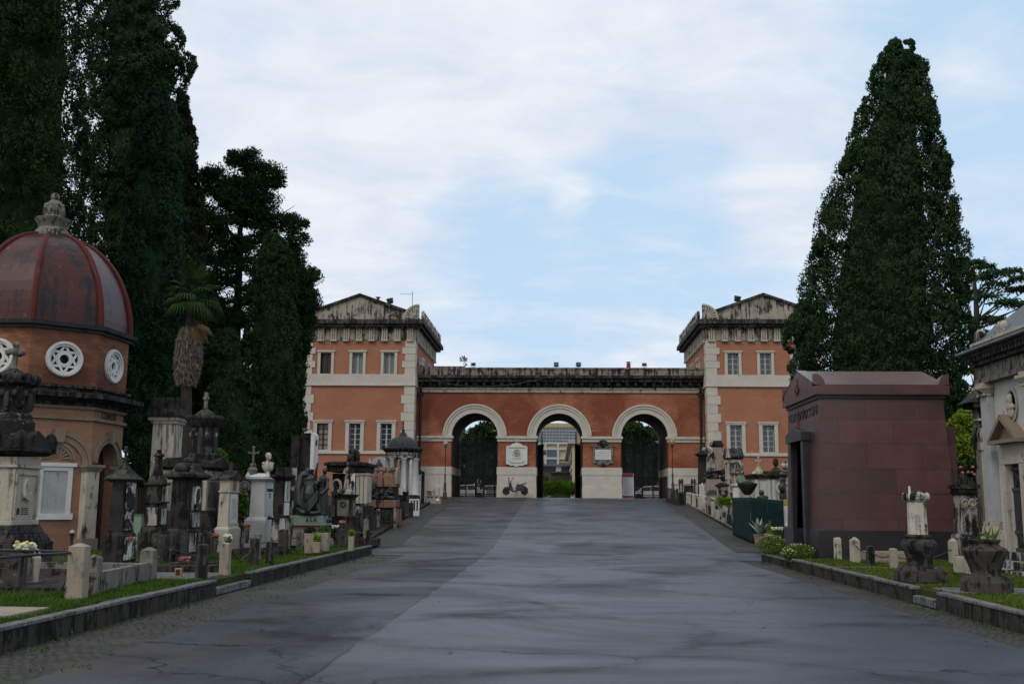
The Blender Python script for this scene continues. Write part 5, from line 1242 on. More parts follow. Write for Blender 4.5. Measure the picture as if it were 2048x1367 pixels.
P = Mon('cross_monument', 'ornate stone cross on a bulbous foot above a round headed stone', 'monument', 488, 1000, 36.0)
m = MB(); m.ey([(-.26, -P.b.z), (.26, -P.b.z), (.26, P.H(965)), (.0 + .22, P.H(958)), (0, P.H(951)), (-.22, P.H(958)), (-.26, P.H(965))], .0, .25); m.build('headstone', M['marble_dirty'], P.o, bev=.01)
m = MB(); m.ring(0, P.H(972), .14, .2, -.03, .02, 0, 2 * math.pi, 20); m.ell((0, 0, P.H(972)), (.12, .03, .12), 12, 8); m.build('wreath', M['concrete_grey'], P.o, smooth=True)
m = MB(); m.lathe(P.X(496), .4, [(.2, P.H(960)), (.22, P.H(950)), (.17, P.H(944)), (.19, P.H(938)), (.1, P.H(932)), (.12, P.H(928)), (.06, P.H(924))], 14); m.build('foot', M['concrete_grey'], P.o, smooth=True)
m = MB(); fleury(m, P.H(926), P.H(893) - P.H(926), .3, .06, 'x', P.X(496), .4); m.build('cross', M['concrete_grey'], P.o, smooth=True)

P = Mon('dark_column', 'slim dark pillar with a carved white strip and wreath on its road side', 'monument', 560, 1062, 29.0)
cx, cy, W, D = -.1, .45, .3, .74
m = MB(); m.st(cx, cy, -.5, [(.5 + P.H(1034), W + .04, D + .06), (P.H(958) - P.H(1034), W - .04, D - .06), (.07, W + .02, D, W + .2, D + .16), (.07, W + .22, D + .18), (P.H(933) - P.H(958) - .14, W, D - .14, W - .06, D - .2)]); m.build('shaft', M['darker'], P.o, bev=.012)
m = MB(); xf = cx + W / 2 - .02; m.box(xf, xf + .02, cy - .26, cy + .28, P.H(1030), P.H(1004)); m.box(xf, xf + .025, cy - .24, cy + .26, P.H(1002), P.H(962)); m.build('white_strip', M['marble'], P.o)
m = MB(); q = MB(); q.lathe(0, 0, [(.13, 0), (.15, .03), (.1, .03)], 18); q.xf(Matrix.Translation((xf + .025, cy, P.H(982))) @ Matrix.Rotation(R(90), 4, 'Y') @ Matrix.Diagonal((1.6, 1, 1, 1))); m.join(q)
for k in range(4): m.fr(xf + .03, cy - .18 + k * .12, P.H(965), P.H(961), .04, .05)
m.build('wreath', M['marble_soft'], P.o, smooth=True)
m = MB(); m.fr(cx + .04, cy, -.3, P.H(1036), W + .1, D + .1); m.build('pitted_base', M['marble_dirty'], P.o)

P = Mon('tall_slabs', 'two tall black stone slabs, the nearer with a rounded white edge', 'monument', 598, 1045, 33.5)
m = MB(); m.fr(P.X(582), .6, -.6, P.H(870), .3, 1.0, .28, .95); m.build('rear_slab', M['darker'], P.o, bev=.02)
m = MB(); z1_ = P.H(863); x0_, x1_ = P.X(590), P.X(611); m.box(x0_, x1_, .3, .9, -.6, z1_); m.build('front_slab', M['darker'], P.o, bev=.03)
m = MB(); n = 8; rr_ = .14
poly = [(x1_ - .22, z1_ + .02), (x1_ - .22, z1_ - .02), (x1_ + .002, z1_ - .02), (x1_ + .002, P.H(937)), (x1_ + .12, P.H(937))] + [(x1_ + .12 - rr_ + rr_ * math.cos(k / n * math.pi / 2), z1_ + .02 - rr_ + rr_ * math.sin(k / n * math.pi / 2)) for k in range(n + 1)]
m.ey(poly, .28, .88); m.build('white_edge', M['marble'], P.o)
m = MB(); m.box(x1_ + .121, x1_ + .13, .45, .7, P.H(888), P.H(877)); m.build('inscription', M['ink'], P.o)
m = MB(); m.box(P.X(577), P.X(588), .1, .45, -.6, P.H(935)); m.build('streaked_pier', M['marble_dirty'], P.o)

# bronze group on a verdigris pedestal
P = Mon('bronze_group', 'dark green bronze group of robed figures and sweeping drapery on a verdigris pedestal', 'sculpture', 618, 1050, 31.0)
m = MB(); m.box(P.X(583), P.X(646), 0, .7, P.H(1046), P.H(1030)); po = m.build('pedestal', M['copper'], P.o, bev=.01)
m = MB(); m.box(P.X(579), P.X(584) - .004, -.03, .05, P.H(1046), P.H(1030)); m.box(P.X(634), P.X(637), -.012, 0, P.H(1040), P.H(1034)); m.box(P.X(597), P.X(599), -.01, 0, P.H(1041), P.H(1037)); m.build('bronze_marks', M['gold'], po)
lt = text('letters', 'A L A', .16, M['ink'], P.o, face_my(P.X(622), -.012, P.H(1039)), .012, .34)
m = MB(); m.box(P.X(574), P.X(652), -.12, .8, P.H(1050), P.H(1046)); m.box(P.X(584), P.X(646), .0, .7, -.6, P.H(1050)); m.build('stone_shelf', M['concrete'], P.o, bev=.01)
q = MB(); zb = P.H(1030)
draped(q, 1.42, 0, 2, P.X(642), .2, zb, arms=False, face=R(60), folds=.06)
q.tube([(P.X(642) + .12, .1, zb + 1.1), (P.X(642) + .16, -.02, zb + .8), (P.X(642) - .02, -.1, zb + .62)], [.08, .07, .05], 8)
draped(q, 1.25, 0, 5, P.X(623), .32, zb, arms=False, folds=.05)
q.tube([(P.X(621), .28, zb + 1.0), (P.X(624), .26, zb + 1.3), (P.X(627), .24, zb + 1.6)], [.06, .045, .025], 8)
q.tube([(P.X(625), .2, zb + 1.0), (P.X(630), .1, zb + .9), (P.X(636), .05, zb + 1.05)], [.05, .04, .03], 7)
q0 = MB(); draped(q0, 1.45, 0, 11, 0, 0, 0, arms=False, folds=.12); q0.xf(Matrix.Translation((P.X(606), .38, zb)) @ Matrix.Diagonal((1.35, 1, .98, 1))); q.join(q0)
q.ell((P.X(599), .38, zb + 1.22), (.17, .18, .12), 14, 10, .05, 4); q.tube([(P.X(593), .3, zb + 1.2), (P.X(590), .2, zb + .8), (P.X(594), .15, zb + .3)], [.1, .12, .16], 10)
q.ell((P.X(612), .3, zb + .5), (.3, .26, .5), 14, 10, .06, 5); q.ell((P.X(600), .32, zb + .3), (.2, .26, .32), 14, 10, .06, 6); q.ell((P.X(628), .3, zb + .3), (.3, .28, .32), 14, 10, .06, 7)
for k in range(7):
    x0_ = P.X(590 + 3 * k); q.tube([(P.X(634), -.02, zb + .75 - .05 * k), (P.X(618), -.06 - .01 * k, zb + .42 - .05 * k), (P.X(603), -.02, zb + .28 - .04 * k), (P.X(589), .12, zb + .42 - .09 * k)], [.022, .034, .032, .02], 7)
q.tube([(P.X(590), .1, zb + .2), (P.X(604), -.02, zb + .08), (P.X(626), -.04, zb + .06), (P.X(640), 0, zb + .1)], [.06, .08, .08, .06], 8)
o = q.build('bronze_figures', M['bronze'], P.o); remesh(o, .016, 2)

# statue with medallion
P = Mon('statue_monument', 'dark pedestal with a pale stone figure holding a large oval medallion', 'monument', 684, 1060, 35.0)
m = MB(); m.st(0, .4, -.5, [(.5 + P.H(1036), .72, .8), (.06, .78, .84), (P.H(994) - P.H(1036) - .06, .6, .66), (.07, .66, .72, .76, .8), (.04, .78, .84)]); m.build('pedestal', M['dark'], P.o, bev=.012)
m = MB(); m.box(-.2, .2, .06, .072, P.H(1031), P.H(999)); m.box(.3, .312, .2, .62, P.H(1031), P.H(999)); m.build('grey_panel', M['concrete_grey'], P.o)
m = MB(); m.ring(0, P.H(1008), .06, .1, .035, .065, 0, 2 * math.pi, 16); m.build('wreath', M['dark'], P.o, smooth=True)
q = MB(); zt_ = P.H(992); q.fr(.06, .4, zt_ - .02, zt_ + .22, .4, .4, .34, .34); draped(q, .98, 0, 9, .06, .4, zt_ + .18, folds=.06); o = q.build('statue', M['marble_dirty'], P.o); remesh(o, .016, 2)
m = MB(); q = MB(); q.lathe(0, 0, [(.19, 0), (.2, .05), (.15, .06)], 24); q.xf(Matrix.Translation((P.X(668), .15, P.H(974))) @ Matrix.Rotation(R(8), 4, 'Y') @ Matrix.Rotation(R(90), 4, 'X') @ Matrix.Diagonal((1, 1.5, 1, 1))); m.join(q); m.build('medallion', M['marble_soft'], P.o, smooth=True)
m = MB(); relief_head(m, 0, 0, 1.0); m.rz(R(-90)); m.mv(P.X(668), .1, P.H(971)); m.build('portrait_relief', M['dark'], P.o, smooth=True)
m = MB(); m.box(P.X(699), P.X(706), .3, .33, P.H(1056), P.H(1037)); m.build('photo_slab', M['marble_dirty'], P.o)

# black temple tomb with seated animal on the roof
P = Mon('temple_tomb', 'black roofed temple tomb with fluted white piers and a crouching stone animal on top', 'tomb', 690, 1050, 42.0)
m = MB(); m.box(P.X(648), P.X(726), .5, 2.4, -.8, P.H(1010)); m.box(P.X(640), P.X(732), .3, 2.5, -.8, P.H(1030)); m.build('base', M['dark'], P.o, bev=.015)
m = MB(); m.box(P.X(652), P.X(700), .9, 2.2, P.H(1010), P.H(945)); m.build('wall', M['darker'], P.o)
m = MB(); m.box(P.X(645), P.X(724), .35, 2.5, P.H(942), P.H(930)); m.st(P.X(685), 1.4, P.H(930), [(.12, P.X(730) - P.X(642), 2.4), (P.H(921) - P.H(930) - .12, P.X(728) - P.X(644), 2.3, P.X(716) - P.X(655), 1.9)]); m.build('roof', M['darker'], P.o, bev=.012)
m = MB()
for px in (708, 716, 724): m.box(P.X(px) - .07, P.X(px) + .07, .5, .7, P.H(1006), P.H(948))
m.box(P.X(703), P.X(727), .6, 1.6, P.H(1004), P.H(950)); m.box(P.X(702), P.X(728), .45, 1.7, P.H(949), P.H(944)); m.build('fluted_piers', M['marble_soft'], P.o, bev=.012)
m = MB(); m.box(P.X(694), P.X(703), .42, .5, P.H(1018), P.H(945)); m.build('white_slab', M['marble'], P.o)
m = MB(); m.ell((P.X(698), .36, P.H(985)), (.06, .05, .5), 8, 8, .15, 2); m.ell((P.X(699), .35, P.H(966)), (.08, .06, .12), 8, 6); m.build('carved_branch', M['dark'], P.o, smooth=True)
m = MB(); m.box(P.X(704), P.X(726), .44, .6, P.H(1032), P.H(1012)); m.build('white_base_panel', M['marble_dirty'], P.o)
q = MB(); z_ = P.H(921); x_ = P.X(694)
q.ell((x_ - .04, .9, z_ + .2), (.2, .2, .26), 12, 9, .08, 3); q.ell((x_ + .1, .85, z_ + .3), (.18, .18, .24), 12, 9, .12, 5); q.ell((x_ - .08, .82, z_ + .42), (.13, .13, .12), 10, 8, .12, 7); q.ell((x_ + .15, .9, z_ + .12), (.14, .16, .15), 10, 8, .1, 8)
q.tube([(x_ - .18, .7, z_), (x_ - .14, .72, z_ + .3)], .07, 7); q.tube([(x_ + .02, .68, z_), (x_ + .03, .7, z_ + .3)], .07, 7)
o = q.build('stone_animal', M['dark'], P.o); remesh(o, .022, 1)

# pink sarcophagus
P = Mon('sarcophagus', 'rust streaked pink sarcophagus with a barrel lid and dark relief band', 'tomb', 755, 1046, 47.0)
x0_, x1_ = P.X(716), P.X(788); d0, d1 = 0, 1.1
m = MB(); m.box(x0_ - .2, x1_ + .1, -.05, 1.3, -.6, P.H(1022)); m.box(x0_, x1_, .1, 1.0, P.H(1022), P.H(1015)); m.build('base', M['dark'], P.o)
m = MB(); m.box(x0_ - .05, x1_ + .08, -.06, 1.16, P.H(1015), P.H(999)); m.build('lower_slab', M['pinkstone'], P.o, bev=.04)
m = MB(); m.box(x0_, x1_, 0, 1.1, P.H(999), P.H(973)); co_ = m.build('chest', M['darker'], P.o)
q = MB(); r_ = random.Random(4)
for k in range(46): q.ell((lerp(x0_ + .05, x1_ - .05, r_.random()), -.01, lerp(P.H(997), P.H(975), r_.random())), (r_.uniform(.06, .14), .05, r_.uniform(.04, .1)), 8, 6, .1, k)
q.build('relief_band', M['bronze'], P.o, smooth=True)
m = MB(); m.box(x0_ - .03, x1_ + .05, -.08, 1.18, P.H(973), P.H(966)); m.build('rim', M['pinkstone'], P.o, bev=.02)
m = MB(); n = 14; zb = P.H(966); zt_ = P.H(933); hh = zt_ - zb
m.ex([(-.05 + 0 * k, 0) for k in range(0)] + [(.55 - .62 * math.cos(math.pi * k / n), zb + hh * math.sin(math.pi * k / n) ** .6) for k in range(n + 1)], x0_ - .02, x1_ + .02); m.build('lid', M['pinkstone'], P.o)
m = MB()
m.ex([(.55 - .64 * math.cos(math.pi * k / n), zb + (hh + .02) * math.sin(math.pi * k / n) ** .6) for k in range(n + 1)], x1_ + .021, x1_ + .08); m.build('lid_end', M['concrete'], P.o)
def iron_fence(name, label, p0, p1, h, n, posts, mat='iron', post_mat='concrete_dark', pw_=.13):
    f = thing(name, label, 'fence', p0); d = Vector(p1) - Vector(p0); m = MB()
    for i in range(n + 1):
        q = d * (i / n); m.tube([(q.x, q.y, q.z), (q.x, q.y, q.z + h * .95)], .012, 5)
    for zz_ in (.15, .9): m.tube([(0, 0, h * zz_), (d.x, d.y, d.z + h * zz_)], .018, 5)
    m.build('railing', M[mat], f)
    for i in range(posts):
        q = d * (i / max(1, posts - 1)); m = MB(); m.fr(q.x, q.y, q.z - .3, q.z + h, pw_, pw_); m.fr(q.x, q.y, q.z + h, q.z + h + .05, pw_ * 1.15, pw_ * 1.15, pw_ * .5, pw_ * .5); m.build('post', M[post_mat], f, bev=.008)
    return f
iron_fence('tomb_railing', 'black iron railing with pale posts before the pink sarcophagus', at(722, 1049, 45.0), at(790, 1046, 45.4), .62, 22, 3, post_mat='marble_dirty')

# the little round temple
P = Mon('round_temple', 'small round temple with white columns and dark lead dome with spire', 'temple', 803, 1002, 57.0)
r_ = P.s
m = MB(); m.lathe(0, 0, [(1.05, -.8), (1.05, P.H(997)), (1.0, P.H(996)), (.96, P.H(989))], 28); m.build('stylobate', M['dark'], P.o, smooth=True)
for k in range(7):
    a = R(-90 + 51.43 * k + 14); m = MB(); x, y = .8 * math.cos(a), .8 * math.sin(a)
    m.lathe(x, y, [(.2, P.H(989)), (.2, P.H(987)), (.155, P.H(985)), (.15, P.H(960)), (.125, P.H(921)), (.17, P.H(919)), (.19, P.H(917)), (.19, P.H(916))], 14); m.build('column', M['marble'], P.o, smooth=True)
m = MB(); m.lathe(0, 0, [(.7, P.H(916)), (.92, P.H(916)), (.92, P.H(911)), (.96, P.H(910)), (.96, P.H(905)), (.7, P.H(905))], 32); m.build('entablature', M['marble_dirty'], P.o, smooth=True)
m = MB(); m.lathe(0, 0, [(.9, P.H(906)), (1.05, P.H(902)), (1.14, P.H(899)), (1.14, P.H(896.5)), (.9, P.H(894))], 32); m.build('cornice', M['dark'], P.o, smooth=True)
m = MB(); zd0, zd1 = P.H(895), P.H(871); m.lathe(0, 0, [(.88 * math.cos(R(85) * i / 10), lerp(zd0, zd1, math.sin(R(85) * i / 10))) for i in range(11)], 28); m.build('dome', M['lead'], P.o, smooth=True)
m = MB(); m.lathe(0, 0, [(.24, zd1 - .04), (.2, P.H(868)), (.08, P.H(862)), (.1, P.H(860)), (.05, P.H(857)), (.03, P.H(850)), (.05, P.H(848)), (.012, P.H(840))], 12); m.build('spire', M['lead'], P.o, smooth=True)
m = MB(); m.st(.1, .05, P.H(989), [(P.H(952) - P.H(989), .42, .42, .36, .36), (.08, .48, .48)]); m.lathe(.1, .05, [(.18, P.H(950)), (.26, P.H(935)), (.28, P.H(922)), (.2, P.H(918))], 12); m.build('inner_urn', M['marble_soft'], P.o, smooth=True)
P = Mon('flower_basket', 'small metal flower basket at the foot of the round temple', 'basket', 811, 988, 55.6)
m = MB(); m.lathe(0, 0, [(.1, -.1), (.2, .12), (.18, .15)], 12)
for k in range(5): m.tube([(.1 * math.cos(k), .1 * math.sin(k), .12), (.28 * math.cos(k * 1.3), .2 * math.sin(k * 1.3), .35 + .04 * k)], .012, 4)
m.build('basket', M['iron'], P.o)
P = Mon('domed_headstone', 'white rounded aedicule with corner pinnacles behind the pink sarcophagus', 'headstone', 757, 975, 62.0)
m = MB(); n = 14; w_ = .52; m.ey([(-w_, -P.b.z + gz(62)), (w_, -P.b.z + gz(62)), (w_, P.H(930))] + [(w_ * math.cos(math.pi * k / n), P.H(930) + (P.H(913) - P.H(930)) * math.sin(math.pi * k / n)) for k in range(1, n)] + [(-w_, P.H(930))], 0, .6); m.build('body', M['marble'], P.o, bev=.01)
m = MB(); m.ey([(-.26, P.H(932)), (.26, P.H(932)), (0, P.H(916.5))], -.06, 0); m.ring(0, P.H(932), .12, .17, -.08, -.05); m.build('gable', M['concrete_grey'], P.o)
m = MB()
for s_ in (-1, 1): m.fr(s_ * .6, .1, P.H(975), P.H(925), .12, .14); m.fr(s_ * .6, .1, P.H(925), P.H(916), .14, .14, .02, .02)
m.build('pinnacles', M['marble'], P.o)
P = Mon('small_shrine', 'narrow cream shrine with a black gable beside the round temple', 'shrine', 837, 985, 66.0)
m = MB(); m.st(0, .3, -.4, [(.4 + P.H(950), .32, .6), (.08, .4, .68)]); m.box(-.17, -.1, -.02, 0, P.H(975), P.H(955)); m.build('body', M['marble_soft'], P.o, bev=.01)
m = MB(); m.ey([(-.2, P.H(948)), (.2, P.H(948)), (.2, P.H(943)), (.08, P.H(939)), (-.08, P.H(939)), (-.2, P.H(943))], -.06, .7); m.box(.16, .3, .05, .6, -.4, P.H(942)); m.build('hood', M['darker'], P.o)
P = Mon('stone_grille', 'white stone frame with upright slots standing beside the ramp', 'balustrade', 828, 1023, 52.0)
m = MB(); w_ = P.X(837); zt_ = P.H(997)
for x in (-w_, -w_ * .33, w_ * .33, w_): m.box(x - .035, x + .035, 0, .12, -.2, zt_ - .07)
m.box(-w_ - .035, w_ + .035, -.003, .123, zt_ - .07, zt_); m.box(-w_ - .037, w_ + .037, -.004, .124, -.2, .05); m.build('frame', M['marble'], P.o, bev=.008)
P = Mon('rusty_box', 'rust brown box planter at the corner of the sarcophagus railing', 'planter', 796, 1041, 46.5)
m = MB(); m.fr(0, .2, -.2, P.H(1016), .24, .4); m.build('box', M['pinkstone'], P.o, bev=.012); m = MB(); m.fr(0, .2, P.H(1016), P.H(1013), .28, .44); m.build('rim', M['darker'], P.o)
for px, y0, y1, Y in ((806, 1003, 1034, 48.5), (822, 1004, 1030, 49.8), (836, 990, 1012, 54.5)):
    gravepost('stone_post', {806: 'dark post right of the rust brown box planter', 822: 'dark slanting post beside the white stone frame', 836: 'thin dark post behind the white stone frame'}[px], px, y0, y1, 8, 'concrete_dark', LP, .03, Y=Y)
P = Mon('flower_grave', 'low cream grave border with posts and red flowers below the left lamp', 'grave', 862, 1001, 69.0)
m = MB(); m.box(-.72, .62, 0, .16, -.2, .18); m.box(-.72, .62, .5, .62, -.2, .2); m.build('border', M['marble_soft'], P.o, bev=.01)
m = MB()
for px, py in ((850, 980), (868, 977), (877, 975)): m.box(P.X(px) - .07, P.X(px) + .07, .0, .14, .18, P.H(py))
m.build('posts', M['marble_soft'], P.o, bev=.008)
m = MB(); flowers(None, m, (-.1, .35, .15), .36, 34, 6, .06, .5); m.build('blossoms', M['redpetal'], P.o, smooth=True)
m = MB(); flowers(None, m, (.0, .3, .15), .3, 8, 9, .06, .4); m.build('white_blossoms', M['whitepetal'], P.o, smooth=True)
m = MB(); flowers(None, m, (.5, .3, .1), .2, 16, 8, .05, .2); m.build('orange_blossoms', M['terracotta'], P.o, smooth=True)
gravepost('stone_post', 'black square post at the near end of the cream flower grave', 845, 978, 1003, 6, 'darker', LP, .02, Y=67)
P = Mon('kerb_stone', 'round pale boulder at the end of the cream flower grave', 'boulder', 875, 1003, 66.0); m = MB(); m.ell((0, 0, .08), (.14, .14, .13), 12, 8, .04); m.build('boulder', M['marble'], P.o, smooth=True)

# posts, rails, planters along the left verge
posts = [(402, 1086, 1158, 20, 'concrete_dark', 'dark leaning post in front of the portrait pillar'), (449, 1084, 1149, 19, 'concrete', 'white streaked post beside the kerb opening'), (415, 1063, 1114, 17, 'concrete_dark', 'dark post behind the dark leaning post'),
         (473, 1058, 1093, 14, 'concrete_dark', 'dark post between the gabled stele and the bust pedestal'), (513, 1065, 1120, 13, 'concrete_grey', 'grey post right in front of the bust pedestal'), (507, 1074, 1133, 15, 'concrete_dark', 'black crusted knobbly post before the grey post'),
         (539, 1081, 1128, 13, 'concrete_dark', 'short black crusted post near the second kerb'), (565, 1057, 1110, 17, 'concrete_dark', 'wide dark post below the white strip pillar'), (599, 1058, 1100, 13, 'concrete_grey', 'pointed grey post with iron bolt beside the planters'),
         (682, 1056, 1096, 12, 'concrete_dark', 'brown post left of the yellow planter'), (324, 1068, 1126, 19, 'concrete_dark', 'grey post between the plot wall and portrait pillar'), (575, 1072, 1102, 8, 'concrete_grey', 'thin grey post behind the rail near the planters')]
pp_ = {}
for px, y0, y1, w_, mt, lb in posts: pp_[px] = gravepost('stone_post', lb, px, y0, y1, w_, mt, LP, .03 if px not in (599,) else .09, rz=.1 * math.sin(px))
for px, y0, y1, w_, lb in ((731.5, 1035, 1075, 10, 'pointed grey post leaning beside the ramp corner, left of its twin'), (747, 1033, 1068, 9, 'pointed grey post at the ramp corner, nearest the road'), (736, 1058, 1090, 8, 'stubby stone post at the far end of the left kerb'), (715, 1062, 1090, 9, 'stubby dark post between yellow planter and kerb end')):
    gravepost('stone_post', lb, px, y0, y1, w_, 'concrete_grey' if py0_ else 'concrete_dark', LP, .1 if y0 < 1040 else .03) if (py0_ := (y0 < 1040)) is not None else None
def rail_between(a, b, f, label, r=.014):
    pa, pb = pp_[a][1] + Vector((0, 0, pp_[a][2] * f)), pp_[b][1] + Vector((0, 0, pp_[b][2] * f)); rail('iron_rail', label, [pa, pb], r)
rail_between(473, 513, .72, 'black iron rail between the posts before the bust pedestal'); rail_between(513, 565, .6, 'black iron rail leading to the wide dark post'); rail_between(565, 599, .62, 'grey iron rail ending in a bolt at the pointed post')
rail_between(402, 324, .6, 'thin dark rail left of the dark leaning post', .008)
rail('chain', 'sagging dark chain beside the black crusted post', [pp_[507][1] + Vector((0, 0, .4)), (pp_[507][1] + pp_[449][1]) / 2 + Vector((0, 0, .2)), pp_[449][1] + Vector((0, 0, .55))], .01)
for px0, px1, yt, yb, Y, lb, pl in ((607, 626, 1066, 1098, 27.0, 'tall beige concrete planter with rusty twigs', 'redpetal'), (632, 656, 1065, 1094, 27.6, 'wide tapered beige planter with a dark green tuft', 'ivy'), (624, 639, 1083, 1097, 26.6, 'low beige trough with fresh green sprouts', 'hedge'), (695, 707, 1072, 1094, 29.0, 'pale square planter topped with yellow green flowers', 'lime')):
    P = Mon('planter', lb, 'planter', (px0 + px1) / 2, yb, Y, 'concrete planters on the left verge'); w_ = (px1 - px0) * P.s
    m = MB(); m.fr(0, w_ / 2, -.1, P.H(yt), w_ * .82, w_ * .82, w_, w_); m.build('pot', M['concrete'], P.o, bev=.01)
    leafball('foliage', M[pl] if pl != 'redpetal' else M['cyp_brown'], (0, w_ / 2, P.H(yt) + .06), (w_ * .6, w_ * .5, .13), 260, .07, int(px0), P.o)
for px, py, Y, lb, mt in ((655, 1048, 31.5, 'small cluster of purple flowers beside the bronze group', 'purple'), (684, 1052, 33.0, 'pink flowers at the foot of the statue pedestal', 'pink'), (494, 1062, 27.0, 'dark red flowers on the rail before the bust pedestal', 'redpetal'), (670, 1062, 32.0, 'small white figure shaped vase left of the statue pedestal', 'whitepetal'), (369, 1132, 20.5, 'little pink flower pot on the low dark grave', 'pink'), (430, 1082, 24.0, 'red flowers in a pot under the gabled stele', 'redpetal'), (456, 1084, 24.5, 'pale blue white flowers beside the streaked post', 'whitepetal')):
    P = Mon('flower_pot', lb, 'flowers', px, py, Y); m = MB(); m.lathe(0, 0, [(.05, -.3), (.07, .02), (.06, .04)], 10); m.build('pot', M['concrete_dark'], P.o, smooth=True)
    m = MB(); flowers(None, m, (0, 0, .02), .1, 18, px, .035, .16); m.build('blossoms', M[mt], P.o, smooth=True); leafball('leaves', M['ivy'], (0, 0, .05), (.09, .09, .07), 60, .05, px, P.o)
# low graves
def lowgrave(label, px, py, w_, d_, h, mat, Y=None, z=.235):
    p = gp(px, py, z); g = thing('low_grave', label, 'grave', p, 0)
    m = MB(); m.box(-w_ / 2, w_ / 2, 0, .12, -.1, h); m.box(-w_ / 2, w_ / 2, d_ - .12, d_, -.1, h); m.box(-w_ / 2, -w_ / 2 + .12, .12, d_ - .12, -.1, h - .004); m.box(w_ / 2 - .12, w_ / 2, .12, d_ - .12, -.1, h - .004); m.build('border', M[mat], g, bev=.01)
    m = MB(); m.box(-w_ / 2 + .12, w_ / 2 - .12, .12, d_ - .12, -.1, h - .05); m.build('bed', M['dark'], g); return g
lowgrave('dark low grave border with a rusty lamp hole behind the leaning post', 362, 1146, 1.1, 1.3, .15, 'concrete_dark')
lowgrave('mossy low grave border behind the left rails', 85, 1160, 1.7, 1.5, .2, 'concrete_dark')
lowgrave('low stone grave border below the bust pedestal', 500, 1112, 1.3, 1.6, .16, 'concrete_dark')
lowgrave('stepped brownish grave border between planters and yellow planter', 664, 1088, .75, 1.2, .2, 'concrete_grey')
lowgrave('low mossy grave border beside the ramp corner', 722, 1086, .8, 1.6, .14, 'concrete_dark')
p = gp(357, 1142, .36); g = thing('grave_lamp', 'small ochre lantern set on the low dark grave', 'lamp', p); m = MB(); m.box(-.06, .06, -.03, .05, -.1, .06); m.build('case', M['gold'], g, bev=.006); m = MB(); m.box(-.035, .035, -.04, -.031, -.06, .04); m.build('glass', M['darkglass'], g)
# the green tiled box seen between dark pillar and lantern monument
P = Mon('tiled_box', 'pale green tiled box behind the dark pillar', 'box', 268, 1070, 27.0); m = MB(); m.fr(0, .3, -.4, P.H(1030), .3, .5); m.build('body', M['copper'], P.o, bev=.01); m = MB(); m.fr(0, .3, P.H(1030), P.H(1028), .34, .54); m.build('lid', M['concrete_grey'], P.o)

# lamp posts at the gate
for px, Y, mt, lb, rg in ((889.5, 77.0, 'globe', 'slender black lamp post with a clear globe left of the gate', .2), (1346, 76.5, 'amber', 'slender black lamp post with an amber globe right of the gate', .27)):
    P = Mon('street_lamp', lb, 'street lamp', px, 991, Y, 'globe lamps beside the gate'); zt_ = P.H(892)
    m = MB(); m.lathe(0, 0, [(.16, -.3), (.16, .2), (.11, .26), (.1, .9), (.06, 1.0), (.05, 1.5), (.075, 1.55), (.035, 1.65), (.028, zt_ - .1), (.08, zt_ - .03), (.09, zt_)], 12); m.build('pole', M['iron'], P.o, smooth=True)
    m = MB(); m.ell((0, 0, zt_ + rg), (rg, rg, rg), 18, 12); m.build('globe', M[mt], P.o, smooth=True)
    m = MB(); m.lathe(0, 0, [(.05, zt_), (.06, zt_ + .16), (.02, zt_ + .2)], 10); m.build('bulb', M['white'], P.o)
# scooter
P = Mon('scooter', 'dark parked motor scooter with windscreen leaning by the pillar', 'scooter', 1031, 989.5, 81.0)
def X(px): return (px - 1031.5) * P.s
for px in (1012.5, 1049.5):
    x = X(px); m = MB(); q = MB(); q.lathe(0, 0, [(.2, -.06), (.27, -.065), (.29, 0), (.27, .065), (.2, .06)], 24); q.xf(Matrix.Translation((x, 0, .29)) @ Matrix.Rotation(R(90), 4, 'X')); m.join(q); wo = m.build('wheel', M['rubber'], P.o, smooth=True)
    m = MB(); m.ring(x, .29, .14, .2, -.055, .055, 0, 2 * math.pi, 20); m.ring(x, .29, .02, .06, -.06, .06, 0, 2 * math.pi, 12)
    for k in range(5): a = R(72 * k + 10); m.tube([(x + .05 * math.cos(a), 0, .29 + .05 * math.sin(a)), (x + .17 * math.cos(a), 0, .29 + .17 * math.sin(a))], .02, 5)
    m.build('rim', M['steel'], wo)
m = MB(); m.ey([(X(1017.5), .55), (X(1019.5), 1.02), (X(1022.5), 1.0), (X(1027), .36), (X(1025.5), .26), (X(1021), .36)], -.17, .17); m.build('leg_shield', M['navy'], P.o, bev=.03)
m = MB(); m.ey([(X(1025), .25), (X(1035), .25), (X(1035), .35), (X(1026), .36)], -.15, .15); m.build('floor_board', M['black'], P.o, bev=.01)
m = MB(); m.ey([(X(1033), .3), (X(1031.2), .6), (X(1034), .76), (X(1045), .79), (X(1052), .72), (X(1050), .52), (X(1042), .34)], -.16, .16); m.build('body', M['navy'], P.o, bev=.03)
m = MB(); m.ey([(X(1008), .45), (X(1011), .6), (X(1015), .58), (X(1020), .38), (X(1021), .52), (X(1015), .68), (X(1009), .62)], -.09, .09); m.build('front_fender', M['navy'], P.o, bev=.02)
m = MB(); m.ey([(X(1042), .42), (X(1050), .62), (X(1056), .45), (X(1057), .5), (X(1051), .7), (X(1041), .5)], -.08, .08); m.build('rear_fender', M['black'], P.o, bev=.01)
m = MB(); m.ey([(X(1031), .78), (X(1034), .86), (X(1042), .85), (X(1052), .93), (X(1053), .88), (X(1045), .77)], -.15, .15); m.build('seat', M['black'], P.o, bev=.03)
m = MB(); m.tube([(X(1013), 0, .3), (X(1019), 0, .75), (X(1021.5), 0, 1.06)], .04, 7); m.tube([(X(1023), -.33, 1.1), (X(1021), 0, 1.06), (X(1023), .33, 1.1)], .025, 6); m.build('handlebar', M['black'], P.o)
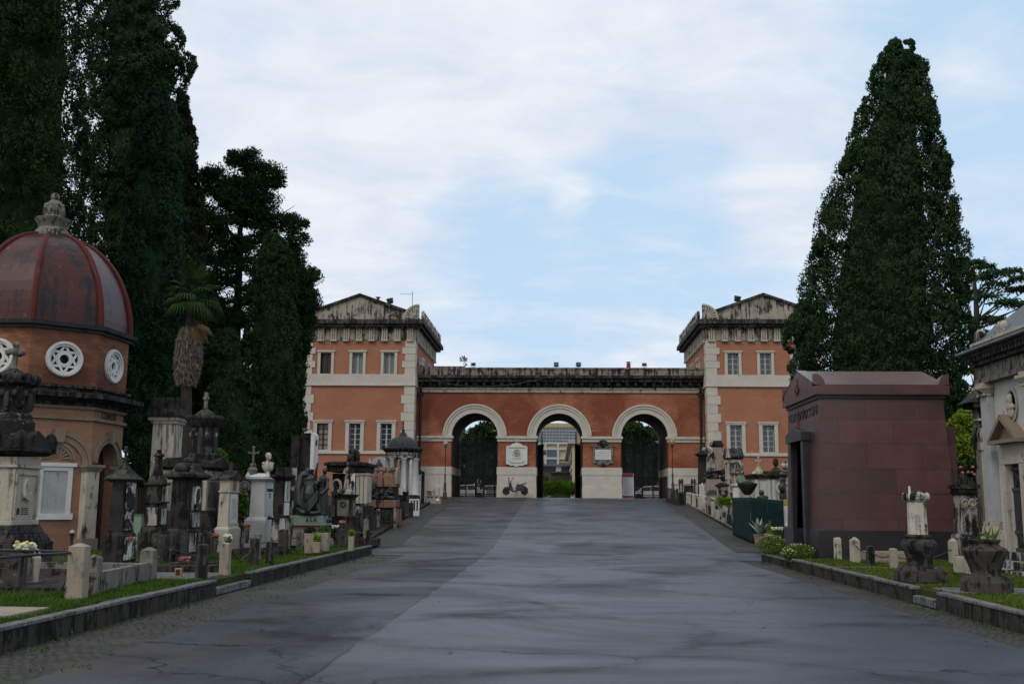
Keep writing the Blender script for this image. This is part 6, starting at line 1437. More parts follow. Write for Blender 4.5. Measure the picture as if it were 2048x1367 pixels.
m = MB(); m.ey([(X(1016.5), 1.05), (X(1017), 1.35), (X(1018.5), 1.45), (X(1019.3), 1.05)], -.2, .2); m.build('windscreen', M['glass'], P.o)
m = MB(); m.ell((X(1018), 0, .92), (.07, .1, .09), 10, 8); m.build('headlight', M['steel'], P.o, smooth=True)
m = MB(); m.tube([(X(1022.5), -.25, 1.1), (X(1026), -.3, 1.24)], .01, 5); m.ell((X(1026.5), -.3, 1.27), (.07, .02, .045), 8, 6); m.build('mirror', M['black'], P.o)
m = MB(); m.tube([(X(1041), -.17, .3), (X(1050), -.19, .4)], [.03, .04], 8); m.build('exhaust', M['iron_grey'], P.o)
m = MB(); m.tube([(X(1052), 0, .88), (X(1055), 0, .98)], .02, 6); m.tube([(X(1044), .12, .9), (X(1055), .0, .98)], .016, 6); m.build('grab_rail', M['black'], P.o)
m = MB(); m.tube([(X(1034), .1, .3), (X(1035), .2, .0)], .015, 5); m.build('stand', M['iron'], P.o)
# ---------------------------------------------------------------- right side
# red porphyry mausoleum
MX, MY0, MY1 = at(1640, 1000, 28.0).x + .09, 28.0, 31.8
mz = .2
ZR = lambda py: at(1638, py, 28.0).z - mz
XR = at(1889, 780, 28.0).x - MX
mau = thing('mausoleum', 'dark red porphyry mausoleum with pale hipped roof, cross and dark doorway', 'mausoleum', (MX, MY0, mz))
D = MY1 - MY0; zb, zw1, zc0, zc1, zc2 = ZR(1059), ZR(796), ZR(796), ZR(790), ZR(770)
def batter(mb, x0, x1, y0, y1, z0, z1, b):
    vs = [(x0 - b, y0 - b, z0), (x1 + b, y0 - b, z0), (x1 + b, y1 + b, z0), (x0 - b, y1 + b, z0), (x0, y0, z1), (x1, y0, z1), (x1, y1, z1), (x0, y1, z1)]
    return mb.add(vs, [(3, 2, 1, 0), (4, 5, 6, 7), (0, 1, 5, 4), (1, 2, 6, 5), (2, 3, 7, 6), (3, 0, 4, 7)])
dy0, dy1, dzt = D / 2 - .62, D / 2 + .62, at(1600, 885, 30.15).z - mz
m = MB()
# body with a real doorway recess on the road side: near block, far block, lintel block, rear block
batter(m, .55, XR - .06, 0, D, zb, zw1, .0)
m.box(0, .55, 0, dy0, zb, zw1); m.box(0, .55, dy1, D, zb, zw1); m.box(0, .55, dy0, dy1, dzt, zw1)
body = m.build('wall', M['granite'], mau)
m = MB(); m.add([(.02, -.003, zb), (XR - .06, -.003, zb), (XR - .06, -.003, zw1), (.02, -.003, zw1), (.02, -.16, zb), (XR + .1, -.16, zb)], [(0, 3, 2, 1)]) if False else None
# battered cladding wedges on near side and right end
m.add([(0, -.14, zb), (XR + .1, -.14, zb), (XR - .06, -.004, zw1), (0, -.004, zw1), (0, 0, zb), (XR + .1, 0, zb), (XR - .06, 0, zw1), (0, 0, zw1)], [(0, 1, 2, 3), (1, 5, 6, 2), (4, 0, 3, 7)])
m.add([(-.14, -.14, zb), (0, -.14, zb), (0, -.004, zw1), (-.004, -.004, zw1), (-.14, dy0, zb), (0, dy0, zb), (0, dy0, zw1), (-.004, dy0, zw1)], [(0, 1, 2, 3), (4, 0, 3, 7), (5, 4, 7, 6)])
m.add([(-.14, dy1, zb), (0, dy1, zb), (0, dy1, zw1), (-.004, dy1, zw1), (-.14, D, zb), (0, D, zb), (0, D, zw1), (-.004, D, zw1)], [(0, 1, 2, 3), (4, 0, 3, 7), (5, 4, 7, 6)])
m.build('battered_cladding', M['granite'], mau)
m = MB(); m.box(-.2, XR + .16, -.2, dy0 - .02, -.3, zb); m.box(-.2, .5, dy1 + .02, D + .2, -.3, zb); m.box(.5, XR + .16, dy0 - .02, D + .2, -.3, zb); m.box(-.22, .55, dy0 - .02, dy1 + .02, -.3, .16); m.build('plinth', M['granite_dark'], mau, bev=.008)
m = MB(); m.box(-.06, XR + .0, -.06, D + .06, zc0, zc1 + .01); m.build('cornice_shadow_moulding', M['granite_dark'], mau)
m = MB(); m.box(-.14, XR + .08, -.14, D + .14, zc1 + .01, zc2)
xrid0, xrid1 = -.14, at(1838, 746, 30.15).x - MX; zk = at(1602, 745, 30.15).z - mz
zE = ZR(770)
m.ex([(-.14, zE), (D + .14, zE), (D / 2, zk)], -.14, .05); m.build('attic', M['granite'], mau)
m = MB(); e = .02
m.add([(.05, -.12, zE + .01), (XR + .02, -.12, zE + .01), (xrid1, D / 2, zk + .01), (.05, D / 2, zk + .01)], [(0, 1, 2, 3)])
m.add([(.05, D + .12, zE + .01), (XR + .02, D + .12, zE + .01), (xrid1, D / 2, zk + .01), (.05, D / 2, zk + .01)], [(3, 2, 1, 0)])
m.add([(XR + .02, -.12, zE + .01), (XR + .02, D + .12, zE + .01), (xrid1, D / 2, zk + .01)], [(0, 1, 2)])
# raised verge on the front gable
m.add([(-.15, -.14, zE + .02), (.12, -.14, zE + .02), (.12, D / 2, zk + .03), (-.15, D / 2, zk + .03)], [(0, 1, 2, 3)]); m.add([(-.15, D + .14, zE + .02), (.12, D + .14, zE + .02), (.12, D / 2, zk + .03), (-.15, D / 2, zk + .03)], [(3, 2, 1, 0)])
m.build('roof', M['granite_roof'], mau, nrm=False)
n = 8
for x_, s_ in ((-.14, 1), (XR + .08, -1)):
    for y_, q_ in ((-.14, 1), (D + .14, -1)):
        poly = [(x_, zE - .02)] + [(x_ + s_ * .27 * math.sin(k / n * math.pi / 2), zE + .3 * math.cos(k / n * math.pi / 2)) for k in range(n + 1)]
        m = MB(); m.ey(poly, min(y_, y_ + q_ * .26), max(y_, y_ + q_ * .26)); m.build('acroterion', M['granite'], mau)
# portal
m = MB(); px_ = -.26
m.box(px_, .3, dy0 - .28, dy0, -.28, dzt); m.box(px_, .3, dy1, dy1 + .28, -.28, dzt)
m.ex([(dy0 - .34, dzt), (dy1 + .34, dzt), (dy1 + .34, dzt + .24), (D / 2, dzt + .42), (dy0 - .34, dzt + .24)], px_ - .06, .3); m.build('portal', M['granite_dark'], mau, bev=.008)
m = MB(); m.box(.44, .5, dy0, dy1, .16, dzt); do = m.build('door', M['black'], mau)
m = MB(); m.box(.42, .439, D / 2 - .02, D / 2 + .02, .2, dzt - .05)
for y_ in (dy0 + .1, D / 2 - .1, D / 2 + .1, dy1 - .1): m.box(.42, .438, y_ - .015, y_ + .015, .2, dzt - .05)
m.build('door_frame', M['iron_grey'], do)
m = MB(); m.box(-.17, -.14, D / 2 - .05, D / 2 + .05, zc1 + .2, zk - .22); m.box(-.2, -.17, D / 2 - .2, D / 2 + .2, zk - .62, zk - .5); m.box(-.2, -.171, D / 2 - .055, D / 2 + .055, zk - .72, zk - .4); m.build('cross', M['granite'], mau)
text('name_letters', 'GUIDO VOCCINI', .36, M['bronze'], mau, face_mx(-.0, D / 2, zw1 - .3), .03, D - .35)
# back block to the right
m = MB(); m.box(XR + .0, XR + .36, .35, D, -.3, ZR(850)); m.box(XR + .02, XR + .27, .2, D, -.3, ZR(900)); m.build('side_buttress', M['granite'], mau)

# posts and chains
rp = {}
for px, y0, y1, w_, mt, lb in ((1675, 1070, 1118, 15, 'marble_soft', 'cream pointed post before the mausoleum, nearer the daisies'), (1711, 1073, 1124, 16, 'marble_soft', 'cream pointed post with brown stain before the mausoleum, second along'), (1742, 1090, 1132, 13, 'concrete_dark', 'short dark stained post right of the two cream posts'), (1788, 1095, 1137, 14, 'concrete', 'square brown post left of the column monument'), (1908, 1075, 1127, 16, 'marble_soft', 'cream pointed post right of the column monument')):
    rp[px] = gravepost('stone_post', lb, px, y0, y1, w_, mt, RP, .09 if 'pointed' in lb else .02, rz=.15 * math.sin(px))
def sag(a, b, f, d, label):
    pa, pb = rp[a][1] + Vector((0, 0, rp[a][2] * f)), rp[b][1] + Vector((0, 0, rp[b][2] * f)); rail('chain', label, [pa.lerp(pb, k / 8) - Vector((0, 0, d * 4 * (k / 8) * (1 - k / 8))) for k in range(9)], .012)
sag(1711, 1742, .7, .08, 'rusty chain hanging between cream post and short dark post'); sag(1742, 1788, .75, .12, 'rusty chain sagging to the square brown post'); sag(1788, 1908, .6, .16, 'long rusty chain passing behind the column monument')
g = lowgrave('long low beige grave slabs behind the right chains', 1800, 1124, 1.3, 1.1, .24, 'concrete'); lowgrave('small beige grave block behind the short dark post', 1764, 1122, .6, .8, .22, 'concrete')
m = MB(); p = gp(1820, 1138, .24); m.fr(0, 0, 0, .02, 3.0, .35); o = m.build('path_edging', M['kerbtop'], None, bev=.005); o.location = (p.x, p.y + .5, .237); tag(o, kind='structure')
# column on an urn
P = Mon('column_monument', 'octagonal white column with a crown of leaves rising from a squat black urn', 'monument', 1854, 1153, 19.0)
m = MB(); m.st(0, .35, -.1, [(.1 + P.H(1143), .72, .72), (P.H(1132) - P.H(1143), .66, .66, .56, .56)]); m.build('plinth', M['concrete_dark'], P.o, bev=.012)
m = MB(); m.lathe(0, .35, [(.24, P.H(1133)), (.22, P.H(1125)), (.22, P.H(1118)), (.26, P.H(1104)), (.31, P.H(1093)), (.315, P.H(1087)), (.28, P.H(1081)), (.2, P.H(1078)), (.2, P.H(1076)), (.235, P.H(1074)), (.235, P.H(1070)), (.2, P.H(1069))], 28); m.build('urn', M['dark'], P.o, smooth=True)
m = MB(); m.lathe(0, .35, [(.175, P.H(1070)), (.165, P.H(1003))], 8, R(22.5)); m.build('shaft', stone('half_blackened_marble', (.55, .52, .44), (.45, .41, .33), .42, sc=1.2, streak=.3), P.o, bev=.006)
m = MB(); m.lathe(0, .35, [(.17, P.H(1003)), (.2, P.H(999)), (.21, P.H(996)), (.15, P.H(992))], 12)
for k in range(8):
    a = R(45 * k + 10); m.ell((.2 * math.cos(a), .35 + .2 * math.sin(a), P.H(992)), (.055, .055, .075), 8, 6)
m.ell((.03, .35, P.H(990)), (.16, .16, .09), 12, 8, .1, 3); m.ell((.04, .35, P.H(986)), (.07, .07, .07), 8, 6); m.build('crown', M['marble_dirty'], P.o, smooth=True)
m = MB(); m.tube([(-.155, .22, P.H(995)), (-.155, .22, P.H(971))], [.03, .015], 6); m.build('spike', M['marble'], P.o)
m = MB()
for k in range(8): m.box(-.1, .02 - .05 * random.random(), .184, .19, P.H(1030 + 4 * k), P.H(1030 + 4 * k) + .01)
m.build('inscription', M['inkgrey'], P.o)
# big urn
P = Mon('stone_urn', 'large weathered stone urn with a fern on a low octagonal plinth', 'urn', 1994, 1176, 17.0)
m = MB(); m.lathe(0, .4, [(.4, -.1), (.4, P.H(1166)), (.37, P.H(1160)), (.35, P.H(1154))], 8, R(22.5)); m.build('plinth', M['concrete_dark'], P.o, bev=.012)
m = MB(); m.lathe(0, .4, [(.24, P.H(1155)), (.22, P.H(1150)), (.23, P.H(1143)), (.28, P.H(1125)), (.34, P.H(1110)), (.355, P.H(1102)), (.33, P.H(1097)), (.23, P.H(1092)), (.215, P.H(1088)), (.25, P.H(1084)), (.255, P.H(1080)), (.22, P.H(1079)), (.18, P.H(1084))], 32); m.build('bowl', M['concrete_dark'], P.o, smooth=True)
g_ = np.random.default_rng(4); n = 16; C = np.c_[g_.normal(.06, .07, n), .4 + g_.normal(0, .07, n), np.full(n, P.H(1078) + .06)]; leaves('fern', M['ivy'], C, np.c_[g_.normal(0, .5, n), g_.normal(0, .5, n), np.ones(n)], .26, g_, P.o, .14)
# monument with two portraits beside the marble chapel
P = Mon('twin_portrait_monument', 'dirty white monument with two oval portraits and a pointed top beside the marble chapel', 'monument', 1948, 1105, 26.6)
m = MB(); m.st(0, .4, -.3, [(.3 + P.H(1076), .52, .7), (.1, .56, .74, .5, .6), (P.H(990) - P.H(1076) - .1, .42, .55, .38, .5)]); m.build('shaft', M['marble_dirty'], P.o, bev=.012)
m = MB(); m.st(0, .4, P.H(990), [(.08, .4, .5, .52, .66), (P.H(976) - P.H(990) - .08, .46, .58), (.1, .56, .7)]); m.ey([(-.18, P.H(970)), (.0, P.H(970)), (.0, P.H(958)), (-.06, P.H(946)), (-.12, P.H(950))], .2, .5); m.fr(.14, .45, P.H(970), P.H(952), .16, .4, .1, .3); m.lathe(-.24, .2, [(.05, P.H(971)), (.03, P.H(958)), (.01, P.H(953))], 8); m.build('pointed_top', M['dark'], P.o)
m = MB()
for x in (-.1, .08): m.ring(x, P.H(1005), .07, .09, .08, .16, 0, 2 * math.pi, 16); q = MB(); relief_head(q, 0, 0, .5); q.rz(R(-90) if x < 0 else R(90)); q.mv(x, .13, P.H(1003)); m.join(q)
m.build('portrait_relief', M['marble_soft'], P.o, smooth=True)
for px, py, Y, w_, lb in ((1925, 1136, 21.0, .2, 'small white cube planter before the two portrait monument'), (1951, 1139, 20.6, .24, 'larger white cube planter beside the big urn')):
    P = Mon('cube_planter', lb, 'planter', px, py, Y, 'white cube planters by the chapel'); m = MB(); m.fr(0, w_ / 2, -.08, .24, w_, w_, w_ * 1.04, w_ * 1.04); m.build('pot', M['marble_soft'], P.o, bev=.008); m = MB(); m.fr(0, w_ / 2, .241, .25, w_ * .85, w_ * .85); m.build('earth', M['soil'], P.o)

# marble chapel on the right
KX = 10.0; KY1 = atx(1965, 900, KX).y; KY0 = KY1 - 4.6; KD = 3.6
ZK = lambda py: at(1962, py, KY1).z - .2
ck = thing('marble_chapel', 'grey white marble chapel with pilasters, oval bust niche and iron door, at the right edge', 'chapel', (KX, KY1, .2))
# local: x into the chapel, y negative towards the camera
yc = -(KY1 - atx(2019, 960, KX).y) ; L = KY1 - KY0
dh = ZK(944) if False else at(2020, 927, atx(2020, 927, KX).y).z - .2
m = MB(); dw = .36; zd0 = .62
m.box(.16, KD, -L, yc - dw, -.3, ZK(745)); m.box(.16, KD, yc + dw, 0, -.3, ZK(745)); m.box(.16, KD, yc - dw, yc + dw, dh, ZK(745)); m.box(.5, KD, yc - dw, yc + dw, -.3, dh); m.build('wall', stone('white_ashlar_marble', (.55, .545, .52), (.47, .46, .43), .12, sc=.9), ck)
m = MB(); m.box(-.02, KD, -L - .1, .1, -.3, .45); m.box(-.3, -.02, yc - 1.5, yc + 1.3, -.3, .28); m.box(-.62, -.3, yc - 1.6, yc + 1.4, -.3, .12); m.build('steps', M['marble_dirty'], ck, bev=.012)
for y_ in (-.24, yc * 2 + .24 - .1):
    m = MB(); m.box(0, .16, y_ - .2, y_ + .2, ZK(1042), ZK(795)); po = m.build('pilaster', stone('grey_veined_marble', (.34, .35, .36), (.44, .44, .44), .2, sc=1.2, stain=(.2, .17, .14)), ck, bev=.01)
    m = MB(); m.st(.05, y_, .45, [(ZK(1066) - .45, .42, .56), (ZK(1050) - ZK(1066), .38, .5, .32, .44), (ZK(1042) - ZK(1050), .3, .42)]); m.build('pilaster_base', M['marble_soft'], po, bev=.01); m = MB(); m.st(.06, y_, ZK(795), [(.06, .28, .44), (.1, .24, .42, .4, .54), (.08, .42, .58), (.07, .3, .46)]); m.build('capital', M['marble_soft'], po, bev=.01)
m = MB(); z_ = ZK(760); m.box(-.06, KD, -L - .1, .06, ZK(775) + .06, ZK(760)); m.box(-.02, KD, -L - .1, .03, ZK(760), ZK(735)); m.build('entablature', M['concrete_grey'], ck, bev=.01)
m = MB(); z_ = ZK(735); m.box(-.14, KD + .1, -L - .2, .12, z_, z_ + .1)
k = 0; y_ = .08
while y_ > -L: m.box(-.24, -.13, y_ - .05, y_ + .05, z_ + .1, z_ + .21); y_ -= .17
m.box(-.26, KD + .2, -L - .3, .2, z_ + .21, z_ + .3); m.build('cornice', M['concrete_dark'], ck)
m = MB(); m.box(-.4, KD + .3, -L - .4, .3, z_ + .3, z_ + .36); m.build('cornice_slab', M['slate'], ck, bev=.012)
m = MB(); m.box(-.05, KD, -L - .1, .1, z_ + .36, z_ + .5); m.box(-.1, KD, -L - .12, .14, z_ + .5, z_ + .57); m.build('attic', M['marble_soft'], ck, bev=.01)
m = MB(); za = z_ + .57; zk_ = za + 1.15
m.add([(-.05, .18, za), (KD, .18, za), (KD, -L - .1, za), (-.05, -L - .1, za), (1.2, yc, zk_), (KD - 1.0, yc, zk_)], [(0, 4, 3), (0, 1, 5, 4), (2, 3, 4, 5), (1, 2, 5)]); m.build('roof', M['slate'], ck)
for y_ in (-.1, yc, -L): m = MB(); m.fr(.1, y_, za, za + .12, .28, .34); m.ell((.08, y_, za + .18), (.13, .2, .16), 10, 8, .06, 2); m.build('acroterion', M['marble_dirty'], ck, smooth=True)
# door surround, pediment, niche, door
m = MB(); o = .16; f0, f1 = .06, .17
m.box(f0, f1, yc - dw - o, yc - dw, .45, dh); m.box(f0, f1, yc + dw, yc + dw + o, .45, dh); m.box(f0 - .01, f1, yc - dw - o, yc + dw + o, dh, dh + .2); m.box(f0 + .04, f1, yc - dw - .04 - o, yc + dw + o + .04, dh + .2, dh + .46); m.build('door_surround', M['marble_soft'], ck, bev=.01)
m = MB(); zp = dh + .46; hw = dw + o + .22; m.box(-.14, f1, yc - hw, yc + hw, zp, zp + .08); m.ex([(yc - hw, zp + .08), (yc + hw, zp + .08), (yc, zp + .58)], .05, f1)
for s_ in (-1, 1): m.ex([(yc + s_ * hw, zp + .08), (yc + s_ * (hw - .12), zp + .08), (yc, zp + .52), (yc, zp + .64)], -.14, .05)
m.build('door_pediment', M['stucco'], ck)
m = MB(); m.box(.24, .3, yc - dw, yc + dw, .3, dh); do = m.build('iron_door', M['iron'], ck)
m = MB()
for k in range(9): y_ = yc - dw + .06 + k * (2 * dw - .12) / 8; m.tube([(.21, y_, .9), (.21, y_, dh - .55)], .014, 5)
for z0_ in (.5, .88, dh - .55, dh - .1): m.box(.19, .236, yc - dw, yc + dw, z0_ - .03, z0_ + .03)
for s_ in (-1, 1): m.tube([(.21, yc - s_ * .2, dh - .5), (.21, yc + s_ * .2, dh - .15)], .016, 5); m.tube([(.21, yc - s_ * .2, .55), (.21, yc + s_ * .2, .85)], .016, 5)
m.build('door_bars', M['iron_grey'], do)
zn = at(2012, 808, atx(2012, 808, KX).y).z - .2; yn = -(KY1 - atx(2012, 808, KX).y)
q = MB(); q.lathe(0, 0, [(.25, 0), (.27, .05), (.22, .05), (.2, .0)], 28); q.xf(Matrix.Translation((.16, yn, zn)) @ Matrix.Rotation(R(-90), 4, 'Y') @ Matrix.Diagonal((1.45, 1, 1, 1))); q.build('oval_niche', M['marble_soft'], ck, smooth=True)
q = MB(); q.ell((.06, yn, zn + .14), (.1, .1, .13), 14, 10); q.ell((.08, yn, zn + .22), (.09, .115, .08), 12, 8); q.ell((-.03, yn, zn + .13), (.02, .02, .035), 8, 6); q.tube([(.08, yn, zn + .08), (.08, yn, zn - .1)], .085, 8); q.ell((.1, yn, zn - .12), (.1, .27, .12), 14, 10); q.ell((.11, yn, zn - .27), (.08, .2, .2), 12, 8); q.ell((.07, yn - .1, zn + .08), (.06, .05, .13), 8, 6); q.ell((.07, yn + .1, zn + .08), (.06, .05, .13), 8, 6); q.xf(Matrix.Translation((.1, yn, zn - .02)) @ Matrix.Diagonal((.72, .72, .72, 1)) @ Matrix.Translation((-.1, -yn, -zn + .06))); o = q.build('niche_bust', M['marble_soft'], ck); remesh(o, .014, 2)

# ---------------------------------------------------------------- ramp side, right: near to far
# green netting fence
c = Vector((at(1504, 1077, 39.4).x, 39.4, gz(39.4))); a = Vector((c.x + .02, 43.6, gz(43.6))); b = Vector((at(1568, 1060, 39.9).x, 39.9, gz(39.4)))
nf = thing('netting_fence', 'dark green netting screen on stakes at the edge of the ramp', 'fence', c)
h = at(1504, 994, 39.4).z - c.z
def netpanel(p0, p1, h0, h1, n=16, mz=10):
    V = []; F = []; d = p1 - p0; nv = Vector((-d.y, d.x, 0)).normalized()
    for i in range(n + 1):
        for j in range(mz + 1):
            u, v_ = i / n, j / mz; q = p0.lerp(p1, u) + Vector((0, 0, lerp(h0, h1, u) * v_)) + nv * (.035 * math.sin(u * 9 + v_ * 3) * math.sin(v_ * 3.1)); V.append(q - c)
    for i in range(n):
        for j in range(mz): k = i * (mz + 1) + j; F.append((k, k + mz + 1, k + mz + 2, k + 1))
    m = MB(); m.add(V, F); o = m.build('net', M['net'], nf, smooth=2); s = o.modifiers.new('thick', 'SOLIDIFY'); s.thickness = .008
netpanel(c, b, h, h * .94); netpanel(a, c, h * .9, h)
for q in (c, (a + c) / 2, a, (c + b) / 2, b):
    m = MB(); m.tube([(q.x - c.x, q.y - c.y + .03, -.1), (q.x - c.x, q.y - c.y + .03, h + .03)], .022, 6); m.build('stake', M['bark'], nf)
# pots in front of it
P = Mon('agave_pot', 'grey green agave in a low stone pot before the green netting', 'potted plant', 1521, 1081, 35.2)
m = MB(); m.lathe(0, .2, [(.15, -.1), (.2, .2), (.22, .22), (.18, .22)], 14); m.build('pot', M['concrete'], P.o, smooth=True)
m = MB(); r_ = random.Random(2)
for k in range(16):
    a_ = 6.28 * k / 16 + r_.uniform(-.2, .2); t_ = r_.uniform(.15, 1.0); l_ = r_.uniform(.5, .72); dx, dy = math.cos(a_) * t_, math.sin(a_) * t_
    dz = math.sqrt(max(.1, 1 - .6 * t_ * t_)); sx, sy = -math.sin(a_) * .055, math.cos(a_) * .055
    p0 = Vector((0, .2, .2)); p1 = p0 + Vector((dx * .35, dy * .35, dz * .5)) * l_; p2 = p0 + Vector((dx * .85, dy * .85, dz * .95)) * l_
    m.add([p0 - Vector((sx, sy, 0)) * .6, p0 + Vector((sx, sy, 0)) * .6, p1 + Vector((sx, sy, .01)), p1 - Vector((sx, sy, -.01)), p2], [(0, 1, 2, 3), (3, 2, 4)])
m.build('leaves', M['agave'], P.o, nrm=False)
P = Mon('conifer_pot', 'small bright green conifer in a square pot before the green netting', 'potted plant', 1541, 1079, 35.0)
m = MB(); m.fr(0, .2, -.1, .2, .28, .28, .32, .32); m.build('pot', M['concrete'], P.o, bev=.01)
g_ = np.random.default_rng(8); n = 900; hh = g_.random(n); rr_ = .11 * (1 - hh) * np.sqrt(g_.random(n)) + .005; an_ = g_.random(n) * 6.28
leaves('foliage', M['lime'], np.c_[rr_ * np.cos(an_) + .03 * hh, .2 + rr_ * np.sin(an_), .2 + .42 * hh], np.c_[np.cos(an_) * .4, np.sin(an_) * .4, np.ones(n)], .05, g_, P.o)
P = Mon('white_flower_pot', 'terracotta pot full of white and yellow flowers beside the conifer', 'potted plant', 1557, 1081, 34.6)
m = MB(); m.lathe(0, .2, [(.09, -.1), (.15, .18), (.16, .2), (.13, .2)], 12); m.build('pot', M['terracotta'], P.o, smooth=True); leafball('leaves', M['ivy'], (0, .2, .28), (.2, .18, .1), 300, .06, 3, P.o)
m = MB(); flowers(None, m, (0, .2, .27), .21, 46, 3, .023, .17); m.build('white_blossoms', M['whitepetal'], P.o, smooth=True); m = MB(); flowers(None, m, (0, .2, .28), .19, 14, 5, .02, .17); m.build('yellow_blossoms', M['yellow'], P.o, smooth=True)
# daisy bushes
for px, py, Y, rx, rz_, lb in ((1549, 1104, 30.6, .44, .28, 'rounded white daisy bush in the raised kerb corner'), (1604, 1114, 27.9, .42, .2, 'low white daisy bush at the mausoleum corner'), (1584, 1115, 27.6, .2, .12, 'small tuft of daisies between the two daisy bushes')):
    P = Mon('daisy_bush', lb, 'bush', px, py, Y, 'daisy bushes by the mausoleum'); leafball('foliage', M['daisyleaf'], (0, .35, rz_ * .7), (rx, .4, rz_), 2600, .05, px, P.o)
    m = MB(); r_ = random.Random(px)
    for k in range(34):
        a_, t_ = r_.uniform(0, 6.28), r_.uniform(.15, 1.5); m.ell((rx * 1.02 * math.sin(t_) * math.cos(a_), .35 + .42 * math.sin(t_) * math.sin(a_), rz_ * .7 + rz_ * 1.05 * math.cos(t_)), (.012, .012, .009), 6, 4)
    m.build('daisies', M['whitepetal'], P.o, smooth=True)
# grey pedestal with gold band and black figure next to the mausoleum
P = Mon('gold_band_monument', 'pale pedestal with ochre band and black bowed figure beside the mausoleum door', 'monument', 1580, 1076, 40.0)
m = MB(); m.st(0, .4, -.3, [(.3 + P.H(1052), .62, .7), (.05, .66, .74), (.06, .6, .68, .52, .6), (P.H(1011) - P.H(1052) - .11, .48, .54, .44, .5)]); m.build('pedestal', M['marble'], P.o, bev=.01)
m = MB(); m.st(0, .4, P.H(1011), [(P.H(1004) - P.H(1011), .46, .5), (P.H(998) - P.H(1004), .36, .42)]); m.build('ochre_band', M['gold'], P.o, bev=.01)
m = MB(); m.st(.1, .45, P.H(998), [(P.H(945) - P.H(998), .3, .3, .24, .24)]); m.build('stele', M['marble_soft'], P.o)
q = MB(); draped(q, 1.0, 0, 4, -.14, .3, P.H(998), face=R(30)); q.ell((-.1, .3, P.H(948)), (.18, .14, .12), 10, 8); q.ell((-.18, .2, P.H(975)), (.14, .12, .18), 10, 8, .1, 2); q.ell((.06, .4, P.H(930)), (.14, .12, .12), 10, 8); o = q.build('black_figure', M['bronze'], P.o); remesh(o, .02, 2)
q = MB(); q.ell((.04, .42, P.H(930)), (.2, .18, .16), 12, 9, .05, 3); q.build('head_capital', M['marble_dirty'], P.o, smooth=True)
# big pale tomb with planted top
P = Mon('planted_tomb', 'broad cream tomb with carved panels and grass growing along its dark top', 'tomb', 1548, 1030, 50.0)
x0_, x1_ = P.X(1513), P.X(1592)
m = MB(); m.box(x0_, x1_, .2, 2.2, -.7, P.H(956)); m.build('wall', M['marble_soft'], P.o, bev=.015)
m = MB(); m.box(x0_ - .08, x1_ + .05, .1, 2.3, P.H(956), P.H(951)); m.box(x0_ - .14, x1_ + .08, .04, 2.36, P.H(951), P.H(947)); m.build('cornice', M['dark'], P.o)
m = MB()
for px in (1517, 1541, 1551): m.box(P.X(px) - .08, P.X(px) + .08, .16, .2, P.H(1000), P.H(959))
m.ring(P.X(1567), P.H(975), .2, .28, .15, .21, 0, 2 * math.pi, 20); m.box(P.X(1524), P.X(1537), .17, .2, P.H(998), P.H(962)); m.build('carved_panels', M['marble'], P.o, bev=.01)
g_ = np.random.default_rng(3); n = 1500; leaves('moss_growth', M['ivy'], np.c_[g_.uniform(P.X(1530), x1_, n), g_.uniform(.05, 1.2, n), P.H(947) + .12 * g_.random(n)], np.c_[g_.normal(0, .4, n), g_.normal(0, .4, n) - .3, np.ones(n)], .13, g_, P.o, .25)
m = MB(); m.lathe(P.X(1525), .6, [(.4, P.H(949)), (.3, P.H(943)), (.14, P.H(938)), (.09, P.H(932))], 10); fleury(m, P.H(934), P.H(914) - P.H(934), .22, .07, 'x', P.X(1525), .6); m.build('cross_finial', M['marble_soft'], P.o, smooth=True)
m = MB(); m.lathe(P.X(1561), .7, [(.42, P.H(947)), (.26, P.H(939)), (.07, P.H(933)), (.06, P.H(931)), (.12, P.H(928)), (.14, P.H(922)), (.1, P.H(916)), (.02, P.H(914))], 14); m.build('egg_urn', M['dark'], P.o, smooth=True)
for px, py, h0 in ((1526, 1003, 979),):
    P = Mon('bronze_bust', 'dark green bronze bust peeping over the netting screen', 'bust', px, 1003, 42.0); q = MB()
    q.ell((0, 0, P.H(999)), (.2, .15, .2), 12, 9); q.ell((0, 0, P.H(994)), (.24, .14, .09), 12, 8); q.tube([(-.02, 0, P.H(994)), (-.03, 0, P.H(988))], .07, 8); q.ell((-.04, 0, P.H(985)), (.1, .1, .13), 12, 9); q.ell((-.13, 0, P.H(985)), (.03, .025, .035), 8, 6); o = q.build('bust', M['bronze'], P.o); remesh(o, .016, 2)
    m = MB(); m.fr(0, 0, -P.b.z + gz(42) - .1, .05, .34, .3); m.build('pedestal', M['concrete_dark'], P.o)
P = Mon('bowl_tomb', 'black shallow bowl on a pale foot behind the netting screen', 'brazier', 1499, 1005, 46.0)
m = MB(); m.st(0, .4, -P.b.z + gz(46) - .1, [(P.b.z - gz(46) + .1 + P.H(990), .5, .5, .4, .4)]); m.lathe(0, .4, [(.14, P.H(990)), (.1, P.H(988))], 12); m.build('foot', M['marble_soft'], P.o)
m = MB(); m.lathe(0, .4, [(.12, P.H(989)), (.26, P.H(982)), (.4, P.H(972)), (.44, P.H(968)), (.44, P.H(966)), (.3, P.H(964)), (.2, P.H(962)), (.1, P.H(961))], 22); m.build('bowl', M['darker'], P.o, smooth=True)
P = Mon('medallion_column', 'white column with a green medallion and draped urn, left of the netting screen', 'monument', 1478, 1034, 47.5)
m = MB(); m.st(0, .35, -.4, [(.4 + P.H(1003), .46, .5, .42, .46), (.06, .52, .56)]); m.lathe(0, .35, [(.2, P.H(1003)), (.19, P.H(974)), (.26, P.H(972)), (.3, P.H(969)), (.2, P.H(966))], 16); m.build('column', M['marble'], P.o, smooth=True)
